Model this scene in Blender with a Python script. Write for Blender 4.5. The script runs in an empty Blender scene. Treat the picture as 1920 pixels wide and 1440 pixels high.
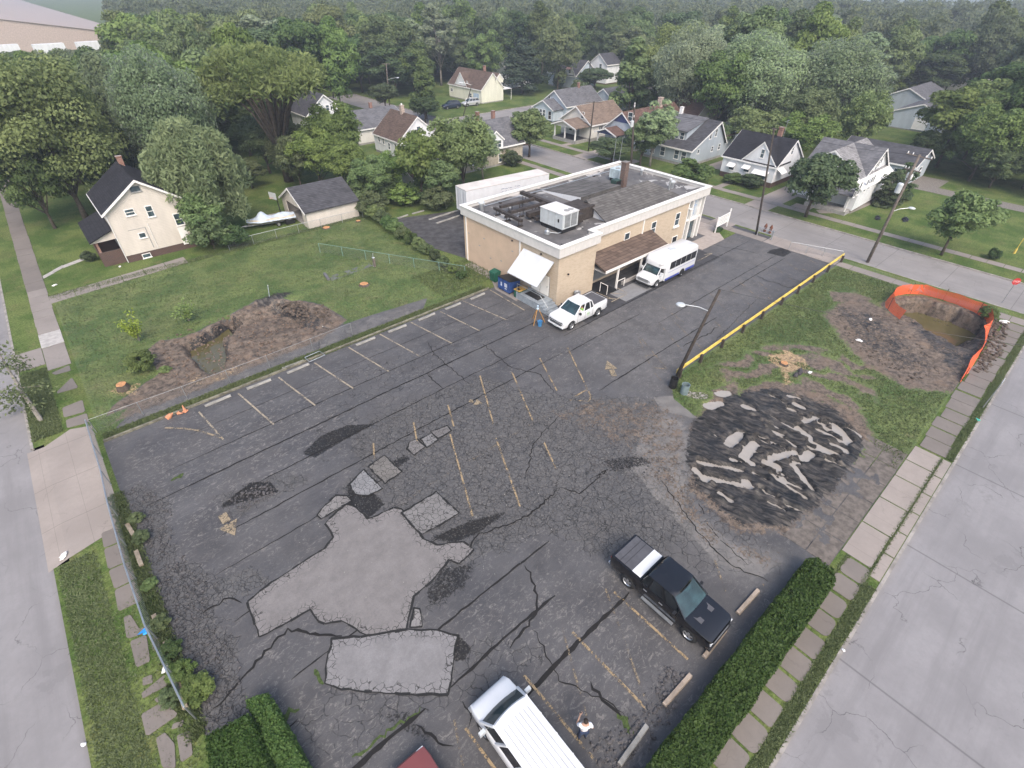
import bpy, math, random
import numpy as np
from mathutils import Vector, Matrix
rad = math.radians
random.seed(7)
# ------------------------------------------------------------------ camera, world, sun, exposure
CAMH = 24.0; FPX = 946.0
sc = bpy.context.scene
def cam_rows():
    y, p, r = rad(41.78), rad(38.49), rad(.61)
    fwd = Vector((math.sin(y)*math.cos(p), math.cos(y)*math.cos(p), -math.sin(p)))
    right = Vector((math.cos(y), -math.sin(y), 0)); up = right.cross(fwd)
    return right*math.cos(r)+up*math.sin(r), up*math.cos(r)-right*math.sin(r), fwd
CR, CU, CF = cam_rows()
cd = bpy.data.cameras.new('camera'); cam = bpy.data.objects.new('camera', cd); sc.collection.objects.link(cam)
m = Matrix((( CR.x, CU.x, -CF.x, 0), (CR.y, CU.y, -CF.y, 0), (CR.z, CU.z, -CF.z, CAMH), (0,0,0,1)))
cam.matrix_world = m
cd.sensor_width = 36; cd.lens = FPX*36/1920; cd.clip_end = 6000; cd.clip_start = .1
sc.camera = cam
SUN_EL, SUN_AZ = 50, 208          # azimuth clockwise from +Y
w = bpy.data.worlds.new('World'); sc.world = w; w.use_nodes = True
nt = w.node_tree; nt.nodes.clear()
sky = nt.nodes.new('ShaderNodeTexSky'); sky.sky_type = 'NISHITA'; sky.sun_disc = False
sky.sun_elevation = rad(SUN_EL); sky.sun_rotation = rad(SUN_AZ); sky.air_density = 1.2; sky.dust_density = 4.5; sky.ozone_density = 1
bg = nt.nodes.new('ShaderNodeBackground'); bg.inputs[1].default_value = .15
wo = nt.nodes.new('ShaderNodeOutputWorld')
nt.links.new(sky.outputs[0], bg.inputs[0]); nt.links.new(bg.outputs[0], wo.inputs[0])
sl = bpy.data.lights.new('sun', 'SUN'); sl.energy = 1.0; sl.angle = rad(30); sl.color = (1, .95, .88)
so = bpy.data.objects.new('sun', sl); sc.collection.objects.link(so)
so.rotation_euler = Vector((-math.sin(rad(SUN_AZ))*math.cos(rad(SUN_EL)), -math.cos(rad(SUN_AZ))*math.cos(rad(SUN_EL)), -math.sin(rad(SUN_EL)))).to_track_quat('-Z', 'Y').to_euler()
sc.view_settings.view_transform = 'Standard'; sc.view_settings.look = 'None'
sc.view_settings.exposure = .88; sc.view_settings.gamma = 1
sc.cycles.max_bounces = 6; sc.cycles.diffuse_bounces = 2; sc.cycles.glossy_bounces = 3; sc.cycles.transmission_bounces = 3
sc.cycles.transparent_max_bounces = 10; sc.cycles.volume_bounces = 0
# ------------------------------------------------------------------ measured points of the site
def ray(px, py): return CR*((px-960)/FPX) - CU*((py-720)/FPX) + CF
def G(px, py, z=0.):
    d = ray(px, py); t = (z-CAMH)/d.z; return Vector((d.x*t, d.y*t, z))
def onY(px, py, Y):
    d = ray(px, py); t = Y/d.y; return d.x*t, CAMH+d.z*t
def onX(px, py, X):
    d = ray(px, py); t = X/d.x; return d.y*t, CAMH+d.z*t
# ------------------------------------------------------------------ materials
def N(nt, t, **kw):
    n = nt.nodes.new(t)
    for k, v in kw.items(): setattr(n, k, v)
    return n
class Mat:
    def __init__(s, name, rough=.8, metal=0, spec=.4, coords='obj'):
        s.m = bpy.data.materials.new(name); s.m.use_nodes = True; s.t = s.m.node_tree; s.t.nodes.clear()
        s.out = N(s.t, 'ShaderNodeOutputMaterial'); s.b = N(s.t, 'ShaderNodeBsdfPrincipled')
        s.L(s.b.outputs[0], s.out.inputs[0])
        s.b.inputs['Roughness'].default_value = rough; s.b.inputs['Metallic'].default_value = metal
        s.b.inputs['Specular IOR Level'].default_value = spec
        s.co = N(s.t, 'ShaderNodeTexCoord').outputs['Object'] if coords == 'obj' else N(s.t, 'ShaderNodeNewGeometry').outputs['Position']
    def L(s, a, b): s.t.links.new(a, b)
    def put(s, sock, v):
        if v is None: return
        if isinstance(v, bpy.types.NodeSocket): s.L(v, sock)
        elif isinstance(v, (tuple, list)): sock.default_value = (*v, 1) if len(v) == 3 and len(sock.default_value) == 4 else v
        else: sock.default_value = v
    def scaled(s, sc_, co=None):
        n = N(s.t, 'ShaderNodeMapping'); s.L(co or s.co, n.inputs[0]); n.inputs['Scale'].default_value = sc_; return n.outputs[0]
    def noise(s, scale, detail=4, rough=.6, co=None, dist=0):
        n = N(s.t, 'ShaderNodeTexNoise'); s.L(co or s.co, n.inputs['Vector'])
        n.inputs['Scale'].default_value = scale; n.inputs['Detail'].default_value = detail; n.inputs['Roughness'].default_value = rough
        n.inputs['Distortion'].default_value = dist
        return n.outputs[0]
    def vor(s, scale, feature='DISTANCE_TO_EDGE', co=None, out='Distance'):
        n = N(s.t, 'ShaderNodeTexVoronoi', feature=feature); s.L(co or s.co, n.inputs['Vector']); n.inputs['Scale'].default_value = scale
        return n.outputs[out]
    def math(s, op, a, b=None, c=None):
        n = N(s.t, 'ShaderNodeMath', operation=op)
        s.put(n.inputs[0], a); s.put(n.inputs[1], b); s.put(n.inputs[2], c); return n.outputs[0]
    def ss(s, v, lo, hi, a=0., b=1.):
        n = N(s.t, 'ShaderNodeMapRange', interpolation_type='SMOOTHSTEP'); s.put(n.inputs[0], v)
        for i, q in enumerate((lo, hi, a, b)): n.inputs[i+1].default_value = q
        return n.outputs[0]
    def mix(s, f, a, b):
        n = N(s.t, 'ShaderNodeMix', data_type='RGBA'); s.put(n.inputs[0], f); s.put(n.inputs[6], a); s.put(n.inputs[7], b); return n.outputs[2]
    def attr(s, name): return N(s.t, 'ShaderNodeAttribute', attribute_name=name).outputs['Fac']
    def sep(s, co=None):
        n = N(s.t, 'ShaderNodeSeparateXYZ'); s.L(co or s.co, n.inputs[0]); return n.outputs
    def bump(s, h, strength=.4, dist=.02):
        n = N(s.t, 'ShaderNodeBump'); s.L(h, n.inputs['Height']); n.inputs['Strength'].default_value = strength; n.inputs['Distance'].default_value = dist
        s.L(n.outputs[0], s.b.inputs['Normal'])
    def col(s, v): s.put(s.b.inputs['Base Color'], v); return s
def sh(c, k): return tuple(min(1, x*k) for x in c)
def simple(name, c, rough=.7, var=.18, scale=2.5, metal=0, spec=.4, bump=0, bscale=30, coords='obj'):
    s = Mat(name, rough, metal, spec, coords)
    f = s.ss(s.noise(scale, 5), .3, .7); s.col(s.mix(f, sh(c, 1-var), sh(c, 1+var)))
    if bump: s.bump(s.noise(bscale, 3), bump, .02)
    return s.m
def shingle(name, c):
    s = Mat(name, .95, spec=.2)
    br = N(s.t, 'ShaderNodeTexBrick'); x, y, z = s.sep()
    cb = N(s.t, 'ShaderNodeCombineXYZ'); s.L(s.math('ADD', x, y), cb.inputs[0]); s.L(z, cb.inputs[1])
    s.L(cb.outputs[0], br.inputs[0]); br.inputs['Scale'].default_value = 1
    br.inputs['Brick Width'].default_value = .45; br.inputs['Row Height'].default_value = .13; br.inputs['Mortar Size'].default_value = .012
    br.inputs['Color1'].default_value = (*sh(c, .7), 1); br.inputs['Color2'].default_value = (*sh(c, 1.35), 1); br.inputs['Mortar'].default_value = (*sh(c, .45), 1)
    f = s.ss(s.noise(.8, 5), .3, .72); s.col(s.mix(f, br.outputs[0], s.mix(.35, br.outputs[0], sh(c, 1.7))))
    s.bump(s.noise(25, 3), .5); return s.m
def siding(name, c, sp=.14):
    s = Mat(name, .6, spec=.35)
    z = s.sep()[2]; fr = s.math('FRACT', s.math('DIVIDE', z, sp))
    ln = s.ss(fr, 0, .14, .72, 1.0)
    st = s.ss(s.noise(1.2, 5, co=s.scaled((1, 1, .25))), .25, .75, .9, 1.06)
    mm = N(s.t, 'ShaderNodeMix', data_type='RGBA', blend_type='MULTIPLY'); mm.inputs[0].default_value = 1; mm.inputs[6].default_value = (*c, 1)
    s.L(s.math('MULTIPLY', ln, st), mm.inputs[7]); s.col(mm.outputs[2])
    s.bump(fr, .6, .02); return s.m
def brick(name, c1, c2, mort, painted=False):
    s = Mat(name, .85, spec=.3); br = N(s.t, 'ShaderNodeTexBrick'); x, y, z = s.sep()
    cb = N(s.t, 'ShaderNodeCombineXYZ'); s.L(s.math('ADD', x, y), cb.inputs[0]); s.L(z, cb.inputs[1])
    s.L(cb.outputs[0], br.inputs[0]); br.inputs['Scale'].default_value = 1
    br.inputs['Brick Width'].default_value = .3; br.inputs['Row Height'].default_value = .1; br.inputs['Mortar Size'].default_value = .011; br.inputs['Bias'].default_value = -.35
    br.inputs['Color1'].default_value = (*c1, 1); br.inputs['Color2'].default_value = (*c2, 1); br.inputs['Mortar'].default_value = (*mort, 1)
    f = s.ss(s.noise(.7, 6), .35, .75, 0, .35); s.col(s.mix(f, br.outputs[0], sh(c1, .75)))
    s.bump(br.outputs['Fac'], -.25, .01); return s.m
def paint(name, c, rough=.25, metal=0, dirt=0.):
    s = Mat(name, rough, metal, .5); s.b.inputs['Coat Weight'].default_value = .5; s.b.inputs['Coat Roughness'].default_value = .08
    f = s.ss(s.noise(2.2, 6, .7), .45, .75, 0, .25+dirt); s.col(s.mix(f, c, sh(c, .82) if not dirt else (.18, .17, .16))); return s.m
def glass(name='window_glass', c=(.03, .045, .055), alpha=1.):
    s = Mat(name, .06, 0, .9); f = s.ss(s.noise(1.3, 3), .35, .7); s.col(s.mix(f, c, sh(c, 2.6)))
    if alpha < 1: s.b.inputs['Alpha'].default_value = alpha
    return s.m
def wornpaint(name, c, wear):
    s = Mat(name, .8, coords='pos'); s.col(s.mix(s.noise(9, 3), sh(c, .75), sh(c, 1.1)))
    n = s.math('ADD', s.math('MULTIPLY', s.noise(11, 6, .75), .6), s.math('MULTIPLY', s.noise(1.1, 3), .4))
    s.L(s.ss(n, wear-.035, wear+.035), s.b.inputs['Alpha']); return s.m
def leaf(name, dark, light, under=None, trans=.35):
    s = Mat(name, .6, 0, .25)
    t = s.attr('tint'); oi = N(s.t, 'ShaderNodeObjectInfo').outputs['Random']
    c = s.mix(t, dark, light); 
    hs = N(s.t, 'ShaderNodeHueSaturation'); s.L(c, hs.inputs['Color'])
    s.L(s.ss(oi, 0, 1, .482, .512), hs.inputs['Hue']); s.L(s.ss(s.math('FRACT', s.math('MULTIPLY', oi, 7.3)), 0, 1, .78, 1.25), hs.inputs['Value'])
    s.L(s.ss(s.math('FRACT', s.math('MULTIPLY', oi, 3.7)), 0, 1, .8, 1.1), hs.inputs['Saturation'])
    cc = hs.outputs[0]
    if under: cc = s.mix(s.math('MULTIPLY', N(s.t, 'ShaderNodeNewGeometry').outputs['Backfacing'], .7), cc, under)
    s.col(cc); tr = N(s.t, 'ShaderNodeBsdfTranslucent'); s.L(cc, tr.inputs[0])
    mx = N(s.t, 'ShaderNodeMixShader'); mx.inputs[0].default_value = trans
    s.L(s.b.outputs[0], mx.inputs[1]); s.L(tr.outputs[0], mx.inputs[2]); s.L(mx.outputs[0], s.out.inputs[0]); return s.m
# grass colour shared by lawns and site
def grass_col(s):
    a = s.mix(s.ss(s.noise(.22, 6, .75), .40, .60), (.058, .098, .025), (.118, .152, .048))
    a = s.mix(s.ss(s.noise(.5, 7, .8), .52, .68, 0, .6), a, (.15, .132, .065)); a = s.mix(s.ss(s.noise(.16, 3), .5, .7, 0, .45), a, (.125, .13, .05))
    fine = s.ss(s.noise(7, 4, .8), .3, .72, .5, 1.5)
    mm = N(s.t, 'ShaderNodeMix', data_type='RGBA', blend_type='MULTIPLY'); mm.inputs[0].default_value = 1; s.L(a, mm.inputs[6]); s.L(fine, mm.inputs[7])
    return mm.outputs[2]
def m_lawn():
    s = Mat('lawn_grass', .95, spec=.1, coords='pos'); s.col(grass_col(s)); s.bump(s.math('MULTIPLY', s.noise(6, 6, .75), .5), .8, .05); return s.m
def m_site():
    """asphalt, broken asphalt, concrete, mud and grass, laid out by painted attributes"""
    s = Mat('site_ground', .8, spec=.4, coords='pos')
    A = {k: s.attr(k) for k in ('crack', 'mud', 'black', 'conc', 'grass', 'hole', 'scuff', 'wood')}
    n1 = s.noise(1.1, 7, .7); n2 = s.noise(6, 6, .75)
    # sealed asphalt with pale wear flecks, stretched along the paving lanes
    base = s.mix(s.ss(s.noise(.35, 5), .3, .7), (.052, .051, .055), (.083, .081, .084))
    base = s.mix(s.ss(s.noise(.12, 4), .35, .65), base, s.mix(.5, base, (.085, .082, .084)))
    base = s.mix(s.ss(s.noise(.5, 6, .7, co=s.scaled((.35, 1.2, 1))), .46, .72, 0, .7), base, (.105, .101, .104)); base = s.mix(s.ss(s.noise(.33, 5, .7), .55, .7, 0, .45), base, (.033, .032, .034))
    wear = s.noise(3.2, 8, .8, co=s.scaled((.8, 1.4, 1)), dist=1.2)
    wm = s.math('MULTIPLY', s.ss(wear, .51, .62), s.ss(s.math('ADD', s.noise(.45, 4), s.math('MULTIPLY', A['scuff'], .25)), .36, .68, .12, 1.))
    fl = s.ss(s.noise(9, 5, .8, co=s.scaled((.55, 1.5, 1)), dist=2), .62, .68, 0, .55)
    wm = s.math('MAXIMUM', wm, fl)
    base = s.mix(wm, base, (.165, .155, .148))
    base = s.mix(s.math('MINIMUM', s.math('MULTIPLY', A['conc'], 1.5), .8), base, s.mix(s.ss(s.noise(.8, 6, .75), .35, .65), (.085, .081, .08), (.16, .152, .148)))
    grain = s.ss(s.noise(40, 2, .9), .2, .8, .72, 1.3)
    mm = N(s.t, 'ShaderNodeMix', data_type='RGBA', blend_type='MULTIPLY'); mm.inputs[0].default_value = 1; s.L(base, mm.inputs[6]); s.L(grain, mm.inputs[7]); base = mm.outputs[2]
    # alligator cracks
    cw = N(s.t, 'ShaderNodeVectorMath', operation='ADD'); nz = N(s.t, 'ShaderNodeTexNoise'); nz.inputs['Scale'].default_value = 2.5; s.L(s.co, nz.inputs['Vector'])
    sc2 = N(s.t, 'ShaderNodeVectorMath', operation='SCALE'); s.L(nz.outputs['Color'], sc2.inputs[0]); sc2.inputs['Scale'].default_value = .35
    s.L(s.co, cw.inputs[0]); s.L(sc2.outputs[0], cw.inputs[1]); wco = cw.outputs[0]
    v1 = s.vor(4.6, co=wco); v2 = s.vor(1.5, co=wco); vc = s.vor(3.6, 'F1', co=wco, out='Color')
    ck = s.math('ADD', A['crack'], s.math('MULTIPLY', s.math('SUBTRACT', n1, .5), 1.1))
    area = s.ss(ck, .42, .66)
    base = s.mix(s.math('MULTIPLY', area, .55), base, s.mix(s.sep(vc)[0], (.082, .08, .08), (.125, .118, .112)))
    l1 = s.math('MULTIPLY', s.math('MULTIPLY', s.ss(v1, .0, .075, 1, 0), area), s.ss(s.noise(1.7, 5, .8), .32, .6, .12, .95))
    l2 = s.math('MULTIPLY', s.ss(v2, .0, .03, 1, 0), s.ss(ck, .30, .45))
    ln = s.math('MAXIMUM', l1, s.math('MULTIPLY', l2, .8))
    # concrete-like bare slabs
    cf = s.ss(s.math('ADD', A['conc'], s.math('MULTIPLY', s.math('SUBTRACT', n1, .5), .7)), .46, .54)
    conc = s.mix(s.ss(s.noise(.9, 6), .3, .7), (.13, .123, .118), (.185, .174, .164))
    base = s.mix(cf, base, conc)
    base = s.mix(s.math('MULTIPLY', ln, s.math('SUBTRACT', 1, s.math('MULTIPLY', cf, .55))), base, (.014, .013, .013))
    # pot holes
    hf = s.ss(s.math('ADD', A['hole'], s.math('MULTIPLY', s.math('SUBTRACT', n2, .5), 1.1)), .42, .56)
    base = s.mix(hf, base, s.mix(s.ss(s.vor(9, 'F1', co=wco), .1, .5), (.065, .06, .056), (.012, .011, .011)))
    # brown mud film, black mud
    mixn = s.math('ADD', s.math('MULTIPLY', n1, .4), s.math('MULTIPLY', n2, .6))
    mf = s.ss(s.math('ADD', A['mud'], s.math('MULTIPLY', s.math('SUBTRACT', mixn, .5), 2.3)), .44, .58)
    mudc = s.mix(s.ss(s.noise(2.6, 8, .85), .36, .64), (.035, .027, .022), (.20, .155, .12)); mudc = s.mix(s.ss(s.noise(.7, 3), .5, .7, 0, .6), mudc, (.17, .12, .085))
    gf = s.ss(s.math('ADD', A['grass'], s.math('MULTIPLY', s.math('SUBTRACT', s.math('ADD', s.math('MULTIPLY', n1, .5), s.math('MULTIPLY', n2, .5)), .5), 1.3)), .42, .55)
    base = s.mix(gf, base, grass_col(s))
    base = s.mix(mf, base, mudc)
    bf = s.ss(s.math('ADD', A['black'], s.math('MULTIPLY', s.math('SUBTRACT', mixn, .5), 2.2)), .45, .56)
    mp = N(s.t, 'ShaderNodeMapping'); s.L(s.co, mp.inputs[0]); mp.inputs['Rotation'].default_value = (0, 0, rad(-76)); mp.vector_type = 'TEXTURE'; mp.inputs['Scale'].default_value = (1.8, .31, 1); stn = s.noise(1.5, 7, .8, co=mp.outputs[0], dist=.8)
    base = s.mix(bf, base, s.mix(s.ss(stn, .42, .68), (.007, .007, .0075), (.105, .092, .082)))
    wf = s.ss(s.math('ADD', A['wood'], s.math('MULTIPLY', s.math('SUBTRACT', mixn, .5), 3.2)), .5, .66)
    base = s.mix(wf, base, s.mix(s.ss(s.noise(4, 6, .8), .35, .65), (.16, .10, .055), (.46, .34, .20)))
    s.col(base)
    r = s.math('SUBTRACT', s.ss(s.noise(.3, 5), .35, .65, .58, .84), s.math('MULTIPLY', bf, .12)); s.L(r, s.b.inputs['Roughness'])
    h = s.math('SUBTRACT', s.math('MULTIPLY', n2, .5), s.math('MULTIPLY', ln, .6)); s.bump(h, .8, .05)
    return s.m
def m_road(name, c, crk=.5, joints=None, st=None):
    s = Mat(name, .85, spec=.3, coords='pos')
    a = s.mix(s.ss(s.noise(.25, 6), .3, .7), sh(c, .85), sh(c, 1.08))
    if st: a = s.mix(s.ss(s.noise(.55, 5, .7, co=s.scaled(st)), .44, .7, 0, .65), a, sh(c, .72)); a = s.mix(s.ss(s.noise(.18, 6, .75), .60, .64, 0, .5), a, sh(c, .70)); a = s.mix(s.ss(s.noise(5, 5, .8), .66, .72, 0, .5), a, sh(c, .55))
    a = s.mix(0, a, a); a = s.mix(s.ss(s.noise(3, 6, .8), .35, .75, 0, .5), a, sh(c, .8))
    nz = N(s.t, 'ShaderNodeTexNoise'); nz.inputs['Scale'].default_value = .8; nz.inputs['Detail'].default_value = 5; s.L(s.co, nz.inputs['Vector'])
    sc2 = N(s.t, 'ShaderNodeVectorMath', operation='SCALE'); s.L(nz.outputs['Color'], sc2.inputs[0]); sc2.inputs['Scale'].default_value = 1.6
    cw = N(s.t, 'ShaderNodeVectorMath', operation='ADD'); s.L(s.co, cw.inputs[0]); s.L(sc2.outputs[0], cw.inputs[1])
    v = s.vor(.28, co=cw.outputs[0]); ln = s.math('MULTIPLY', s.ss(v, 0, .007, 1, 0), s.ss(s.noise(.35, 2), .45, .6, 0, crk))
    if joints:
        x, y, z = s.sep()
        for ax, sp in joints:
            fr = s.math('ABSOLUTE', s.math('SUBTRACT', s.math('FRACT', s.math('DIVIDE', (x, y)[ax], sp)), .5))
            ln = s.math('MAXIMUM', ln, s.ss(fr, .4955-.004, .4995, 0, .55))
    a = s.mix(ln, a, sh(c, .28)); s.col(a); s.bump(s.noise(30, 3), .2); return s.m
def m_water(name, c, rough=.06):
    s = Mat(name, rough, 0, .9, 'pos'); s.col(s.mix(s.noise(1.2, 4), sh(c, .8), sh(c, 1.2))); return s.m
def m_link(name, c, dens):
    s = Mat(name, .5, .6, .5); x, y, z = s.sep(); q = s.math('ADD', x, y)
    a = s.math('ABSOLUTE', s.math('SUBTRACT', s.math('FRACT', s.math('MULTIPLY', s.math('ADD', q, z), 9)), .5))
    b = s.math('ABSOLUTE', s.math('SUBTRACT', s.math('FRACT', s.math('MULTIPLY', s.math('SUBTRACT', q, z), 9)), .5))
    s.L(s.ss(s.math('MINIMUM', a, b), dens*.8, dens, 1, 0), s.b.inputs['Alpha']); s.col(c); return s.m
MT = dict(
 lawn=m_lawn(), site=m_site(),
 road=m_road('road_concrete', (.245, .234, .237), .75, None, (1.4, .10, 1)), roadx=m_road('road_concrete_lanes', (.245, .236, .242), .85, [(0, 9.1)], (.10, 1.4, 1)), road2=m_road('street_concrete', (.25, .235, .23), .5, [(1, 6.)], (1.2, .12, 1)),
 walk=m_road('sidewalk_concrete', (.25, .222, .205), .2), walk2=m_road('old_sidewalk_slab', (.185, .163, .148), .3), apron=m_road('apron_concrete', (.30, .262, .238), .3, [(0, 1.55), (1, 3.7)]),
 newwalk=simple('pale_new_concrete', (.38, .36, .345), .8), kerb=simple('kerb_stone', (.27, .25, .23), .85, .3, 1.5, bump=.4),
 patch=None, white=siding('white_siding', (.78, .79, .82)), cream=siding('cream_siding', (.66, .605, .55), .16), blue=siding('pale_blue_siding', (.47, .53, .60)),
 grey=siding('grey_blue_siding', (.40, .45, .50)), whitey=siding('warm_white_siding', (.72, .70, .66)), yellow=siding('pale_yellow_siding', (.74, .73, .62)),
 trim=simple('white_trim', (.78, .77, .76), .5, .06), dtrim=simple('grey_trim', (.3, .3, .3), .6),
 rblack=shingle('black_shingles', (.022, .022, .027)), rbrown=shingle('brown_shingles', (.10, .072, .06)), rgrey=shingle('grey_shingles', (.115, .115, .125)),
 rtan=shingle('tan_shingles', (.165, .125, .10)), rred=shingle('red_brown_shingles', (.11, .068, .056)), rlt=shingle('pale_grey_shingles', (.2, .195, .2)), rdk=shingle('charcoal_shingles', (.06, .06, .068)),
 found=brick('foundation_brick', (.10, .055, .045), (.07, .04, .035), (.12, .11, .1)), chim=brick('chimney_brick', (.28, .13, .09), (.2, .09, .07), (.3, .27, .25)),
 chimw=simple('pale_chimney', (.42, .34, .29), .8, .35, 6), block=simple('concrete_block', (.3, .29, .28), .85),
 glass=glass(), dark=simple('dark_opening', (.012, .012, .014), .7), tan=None,
 wood=simple('weathered_pole_wood', (.05, .04, .034), .85, .3, 4, bump=.3), woodg=simple('grey_pole_wood', (.15, .125, .108), .85, .3, 4, bump=.3), bark=simple('bark', (.085, .068, .054), .95, .35, 3, bump=.8, bscale=12), barkp=simple('pale_bark', (.22, .2, .175), .95, .3, 3, bump=.6, bscale=12),
 metal=simple('galvanised_metal', (.42, .44, .46), .4, .12, 3, .7), steel=simple('grey_steel', (.3, .31, .32), .5, .1, 3, .5), black=simple('black_plastic', (.015, .015, .017), .5), rubber=simple('rubber', (.018, .018, .019), .85),
 lightgrey=simple('light_grey_metal', (.52, .55, .57), .45, .08, 2, .1), conc=simple('cast_concrete', (.33, .31, .3), .85, .2, 3, bump=.3), concw=simple('pale_concrete_stop', (.27, .262, .245), .85, .25, 2, bump=.4), conct=simple('tan_concrete_stop', (.36, .29, .23), .85, .25, 2, bump=.4),
)
# ------------------------------------------------------------------ mesh helpers
COL = sc.collection
class MB:
    def __init__(s): s.v = []; s.f = []
    def add(s, pts, faces):
        o = len(s.v); s.v += [tuple(p) for p in pts]; s.f += [tuple(i+o for i in f) for f in faces]; return s
    def poly(s, pts): return s.add(pts, [tuple(range(len(pts)))])
    def box(s, x0, x1, y0, y1, z0, z1):
        return s.add([(x0,y0,z0),(x1,y0,z0),(x1,y1,z0),(x0,y1,z0),(x0,y0,z1),(x1,y0,z1),(x1,y1,z1),(x0,y1,z1)],
                     [(3,2,1,0),(4,5,6,7),(0,1,5,4),(1,2,6,5),(2,3,7,6),(3,0,4,7)])
    def ext(s, prof, a, b, axis):
        """closed profile swept from a to b along axis; profile holds the two other coordinates in x,y,z order"""
        n = len(prof)
        def P(q, t): return (t, *q) if axis == 0 else ((q[0], t, q[1]) if axis == 1 else (*q, t))
        area = sum(prof[i][0]*prof[(i+1) % n][1]-prof[(i+1) % n][0]*prof[i][1] for i in range(n))
        if (area < 0) != (axis == 1): prof = prof[::-1]
        pts = [P(q, a) for q in prof]+[P(q, b) for q in prof]
        return s.add(pts, [tuple(range(n))[::-1], tuple(range(n, 2*n))]+[(i, (i+1) % n, n+(i+1) % n, n+i) for i in range(n)])
    def tube(s, path, r, n=8):
        path = [Vector(p) for p in path]; rs = r if isinstance(r, (list, tuple)) else [r]*len(path); o = len(s.v)
        for i, p in enumerate(path):
            t = (path[min(i+1, len(path)-1)]-path[max(i-1, 0)]).normalized()
            u = t.cross(Vector((0, 0, 1)) if abs(t.z) < .95 else Vector((1, 0, 0))).normalized(); v = t.cross(u)
            for k in range(n):
                a = 2*math.pi*k/n; s.v.append(tuple(p+(u*math.cos(a)+v*math.sin(a))*rs[i]))
        for i in range(len(path)-1):
            for k in range(n):
                a = o+i*n+k; b = o+i*n+(k+1) % n; s.f.append((a, a+n, b+n, b))
        s.f.append(tuple(o+k for k in range(n))); s.f.append(tuple(o+(len(path)-1)*n+k for k in range(n))[::-1]); return s
    def lathe(s, cx, cy, prof, n=16):
        o = len(s.v)
        for (r, z) in prof:
            for k in range(n): a = 2*math.pi*k/n; s.v.append((cx+r*math.cos(a), cy+r*math.sin(a), z))
        for i in range(len(prof)-1):
            for k in range(n):
                a = o+i*n+k; b = o+i*n+(k+1) % n; s.f.append((a, b, b+n, a+n))
        s.f.append(tuple(o+k for k in range(n))[::-1]); s.f.append(tuple(o+(len(prof)-1)*n+k for k in range(n))); return s
    def blob(s, c, r, seed=0, n=7, rough=.25):
        rg = random.Random(seed); o = len(s.v); m = n//2+1
        rr = [[1+rg.uniform(-rough, rough) for k in range(n)] for i in range(m+1)]
        for i in range(m+1):
            th = math.pi*i/m
            for k in range(n):
                a = 2*math.pi*k/n; q = rr[i][k] if 0 < i < m else rr[i][0]
                s.v.append((c[0]+r[0]*q*math.sin(th)*math.cos(a), c[1]+r[1]*q*math.sin(th)*math.sin(a), c[2]+r[2]*q*math.cos(th)))
        for i in range(m):
            for k in range(n): a = o+i*n+k; b = o+i*n+(k+1) % n; s.f.append((a, a+n, b+n, b))
        return s
    def rotz(s, ang, cx=0, cy=0):
        c, q = math.cos(ang), math.sin(ang); s.v = [(cx+(x-cx)*c-(y-cy)*q, cy+(x-cx)*q+(y-cy)*c, z) for x, y, z in s.v]; return s
    def shift(s, x, y, z=0): s.v = [(a+x, b+y, c+z) for a, b, c in s.v]; return s
    def build(s, name, mat, parent=None, smooth=False, loc=None, bevel=0):
        me = bpy.data.meshes.new(name); me.from_pydata(s.v, [], s.f); me.materials.append(MT[mat] if isinstance(mat, str) else mat)
        if smooth: me.shade_smooth()
        o = bpy.data.objects.new(name, me); COL.objects.link(o)
        if parent is not None: o.parent = parent
        if loc is not None: o.location = loc
        if bevel:
            b = o.modifiers.new('bevel', 'BEVEL'); b.width = bevel; b.segments = 2; b.limit_method = 'ANGLE'
        return o
def tag(o, label=None, cat=None, group=None, kind=None):
    if label: o['label'] = label
    if cat: o['category'] = cat
    if group: o['group'] = group
    if kind: o['kind'] = kind
    return o
def thing(name, label, cat, loc, rotz=0, group=None):
    o = bpy.data.objects.new(name, None); COL.objects.link(o); o.location = loc; o.rotation_euler = (0, 0, rotz); o.empty_display_size = .3
    return tag(o, label, cat, group)
def dup(root, loc, rotz=0, label=None, group=None, scale=None):
    def cp(o, par):
        c = o.copy(); COL.objects.link(c)
        if par: c.parent = par
        for ch in kids.get(o.name, []): cp(ch, c)
        return c
    kids = {}
    def rec(o):
        kids[o.name] = list(o.children)
        for ch in o.children: rec(ch)
    rec(root); r = cp(root, None); r.location = loc; r.rotation_euler = (0, 0, rotz)
    if scale: r.scale = scale
    if label: r['label'] = label
    if group: r['group'] = group
    return r
def struct(name, mb, mat, kind='structure', smooth=False): return tag(mb.build(name, mat, smooth=smooth), kind=kind)
def npmesh(name, V, F, mats, attrs=None, midx=None, smooth=False, loc=(0, 0, 0), parent=None):
    V = np.asarray(V, np.float32); F = np.asarray(F, np.int32); k = F.shape[1]
    me = bpy.data.meshes.new(name); me.vertices.add(len(V)); me.vertices.foreach_set('co', V.ravel())
    me.loops.add(F.size); me.loops.foreach_set('vertex_index', F.ravel()); me.polygons.add(len(F))
    me.polygons.foreach_set('loop_start', np.arange(len(F), dtype=np.int32)*k); me.polygons.foreach_set('loop_total', np.full(len(F), k, np.int32))
    for mt in (mats if isinstance(mats, (list, tuple)) else [mats]): me.materials.append(MT[mt] if isinstance(mt, str) else mt)
    if midx is not None: me.polygons.foreach_set('material_index', np.asarray(midx, np.int32))
    for a, (dom, arr) in (attrs or {}).items():
        at = me.attributes.new(a, 'FLOAT', dom); at.data.foreach_set('value', np.asarray(arr, np.float32))
    me.update(); me.validate()
    if smooth: me.shade_smooth()
    o = bpy.data.objects.new(name, me); COL.objects.link(o); o.location = loc
    if parent: o.parent = parent
    return o
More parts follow.
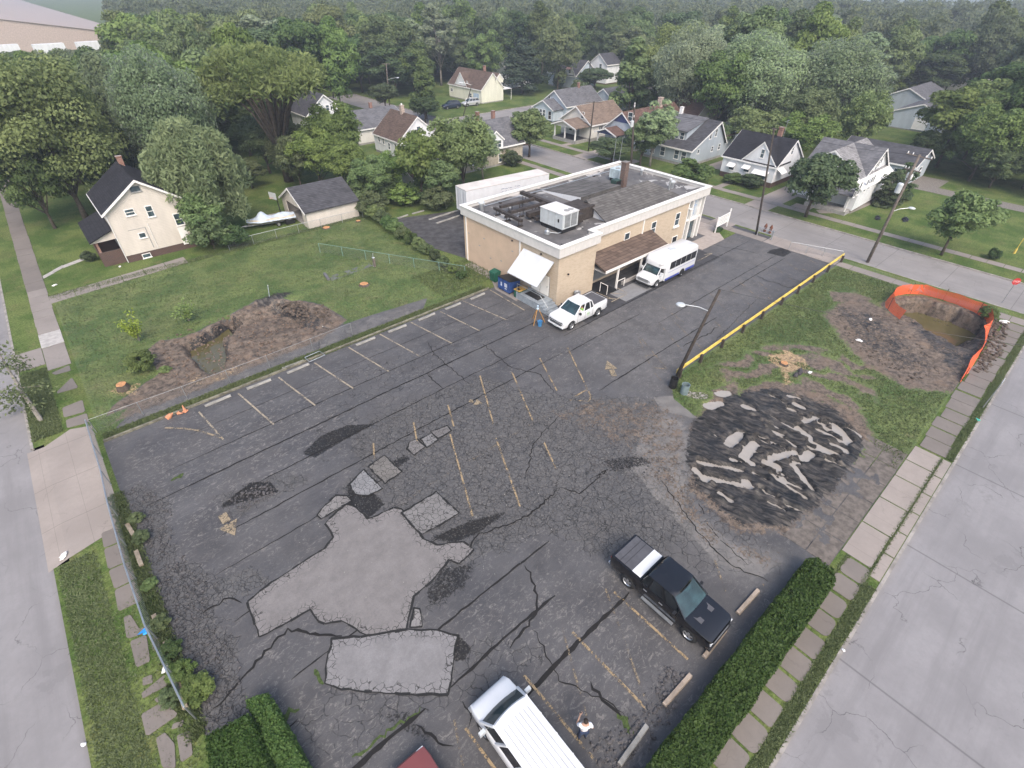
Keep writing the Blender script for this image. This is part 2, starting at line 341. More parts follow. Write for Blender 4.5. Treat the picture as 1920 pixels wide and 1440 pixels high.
# value noise
def vnoise(x, y, seed=0):
    xi = np.floor(x).astype(np.int64); yi = np.floor(y).astype(np.int64); fx = x-xi; fy = y-yi
    def h(a, b):
        n = (a*374761393+b*668265263+seed*1442695041) & 0xffffffff; n = ((n ^ (n >> 13))*1274126177) & 0xffffffff; return ((n ^ (n >> 16)) & 0xffff)/65535.
    u = fx*fx*(3-2*fx); v = fy*fy*(3-2*fy)
    return (h(xi, yi)*(1-u)+h(xi+1, yi)*u)*(1-v)+(h(xi, yi+1)*(1-u)+h(xi+1, yi+1)*u)*v
def fbm(x, y, seed=0, o=4):
    t = 0; a = .5; n = 0
    for i in range(o): t = t+a*vnoise(x*2**i, y*2**i, seed+i); n += a; a *= .5
    return t/n
def polysd(X, Y, P):
    """signed distance (positive inside) to polygon P"""
    d = np.full(X.shape, 1e9); ins = np.zeros(X.shape, bool); n = len(P)
    for i in range(n):
        ax, ay = P[i][0], P[i][1]; bx, by = P[(i+1) % n][0], P[(i+1) % n][1]
        ex, ey = bx-ax, by-ay; t = np.clip(((X-ax)*ex+(Y-ay)*ey)/(ex*ex+ey*ey+1e-12), 0, 1)
        d = np.minimum(d, np.hypot(X-ax-t*ex, Y-ay-t*ey))
        c = ((ay > Y) != (by > Y)) & (X < (bx-ax)*(Y-ay)/(by-ay+1e-12)+ax); ins ^= c
    return np.where(ins, d, -d)
def smooth01(t): t = np.clip(t, 0, 1); return t*t*(3-2*t)
def gp(pts): return [tuple(G(*p)[:2]) for p in pts]
# ------------------------------------------------------------------ the setting
X1L, X1R = -20., -8.1; Y2B, Y2T = -13.5, -2.35; X3L, X3R = 63.7, 71.4; Y4B, Y4T = 94.5, 103.5
LOT = (-4.45, 63.15, -.05, 35.45)          # parking lot + right-hand lot, one grid
PA = (-4.45, 28.5, 36.4, 61.0)               # left lawn with its hole
def ground():
    xs = sorted({-900, X1L, X1R, LOT[0], LOT[1], PA[1], X3L, X3R, 260, 2500}); ys = sorted({-900, 26.5, 37.8, Y2B, Y2T, LOT[2], LOT[3], PA[2], PA[3], Y4B, Y4T, 146, 2500})
    b = MB()
    for i in range(len(xs)-1):
        for j in range(len(ys)-1):
            x, y = (xs[i]+xs[i+1])/2, (ys[j]+ys[j+1])/2
            if X1L < x < X1R or (Y2B < y < Y2T) or (X3L < x < X3R and y < 146) or (X3R < x < 260 and Y4B < y < Y4T): continue
            if -8.2 < x < LOT[0] and 26.5 < y < 37.8: b.poly([(-7.4, ys[j], 0), (xs[i+1], ys[j], 0), (xs[i+1], ys[j+1], 0), (-7.4, ys[j+1], 0)]); continue
            if LOT[0] < x < LOT[1] and LOT[2] < y < LOT[3]: continue
            if PA[0] < x < PA[1] and PA[2] < y < PA[3]: continue
            b.poly([(xs[i], ys[j], 0), (xs[i+1], ys[j], 0), (xs[i+1], ys[j+1], 0), (xs[i], ys[j+1], 0)])
    struct('ground', b, 'lawn')
    z = -.12; b = MB(); b.poly([(X1L-.1, -900, z), (X1R+.1, -900, z), (X1R+.1, 900, z), (X1L-.1, 900, z)])
    struct('road', b, 'road')
    b = MB(); b.poly([(X1R-.1, Y2B-.1, z+.004), (900, Y2B-.1, z+.004), (900, Y2T+.1, z+.004), (X1R-.1, Y2T+.1, z+.004)]); struct('road', b, 'roadx')
    b = MB(); b.poly([(X3L-.1, -2.3, z+.008), (X3R+.1, -2.3, z+.008), (X3R+.1, 146.1, z+.008), (X3L-.1, 146.1, z+.008)]); struct('road', b, 'road2')
    b = MB(); b.poly([(X3R-.1, Y4B-.1, z+.012), (260.1, Y4B-.1, z+.012), (260.1, Y4T+.1, z+.012), (X3R-.1, Y4T+.1, z+.012)]); struct('road', b, 'road2')
    k = MB()
    def kx(x0, x1, y, s_): k.box(x0, x1, min(y, y+s_*.16), max(y, y+s_*.16), -.13, .012)
    def ky(x, y0, y1, s_): k.box(min(x, x+s_*.16), max(x, x+s_*.16), y0, y1, -.13, .012)
    ky(X1R, 37.8, 300, 1); ky(X1L, -20, 300, -1)
    kx(-8, 22.6, Y2T, 1); kx(36.8, X3L-1, Y2T, 1); kx(22.6, 36.8, Y2T, 1)
    ky(X3L, -2, 146, -1); ky(X3R, -2, Y4B, 1); ky(X3R, Y4T, 146, 1); kx(X3R, 260, Y4B, -1); kx(X3R, 260, Y4T, 1)
    kx(X3R, 260, Y2T, 1)
    struct('kerb', k, 'kerb')
ground()
PUD = [((1310,867),(1392,884),.16),((1315,893),(1388,911),.16),((1303,880),(1320,898),.22),((1412,887),(1436,900),.1),((1446,892),(1510,934),.13),((1464,900),(1503,917),.13),((1486,872),(1520,918),.2),((1437,868),(1457,878),.28),((1450,812),(1492,838),.13),((1495,802),(1518,822),.22),((1533,806),(1586,833),.17),((1520,830),(1570,852),.17),((1560,834),(1583,846),.25),((1515,838),(1566,863),.14),((1563,798),(1590,826),.3),((1535,795),(1550,805),.15),((1444,742),(1472,758),.14),((1478,744),(1496,748),.2),((1490,758),(1503,764),.24),((1479,768),(1488,772),.2),((1503,792),(1528,786),.2),((1394,763),(1413,770),.25),((1365,834),(1385,816),.3),((1395,858),(1412,832),.42),((1402,866),(1410,870),.22),((1445,860),(1490,850),.25),((1505,860),(1520,852),.45),((1370,862),(1390,868),.14),((1550,865),(1560,868),.2),((1400,905),(1404,912),.25),((1295,740),(1318,742),.4),((1328,762),(1350,758),.5),((1350,740),(1362,738),.3),((1590,805),(1612,817),.14),((1350,925),(1370,940),.15)]
_r = random.Random(12)
PUD = [(p, q, min(w_, .3)) for p, q, w_ in PUD]
for _k in range(30):
    _x, _y = _r.uniform(1330, 1560), _r.uniform(765, 950)
    if polysd(np.array([_x]), np.array([_y]), [(1300, 860), (1350, 770), (1450, 745), (1570, 785), (1600, 840), (1540, 905), (1470, 965), (1380, 960)])[0] > 8: _l = _r.uniform(22, 62); _s = _r.uniform(.28, .55); PUD.append(((_x, _y), (_x+_l, _y+_l*_s), _r.uniform(.05, .10)))
def site():
    x0, x1, y0, y1 = LOT; st = .11; nx = int((x1-x0)/st)+1; ny = int((y1-y0)/st)+1
    gx = np.linspace(x0, x1, nx); gy = np.linspace(y0, y1, ny); X, Y = np.meshgrid(gx, gy)
    A = {k: np.zeros(X.shape) for k in ('crack', 'mud', 'black', 'conc', 'grass', 'hole', 'scuff', 'wood')}
    def pt(a, pts, val=1., fe=1.2, px=True, op='max'):
        P = gp(pts) if px else pts; sd = polysd(X, Y, P); v = val*smooth01(sd/fe+.5)
        A[a] = np.maximum(A[a], v) if op == 'max' else (A[a]-v if op == 'sub' else A[a]+v)
    pt('crack', [(640,810),(740,760),(900,700),(1000,730),(1240,745),(1290,880),(1330,1000),(1260,1040),(1140,1060),(1020,1000),(900,1060),(780,1180),(820,1090),(790,1000),(700,960)], .72, 2.)
    pt('crack', [(640,690),(830,640),(900,660),(700,800),(610,880),(540,880)], .42, 2); pt('crack', [(400,930),(530,880),(600,900),(420,990)], .6, 1)
    pt('crack', [(360,1100),(470,1060),(520,1090),(370,1160)], .75, 1); pt('crack', [(760,1190),(860,1180),(1010,1190),(1040,1250),(880,1330),(700,1360),(600,1330),(610,1200)], .45, 1)
    pt('crack', [(640,900),(700,880),(830,810),(860,860),(740,960),(640,960)], .85, 1); pt('crack', [(800,985),(960,950),(1000,1000),(860,1060)], .9, 1)
    pt('crack', [(560,1310),(760,1300),(700,1440),(450,1440)], .4, 1.5); pt('crack', [(370,1110),(330,1250),(440,1330),(470,1160)], .35, 1)
    pt('crack', [(1220,760),(1420,1000),(1500,1080),(1150,1080),(1080,900)], .5, 2)
    pt('hole', [(568,850),(600,818),(650,797),(702,795),(640,828),(590,858)], 1, .5); pt('hole', [(412,948),(470,903),(508,903),(525,922),(470,938),(420,952)], .8, .5)
    pt('hole', [(650,905),(700,922),(722,945),(690,975),(652,950)], .85, .6); pt('hole', [(720,870),(760,850),(775,860),(740,885)], .6, .5)
    pt('hole', [(800,1010),(880,975),(960,955),(900,1000),(850,1020)], .75, .7); pt('hole', [(640,915),(610,960),(590,965),(620,930)], .6, .4)
    pt('hole', [(850,1215),(862,1190),(885,1215),(870,1240),(850,1240)], .8, .3); pt('hole', [(700,1330),(770,1330),(820,1380),(800,1400),(730,1360)], .5, .5)
    pt('hole', [(820,1060),(900,1045),(880,1110),(800,1150),(790,1110)], .55, 1); pt('hole', [(1120,860),(1200,850),(1240,870),(1150,890)], .55, .8)
    pt('hole', [(1445,468),(1470,463),(1485,473),(1470,482),(1436,474)], .7, .4)
    e = [(-4.5, 30), (-3.4, 30), (-2.3, 27.6), (-2.9, 25.5), (-3.0, 23), (-1.9, 21), (-2.6, 18.5), (-2., 16.5), (-2.6, 15), (-2.6, 13), (-4.5, 13)]
    pt('hole', e, .40, .9, False); pt('crack', e, .8, 1.5, False)
    pt('hole', [(7, 3.2), (6.2, 1.3), (10.6, 1.2), (12.5, 2.5), (11.5, 3.3)], .38, 1, False)
    pt('scuff', [(250,860),(600,720),(660,800),(430,1000),(300,1050)], 1, 3); pt('scuff', [(860,1200),(1100,1040),(1250,1180),(1200,1400),(900,1300)], .8, 3); pt('scuff', [(810,910),(952,832),(1000,882),(885,970)], 1.4, .3)
    pt('scuff', [(520,1260),(700,1300),(800,1440),(500,1440)], .8, 2); pt('scuff', [(1050,600),(1300,500),(1500,470),(1350,620),(1200,740)], .5, 3)
    pt('mud', [(1000,775),(1120,740),(1240,745),(1300,790),(1290,850),(1160,850),(1060,800)], .5, 3); pt('mud', [(1180,790),(1300,790),(1300,900),(1360,1000),(1500,1040),(1440,1080),(1300,1020),(1200,900)], .5, 2.5); pt('black', [(1260,860),(1330,900),(1330,960),(1500,1030),(1440,1060),(1280,960)], .38, 2)
    pt('conc', [(1195,790),(1240,760),(1300,800),(1300,960),(1400,1020),(1500,1052),(1440,1100),(1330,1060),(1240,960),(1170,880)], .62, 2)
    pt('conc', [(1225,745),(1300,740),(1325,790),(1240,770)], 1, .4); pt('conc', [(1340,1060),(1240,1010),(1160,1000),(1230,1100)], .35, 2)
    pt('conc', [(1290,440),(1470,455),(1500,480),(1400,500)], .3, 3); pt('conc', [(1165,740),(1050,560),(1250,600),(1400,520),(1300,700)], .30, 4); pt('conc', [(1100,640),(1330,500),(1480,480),(1400,560),(1250,680)], .26, 4); pt('conc', [(900,740),(1050,700),(1200,760),(1150,900),(1000,900),(880,850)], .2, 4)
    # right-hand lot: grass, mud, black slurry
    L = [(30.1, 14.95), (63.2, 14.95), (63.2, -.1), (33, -.1), (30, 3), (27, 9), (28, 13.4)]
    pt('grass', L, 1, .5, False)
    pt('grass', [(60.8, 15), (63.2, 15), (63.2, 36), (60.8, 36)], .0, .3, False)
    pt('black', [(1285,860),(1300,790),(1360,745),(1450,728),(1560,765),(1625,830),(1600,870),(1560,920),(1480,988),(1390,985),(1310,920)], 1.05, 2)
    pt('grass', [(1285,860),(1310,790),(1370,760),(1450,728),(1560,765),(1625,830),(1560,920),(1480,988),(1390,985),(1310,920)], 1, 1.4, op='sub')
    pt('mud', [(1290,800),(1340,735),(1450,715),(1600,740),(1640,820),(1560,930),(1480,1000),(1380,1000),(1290,920)], .9, 2)
    pt('mud', [(1310,745),(1330,690),(1420,650),(1500,640),(1620,680),(1640,740),(1560,770),(1400,750)], .55, 2.5)
    pt('mud', [(1540,590),(1600,545),(1680,590),(1760,640),(1850,640),(1840,690),(1790,740),(1700,730),(1610,680)], .8, 2)
    pt('grass', [(1660,590),(1700,570),(1850,600),(1855,650),(1830,700),(1790,730),(1700,690),(1620,640)], .8, 1.5, op='sub')
    pt('black', [(1740,590),(1850,600),(1890,605),(1880,650),(1840,700),(1800,720),(1690,590),(1690,575)], .55, 1); pt('black', [(1560,570),(1640,590),(1700,640),(1760,700),(1690,690),(1600,640)], .5, 1.5)
    pt('mud', [(1600,800),(1720,860),(1640,980),(1560,1040),(1480,1000)], .35, 2)
    pt('wood', [(1430,670),(1470,655),(1510,670),(1520,690),(1480,700),(1490,720),(1470,725),(1460,690)], .75, .7)
    pt('mud', [(1550,545),(1600,548),(1640,560),(1620,575),(1560,565)], .7, .8)
    # verge strip of grass beside the entrance fence
    G_ = A['grass'] = np.clip(A['grass'], 0, 1)
    Z = np.zeros(X.shape)
    # excavation pit
    P = [(52.0, .5), (55.4, .35), (59.0, .7), (60.0, 3.2), (59.6, 6.2), (57.2, 7.6), (55.2, 7.7), (54.3, 6.0), (52.9, 3.6)]
    sd = polysd(X, Y, P); nz = fbm(X*1.2, Y*1.2, 3)
    deep = smooth01((sd+(nz-.5)*.8)/np.where(X > 55.0, .5, 1.8)); Z -= 1.9*deep
    A['grass'] -= smooth01((sd+.9)/.8); A['mud'] = np.maximum(A['mud'], .95*smooth01((sd+1.6)/1.5)); A['black'] = np.maximum(A['black'], .6*smooth01((sd+.2)/1.)*(X > 56))
    # lumps of soil, ruts
    soil = np.clip(np.maximum(A['mud']*(A['grass'] < .6), A['black']*.6)*1., 0, 1)*(X > 22); edge = smooth01(np.minimum.reduce([X-x0, x1-X, Y-y0, y1-Y])/.5)
    Z += soil*(fbm(X*1.6, Y*1.6, 11)-.42)*.42*edge*(deep < .9)
    cx, cy = G(1470, 870)[:2]; r = np.hypot(X-22, Y-18); rut = np.sin(r*2*math.pi/1.35+fbm(X*.4, Y*.4, 8)*5)
    bl = np.clip(A['black'], 0, 1); ux, uy = .23, -.97; Z += bl*(rut*.03+.10+(fbm((X*ux+Y*uy)*.7, (X*uy-Y*ux)*3.2, 31)-.5)*.26+(fbm(X*3.5, Y*3.5, 41)-.5)*.16)*edge
    wob = (fbm(X*2.2, Y*2.2, 77, 3)-.5)
    for p, q, w_ in PUD:
        a, c = G(*p), G(*q); ex, ey = c.x-a.x, c.y-a.y; L2 = math.hypot(ex, ey); tt = np.clip(((X-a.x)*ex+(Y-a.y)*ey)/(L2*L2), 0, 1); dd = np.hypot(X-a.x-tt*ex, Y-a.y-tt*ey)+wob*(.10+w_*.5)
        c_ = smooth01((w_*1.1-dd)/.12+.5)*(polysd(X, Y, [(x0+.3, y0+.3), (x1-.3, y0+.3), (x1-.3, y1-.3), (x0+.3, y1-.3)]) > 0); Z = Z*(1-c_)+np.minimum(Z, -.15)*c_; rim = np.exp(-((dd-w_*1.9)/(w_*.7))**2); Z += .05*rim*(1-c_)
    far = smooth01((polysd(X, Y, gp([(1310,745),(1330,690),(1420,650),(1500,640),(1640,680),(1650,760),(1560,770),(1400,750)]))+1)/2)
    r2 = np.hypot(X-33, Y-5); A['mud'] += far*(.30*np.sin(r2*2*math.pi/1.9+fbm(X*.5, Y*.5, 5)*9)+.9*(fbm(X*.9, Y*.9, 15)-.5)); Z += far*.07*(fbm(X*1.5, Y*1.5, 5)-.5)*edge
    Z += A['hole'].clip(0, 1)*(fbm(X*3, Y*3, 21)-.62)*.12
    zlot = .006; mask_l = (X > 60.75) | (X < 60.75)
    V = np.stack([X, Y, Z], -1).reshape(-1, 3); idx = np.arange(nx*ny).reshape(ny, nx)
    F = np.stack([idx[:-1, :-1], idx[:-1, 1:], idx[1:, 1:], idx[1:, :-1]], -1).reshape(-1, 4)
    cxf = X[:-1, :-1].ravel(); cyf = Y[:-1, :-1].ravel()
    lawn = ((cxf > 30.1) & (cyf < 14.9)) | ((cxf > 27) & (cyf < 13.2)) | ((cxf > 21.6) & (cyf < 9.8) & (cyf > 2.2) & (cxf > 24))
    at = {k: ('POINT', v.ravel()) for k, v in A.items()}
    def sub(name, sel):
        Fs = F[sel]; u, inv = np.unique(Fs, return_inverse=True); o = npmesh(name, V[u], inv.reshape(-1, 4), 'site', {k: ('POINT', v[1][u]) for k, v in at.items()}, smooth=True)
        tag(o, kind='structure')
    sub('parking_lot', ~lawn); sub('muddy_lawn', lawn)
    return X, Y, A, Z
SX, SY, SA, SZ = site()
def lawn_a():
    x0, x1, y0, y1 = PA; st = .15; nx = int((x1-x0)/st)+1; ny = int((y1-y0)/st)+1
    X, Y = np.meshgrid(np.linspace(x0, x1, nx), np.linspace(y0, y1, ny))
    A = {k: np.zeros(X.shape) for k in ('crack', 'mud', 'black', 'conc', 'grass', 'hole', 'scuff', 'wood')}
    A['grass'] += 1; A['mud'] += .23
    def pt(a, pts, val, fe, op='max'):
        v = val*smooth01(polysd(X, Y, gp(pts))/fe+.5); A[a] = np.maximum(A[a], v) if op == 'max' else A[a]-v
    dirt = [(275,660),(300,640),(345,635),(400,610),(445,585),(480,570),(560,565),(610,575),(650,600),(600,640),(480,680),(380,730),(250,760),(200,780),(215,760),(300,700)]
    pt('mud', dirt, 1, 1.); pt('grass', dirt, 1.2, .8, 'sub')
    strip = [(200,822),(250,770),(420,700),(600,625),(700,590),(800,560),(790,585),(640,640),(400,745)]
    pt('grass', strip, 1.3, .6, 'sub'); pt('conc', strip, .46, 1.); pt('crack', strip, .4, 1); pt('mud', [(200,800),(380,730),(600,640),(560,620),(300,700)], .7, 1)
    pt('black', [(560,570),(610,600),(590,625),(540,590),(500,580),(520,565)], .55, .6); pt('black', [(350,640),(440,590),(455,600),(400,625),(360,650)], .6, .4)
    pt('black', [(400,630),(430,640),(430,690),(415,670)], .6, .4); pt('wood', [(190,735),(230,720),(270,715),(260,745),(200,745)], .6, 1.2); pt('wood', [(330,560),(350,560),(350,570)], .2, 1)
    pt('wood', [(340,705),(420,690),(480,680),(420,715),(330,735)], .42, 1)
    P = [(2.6, 44.6), (4.6, 45.2), (7.2, 46.9), (7.6, 45.7), (5.7, 43.5), (5.1, 40.6), (4.2, 38.7), (3., 38.9), (2.6, 41)]
    sd = polysd(X, Y, P)+(fbm(X*1.5, Y*1.5, 4)-.5)*.5; Z = -1.35*smooth01(sd/.7+.15)
    P2 = [(6, 46.6), (13, 46), (13.4, 42.5), (12, 40.5), (7, 41.5), (5.5, 44)]
    sd2 = polysd(X, Y, P2)+(fbm(X, Y, 6)-.5)*.8; Z -= .55*smooth01(sd2/1.1)*(1-smooth01(sd/.7+.15))
    edge = smooth01(np.minimum.reduce([X-x0, x1-X, Y-y0, y1-Y])/.6)
    soil = np.clip(A['mud'], 0, 1); Z = (Z+soil*(fbm(X*1.8, Y*1.8, 9)-.42)*.4)*edge
    bank = smooth01(1-np.abs(polysd(X, Y, gp(dirt)))/.6)*(Y > 43); Z += .18*bank*edge*fbm(X*2, Y*2, 2)
    heap = np.exp(-(((X-11.4)/2.2)**2+((Y-47)/1.)**2)); Z += .75*heap*fbm(X*2.2, Y*2.2, 12); A['black'] = np.maximum(A['black'], .65*smooth01(heap*1.3))
    V = np.stack([X, Y, Z], -1).reshape(-1, 3); idx = np.arange(nx*ny).reshape(ny, nx)
    F = np.stack([idx[:-1, :-1], idx[:-1, 1:], idx[1:, 1:], idx[1:, :-1]], -1).reshape(-1, 4)
    tag(npmesh('lawn', V, F, 'site', {k: ('POINT', v.ravel()) for k, v in A.items()}, smooth=True), kind='structure')
    return X, Y, A, Z
LX, LY, LA, LZ = lawn_a()
MT['muddy_water'] = m_water('muddy_water', (.10, .085, .035)); MT['silt_sky_water'] = m_water('silt_sky_water', (.33, .30, .265), .12)  # rut puddles: pale silt, with the bright sky's reflection put into the colour
b = MB(); b.poly([(1.9, 38.2, -.78), (6.6, 38.2, -.78), (6.6, 46, -.78), (1.9, 46, -.78)]); struct('water', b, 'muddy_water')
b = MB(); b.poly([(49, 0.4, -1.35), (59.8, .4, -1.35), (59.8, 7.6, -1.35), (49, 7.6, -1.35)]); struct('water', b, 'muddy_water')
# puddles lying in the wheel ruts
def puddles():
    b = MB(); k = 0
    for p, q, w_ in PUD:
        a, c = G(*p), G(*q); d = c-a; L_ = d.length+w_*4; d.normalize(); n = Vector((-d.y, d.x, 0)); m_ = (a+Vector(c))/2; k += 1; W_ = w_*1.9+.05
        b.poly([(v.x, v.y, -.02+k*.0005) for v in [m_+d*(L_/2*math.cos(i*.524))+n*(W_*(1 if math.sin(i*.524) > 0 else -1)*abs(math.sin(i*.524))**.5) for i in range(12)]])
    struct('puddle_water', b, 'silt_sky_water')
puddles()
# paving joints and long cracks: thin ribbons on the asphalt
def ribbon(b, pts, w_, z, jit=.05, seed=0, step=.35, taper=True, px=True):
    rg = random.Random(seed); P = [Vector(G(*p)) if px else Vector((*p, 0)) for p in pts]; out = []
    for i in range(len(P)-1):
        n = max(1, int((P[i+1]-P[i]).length/step)); out += [P[i].lerp(P[i+1], j/n) for j in range(n)]
    out.append(P[-1]); L_ = []; R_ = []
    for i, p in enumerate(out):
        d = (out[min(i+1, len(out)-1)]-out[max(i-1, 0)]).normalized(); n = Vector((-d.y, d.x, 0)); t = i/max(1, len(out)-1)
        ww = w_*rg.uniform(.55, 1.25)*(min(1, 6*t+.3, 6*(1-t)+.3) if taper else 1)*(.5 if jit else 1)/(.9 if jit else .9)
        if not jit: ww = w_/2
        c = p+n*rg.uniform(-jit, jit); L_.append(c+n*ww); R_.append(c-n*ww)
    for i in range(len(out)-1): b.poly([(q.x, q.y, z) for q in (L_[i], R_[i], R_[i+1], L_[i+1])])
def cracks():
    b = MB(); z = .012
    for y, xa, xb, w_ in [(30.0, -2, 28.5, .07), (27.85, -3.5, 30, .11), (25.4, .5, 27, .07), (22.9, -1, 26, .08), (20.6, -2, 9, .05), (20.5, 36, 60, .06), (17.6, 24.5, 41, .09), (17.5, -2, 4, .07), (24.6, 28, 60, .09), (19.5, 46.5, 58.5, .08),
        (22.6, 26, 36, .07), (14.9, 4.5, 9, .06), (10.75, 3.5, 12.5, .09), (8.4, -2.2, 2.8, .2), (8.35, 3.8, 10.5, .13), (5.95, 5.9, 13.4, .17), (13.2, -1, 3.5, .06), (32.6, 0, 28, .04)]:
        ribbon(b, [(xa, y), ((xa+xb)/2, y+.06), (xb, y)], w_, z, .035, int(y*10), px=False); z += .0002
    for i, (pts, w_) in enumerate([([(985,1060),(1000,1090),(1006,1125),(1003,1150),(985,1180),(955,1215)], .1), ([(1106,900),(1140,880),(1085,925),(1050,915)], .06), ([(1530,540),(1478,520)], .05),
        ([(455,1128),(430,1120),(380,1150)], .07), ([(640,1195),(600,1188),(540,1180),(480,1240),(440,1290),(400,1330)], .12), ([(800,640),(815,665),(845,690),(880,720)], .06), ([(905,645),(960,690),(1010,700),(1040,735)], .07), ([(800,700),(815,715),(830,730)], .06),
        ([(1000,1180),(1050,1275),(1100,1300),(1150,1320),(1175,1350)], .05), ([(1105,1280),(1140,1320),(1165,1345)], .1), ([(780,1360),(815,1385),(830,1400),(850,1402)], .09), ([(867,1315),(885,1345),(880,1365)], .05),
        ([(470,1320),(490,1390),(510,1430)], .1), ([(500,1400),(560,1350)], .05), ([(860,1050),(900,1000),(950,985),(1000,960),(1050,915)], .09), ([(1240,900),(1310,1000),(1370,1060),(1440,1090)], .06), ([(1290,900),(1330,990),(1400,1060)], .05),
        ([(1418,517),(1440,527),(1460,532),(1478,540),(1498,535),(1510,522)], .07), ([(1330,455),(1350,462),(1400,470),(1420,475)], .06), ([(1280,650),(1330,625),(1345,612)], .08), ([(1050,780),(1000,830),(985,900)], .05), ([(1335,345+300),(1420,560)], .04)]):
        ribbon(b, pts, w_, z, .09, i+50, .22); z += .0002
    struct('pavement_cracks', b, simple('crack_dirt', (.012, .011, .011), .95))
    b = MB(); z = .014
    for i, (pts, w_) in enumerate([([(450,1395),(520,1350),(560,1325)], .25), ([(1160,1335),(1178,1365),(1188,1378)], .22), ([(480,1330),(497,1400)], .18), ([(590,1255),(610,1280)], .2), ([(320,900),(345,890)], .3), ([(660,1420),(790,1330)], .12)]):
        ribbon(b, pts, w_, z, .12, i+90, .15)
    struct('weeds_in_cracks', b, simple('moss', (.05, .075, .02), .95, .4, 8), kind='stuff')
cracks()
def patchmat(name, c, cr):
    s = Mat(name, .85, spec=.3, coords='pos'); n = s.noise(1.2, 7, .75)
    a = s.mix(s.ss(n, .3, .7), sh(c, .82), sh(c, 1.12)); a = s.mix(s.ss(s.noise(22, 3), .35, .7, 0, .35), a, sh(c, .6))
    nz = N(s.t, 'ShaderNodeTexNoise'); nz.inputs['Scale'].default_value = 2.2; s.L(s.co, nz.inputs['Vector'])
    s2 = N(s.t, 'ShaderNodeVectorMath', operation='SCALE'); s.L(nz.outputs['Color'], s2.inputs[0]); s2.inputs['Scale'].default_value = .4
    cw = N(s.t, 'ShaderNodeVectorMath', operation='ADD'); s.L(s.co, cw.inputs[0]); s.L(s2.outputs[0], cw.inputs[1])
    v = s.vor(3.2, co=cw.outputs[0]); e = s.attr('edge')
    ln = s.math('MULTIPLY', s.ss(v, 0, .06, 1, 0), s.ss(s.math('ADD', e, s.math('MULTIPLY', s.math('SUBTRACT', n, .5), .9)), 1-cr, 1.25-cr))
    s.col(s.mix(ln, a, (.03, .028, .027))); s.bump(s.noise(35, 3), .4); return s.m
def patches():
    P1 = [(464,1130),(475,1160),(487,1194),(530,1173),(560,1155),(582,1141),(597,1166),(610,1170),(640,1163),(665,1178),(690,1192),(762,1179),(764,1170),(774,1119),(808,1090),(824,1071),(841,1050),(860,1058),(888,1031),(867,1017),(841,1020),(819,1023),(794,1011),(775,985),(752,955),(738,953),(700,970),(689,973),(668,952),(650,945),(609,982),(622,996),(625,1008),(610,1028),(560,1059),(500,1100)]
    P2 = [(622,1197),(690,1191),(763,1180),(820,1180),(860,1192),(853,1213),(850,1250),(845,1280),(840,1305),(740,1302),(640,1293),(608,1283),(612,1240)]
    L_ = [(P1, (.19, .178, .175), .42), (P2, (.21, .203, .206), .45), ([(775,1141),(788,1140),(792,1176),(768,1177)], (.22, .21, .205), .95), ([(752,962),(818,922),(862,963),(838,978),(790,1003),(770,985)], (.185, .178, .175), 1.), ([(655,907),(682,880),(718,917),(690,930),(663,928)], (.21, .21, .215), .8),
        ([(690,876),(720,854),(754,884),(722,908)], (.16, .15, .14), .8), ([(762,843),(768,829),(783,823),(798,838),(776,855)], (.17, .16, .155), .8), ([(787,823),(810,812),(823,825),(800,841)], (.19, .185, .185), .6), ([(808,810),(838,798),(848,808),(822,824)], (.15, .142, .14), .9), ([(594,967),(610,948),(632,928),(650,930),(660,940),(602,975)], (.20, .19, .185), 1.),
        ([(1050,918),(1075,915)], None, 0)]
    edge = MB(); z = .02
    for k, (pts, c, cr) in enumerate(L_):
        if c is None: continue
        P = gp(pts); rg = random.Random(k); fine = []
        for i in range(len(P)):
            a, b_ = P[i], P[(i+1) % len(P)]; n = max(1, int(math.dist(a, b_)/.3))
            for j in range(n): t = j/n; fine.append((a[0]+(b_[0]-a[0])*t+rg.uniform(-.035, .035), a[1]+(b_[1]-a[1])*t+rg.uniform(-.035, .035)))
        cx = sum(p[0] for p in fine)/len(fine); cy = sum(p[1] for p in fine)/len(fine)
        # fill: triangulated grid clipped would be costly; use a fan-free n-gon plus an inner n-gon carrying the edge attribute
        b = bpy.data.meshes.new('pavement_patch'); import bmesh as _b
        bm = _b.new(); vs = [bm.verts.new((x, y, z)) for x, y in fine]; f = bm.faces.new(vs); f.normal_update()
        if f.normal.z < 0: f.normal_flip()
        _b.ops.triangulate(bm, faces=bm.faces[:]); 
        for _ in range(3): _b.ops.subdivide_edges(bm, edges=[e for e in bm.edges if e.calc_length() > .8], cuts=1, use_grid_fill=False); _b.ops.triangulate(bm, faces=bm.faces[:])
        bm.to_mesh(b); bm.free(); X = np.array([v.co.x for v in b.vertices]); Y = np.array([v.co.y for v in b.vertices])
        sd = polysd(X, Y, fine); at = b.attributes.new('edge', 'FLOAT', 'POINT'); at.data.foreach_set('value', (1-np.clip(sd/1.3, 0, 1)).astype(np.float32))
        b.materials.append(patchmat('patch_surface', c, cr)); o = bpy.data.objects.new('pavement_patch', b); COL.objects.link(o); tag(o, kind='structure')
        for i in range(len(fine)):
            a, b_ = fine[i], fine[(i+1) % len(fine)]; ww = rg.uniform(.03, .1)
            dx, dy = b_[0]-a[0], b_[1]-a[1]; l = math.hypot(dx, dy)+1e-6; nx, ny = -dy/l*ww, dx/l*ww
            edge.poly([(a[0]-nx, a[1]-ny, z+.003+i*.00002), (b_[0]-nx, b_[1]-ny, z+.003+i*.00002), (b_[0]+nx*.4, b_[1]+ny*.4, z+.003+i*.00002), (a[0]+nx*.4, a[1]+ny*.4, z+.003+i*.00002)])
        z += .003
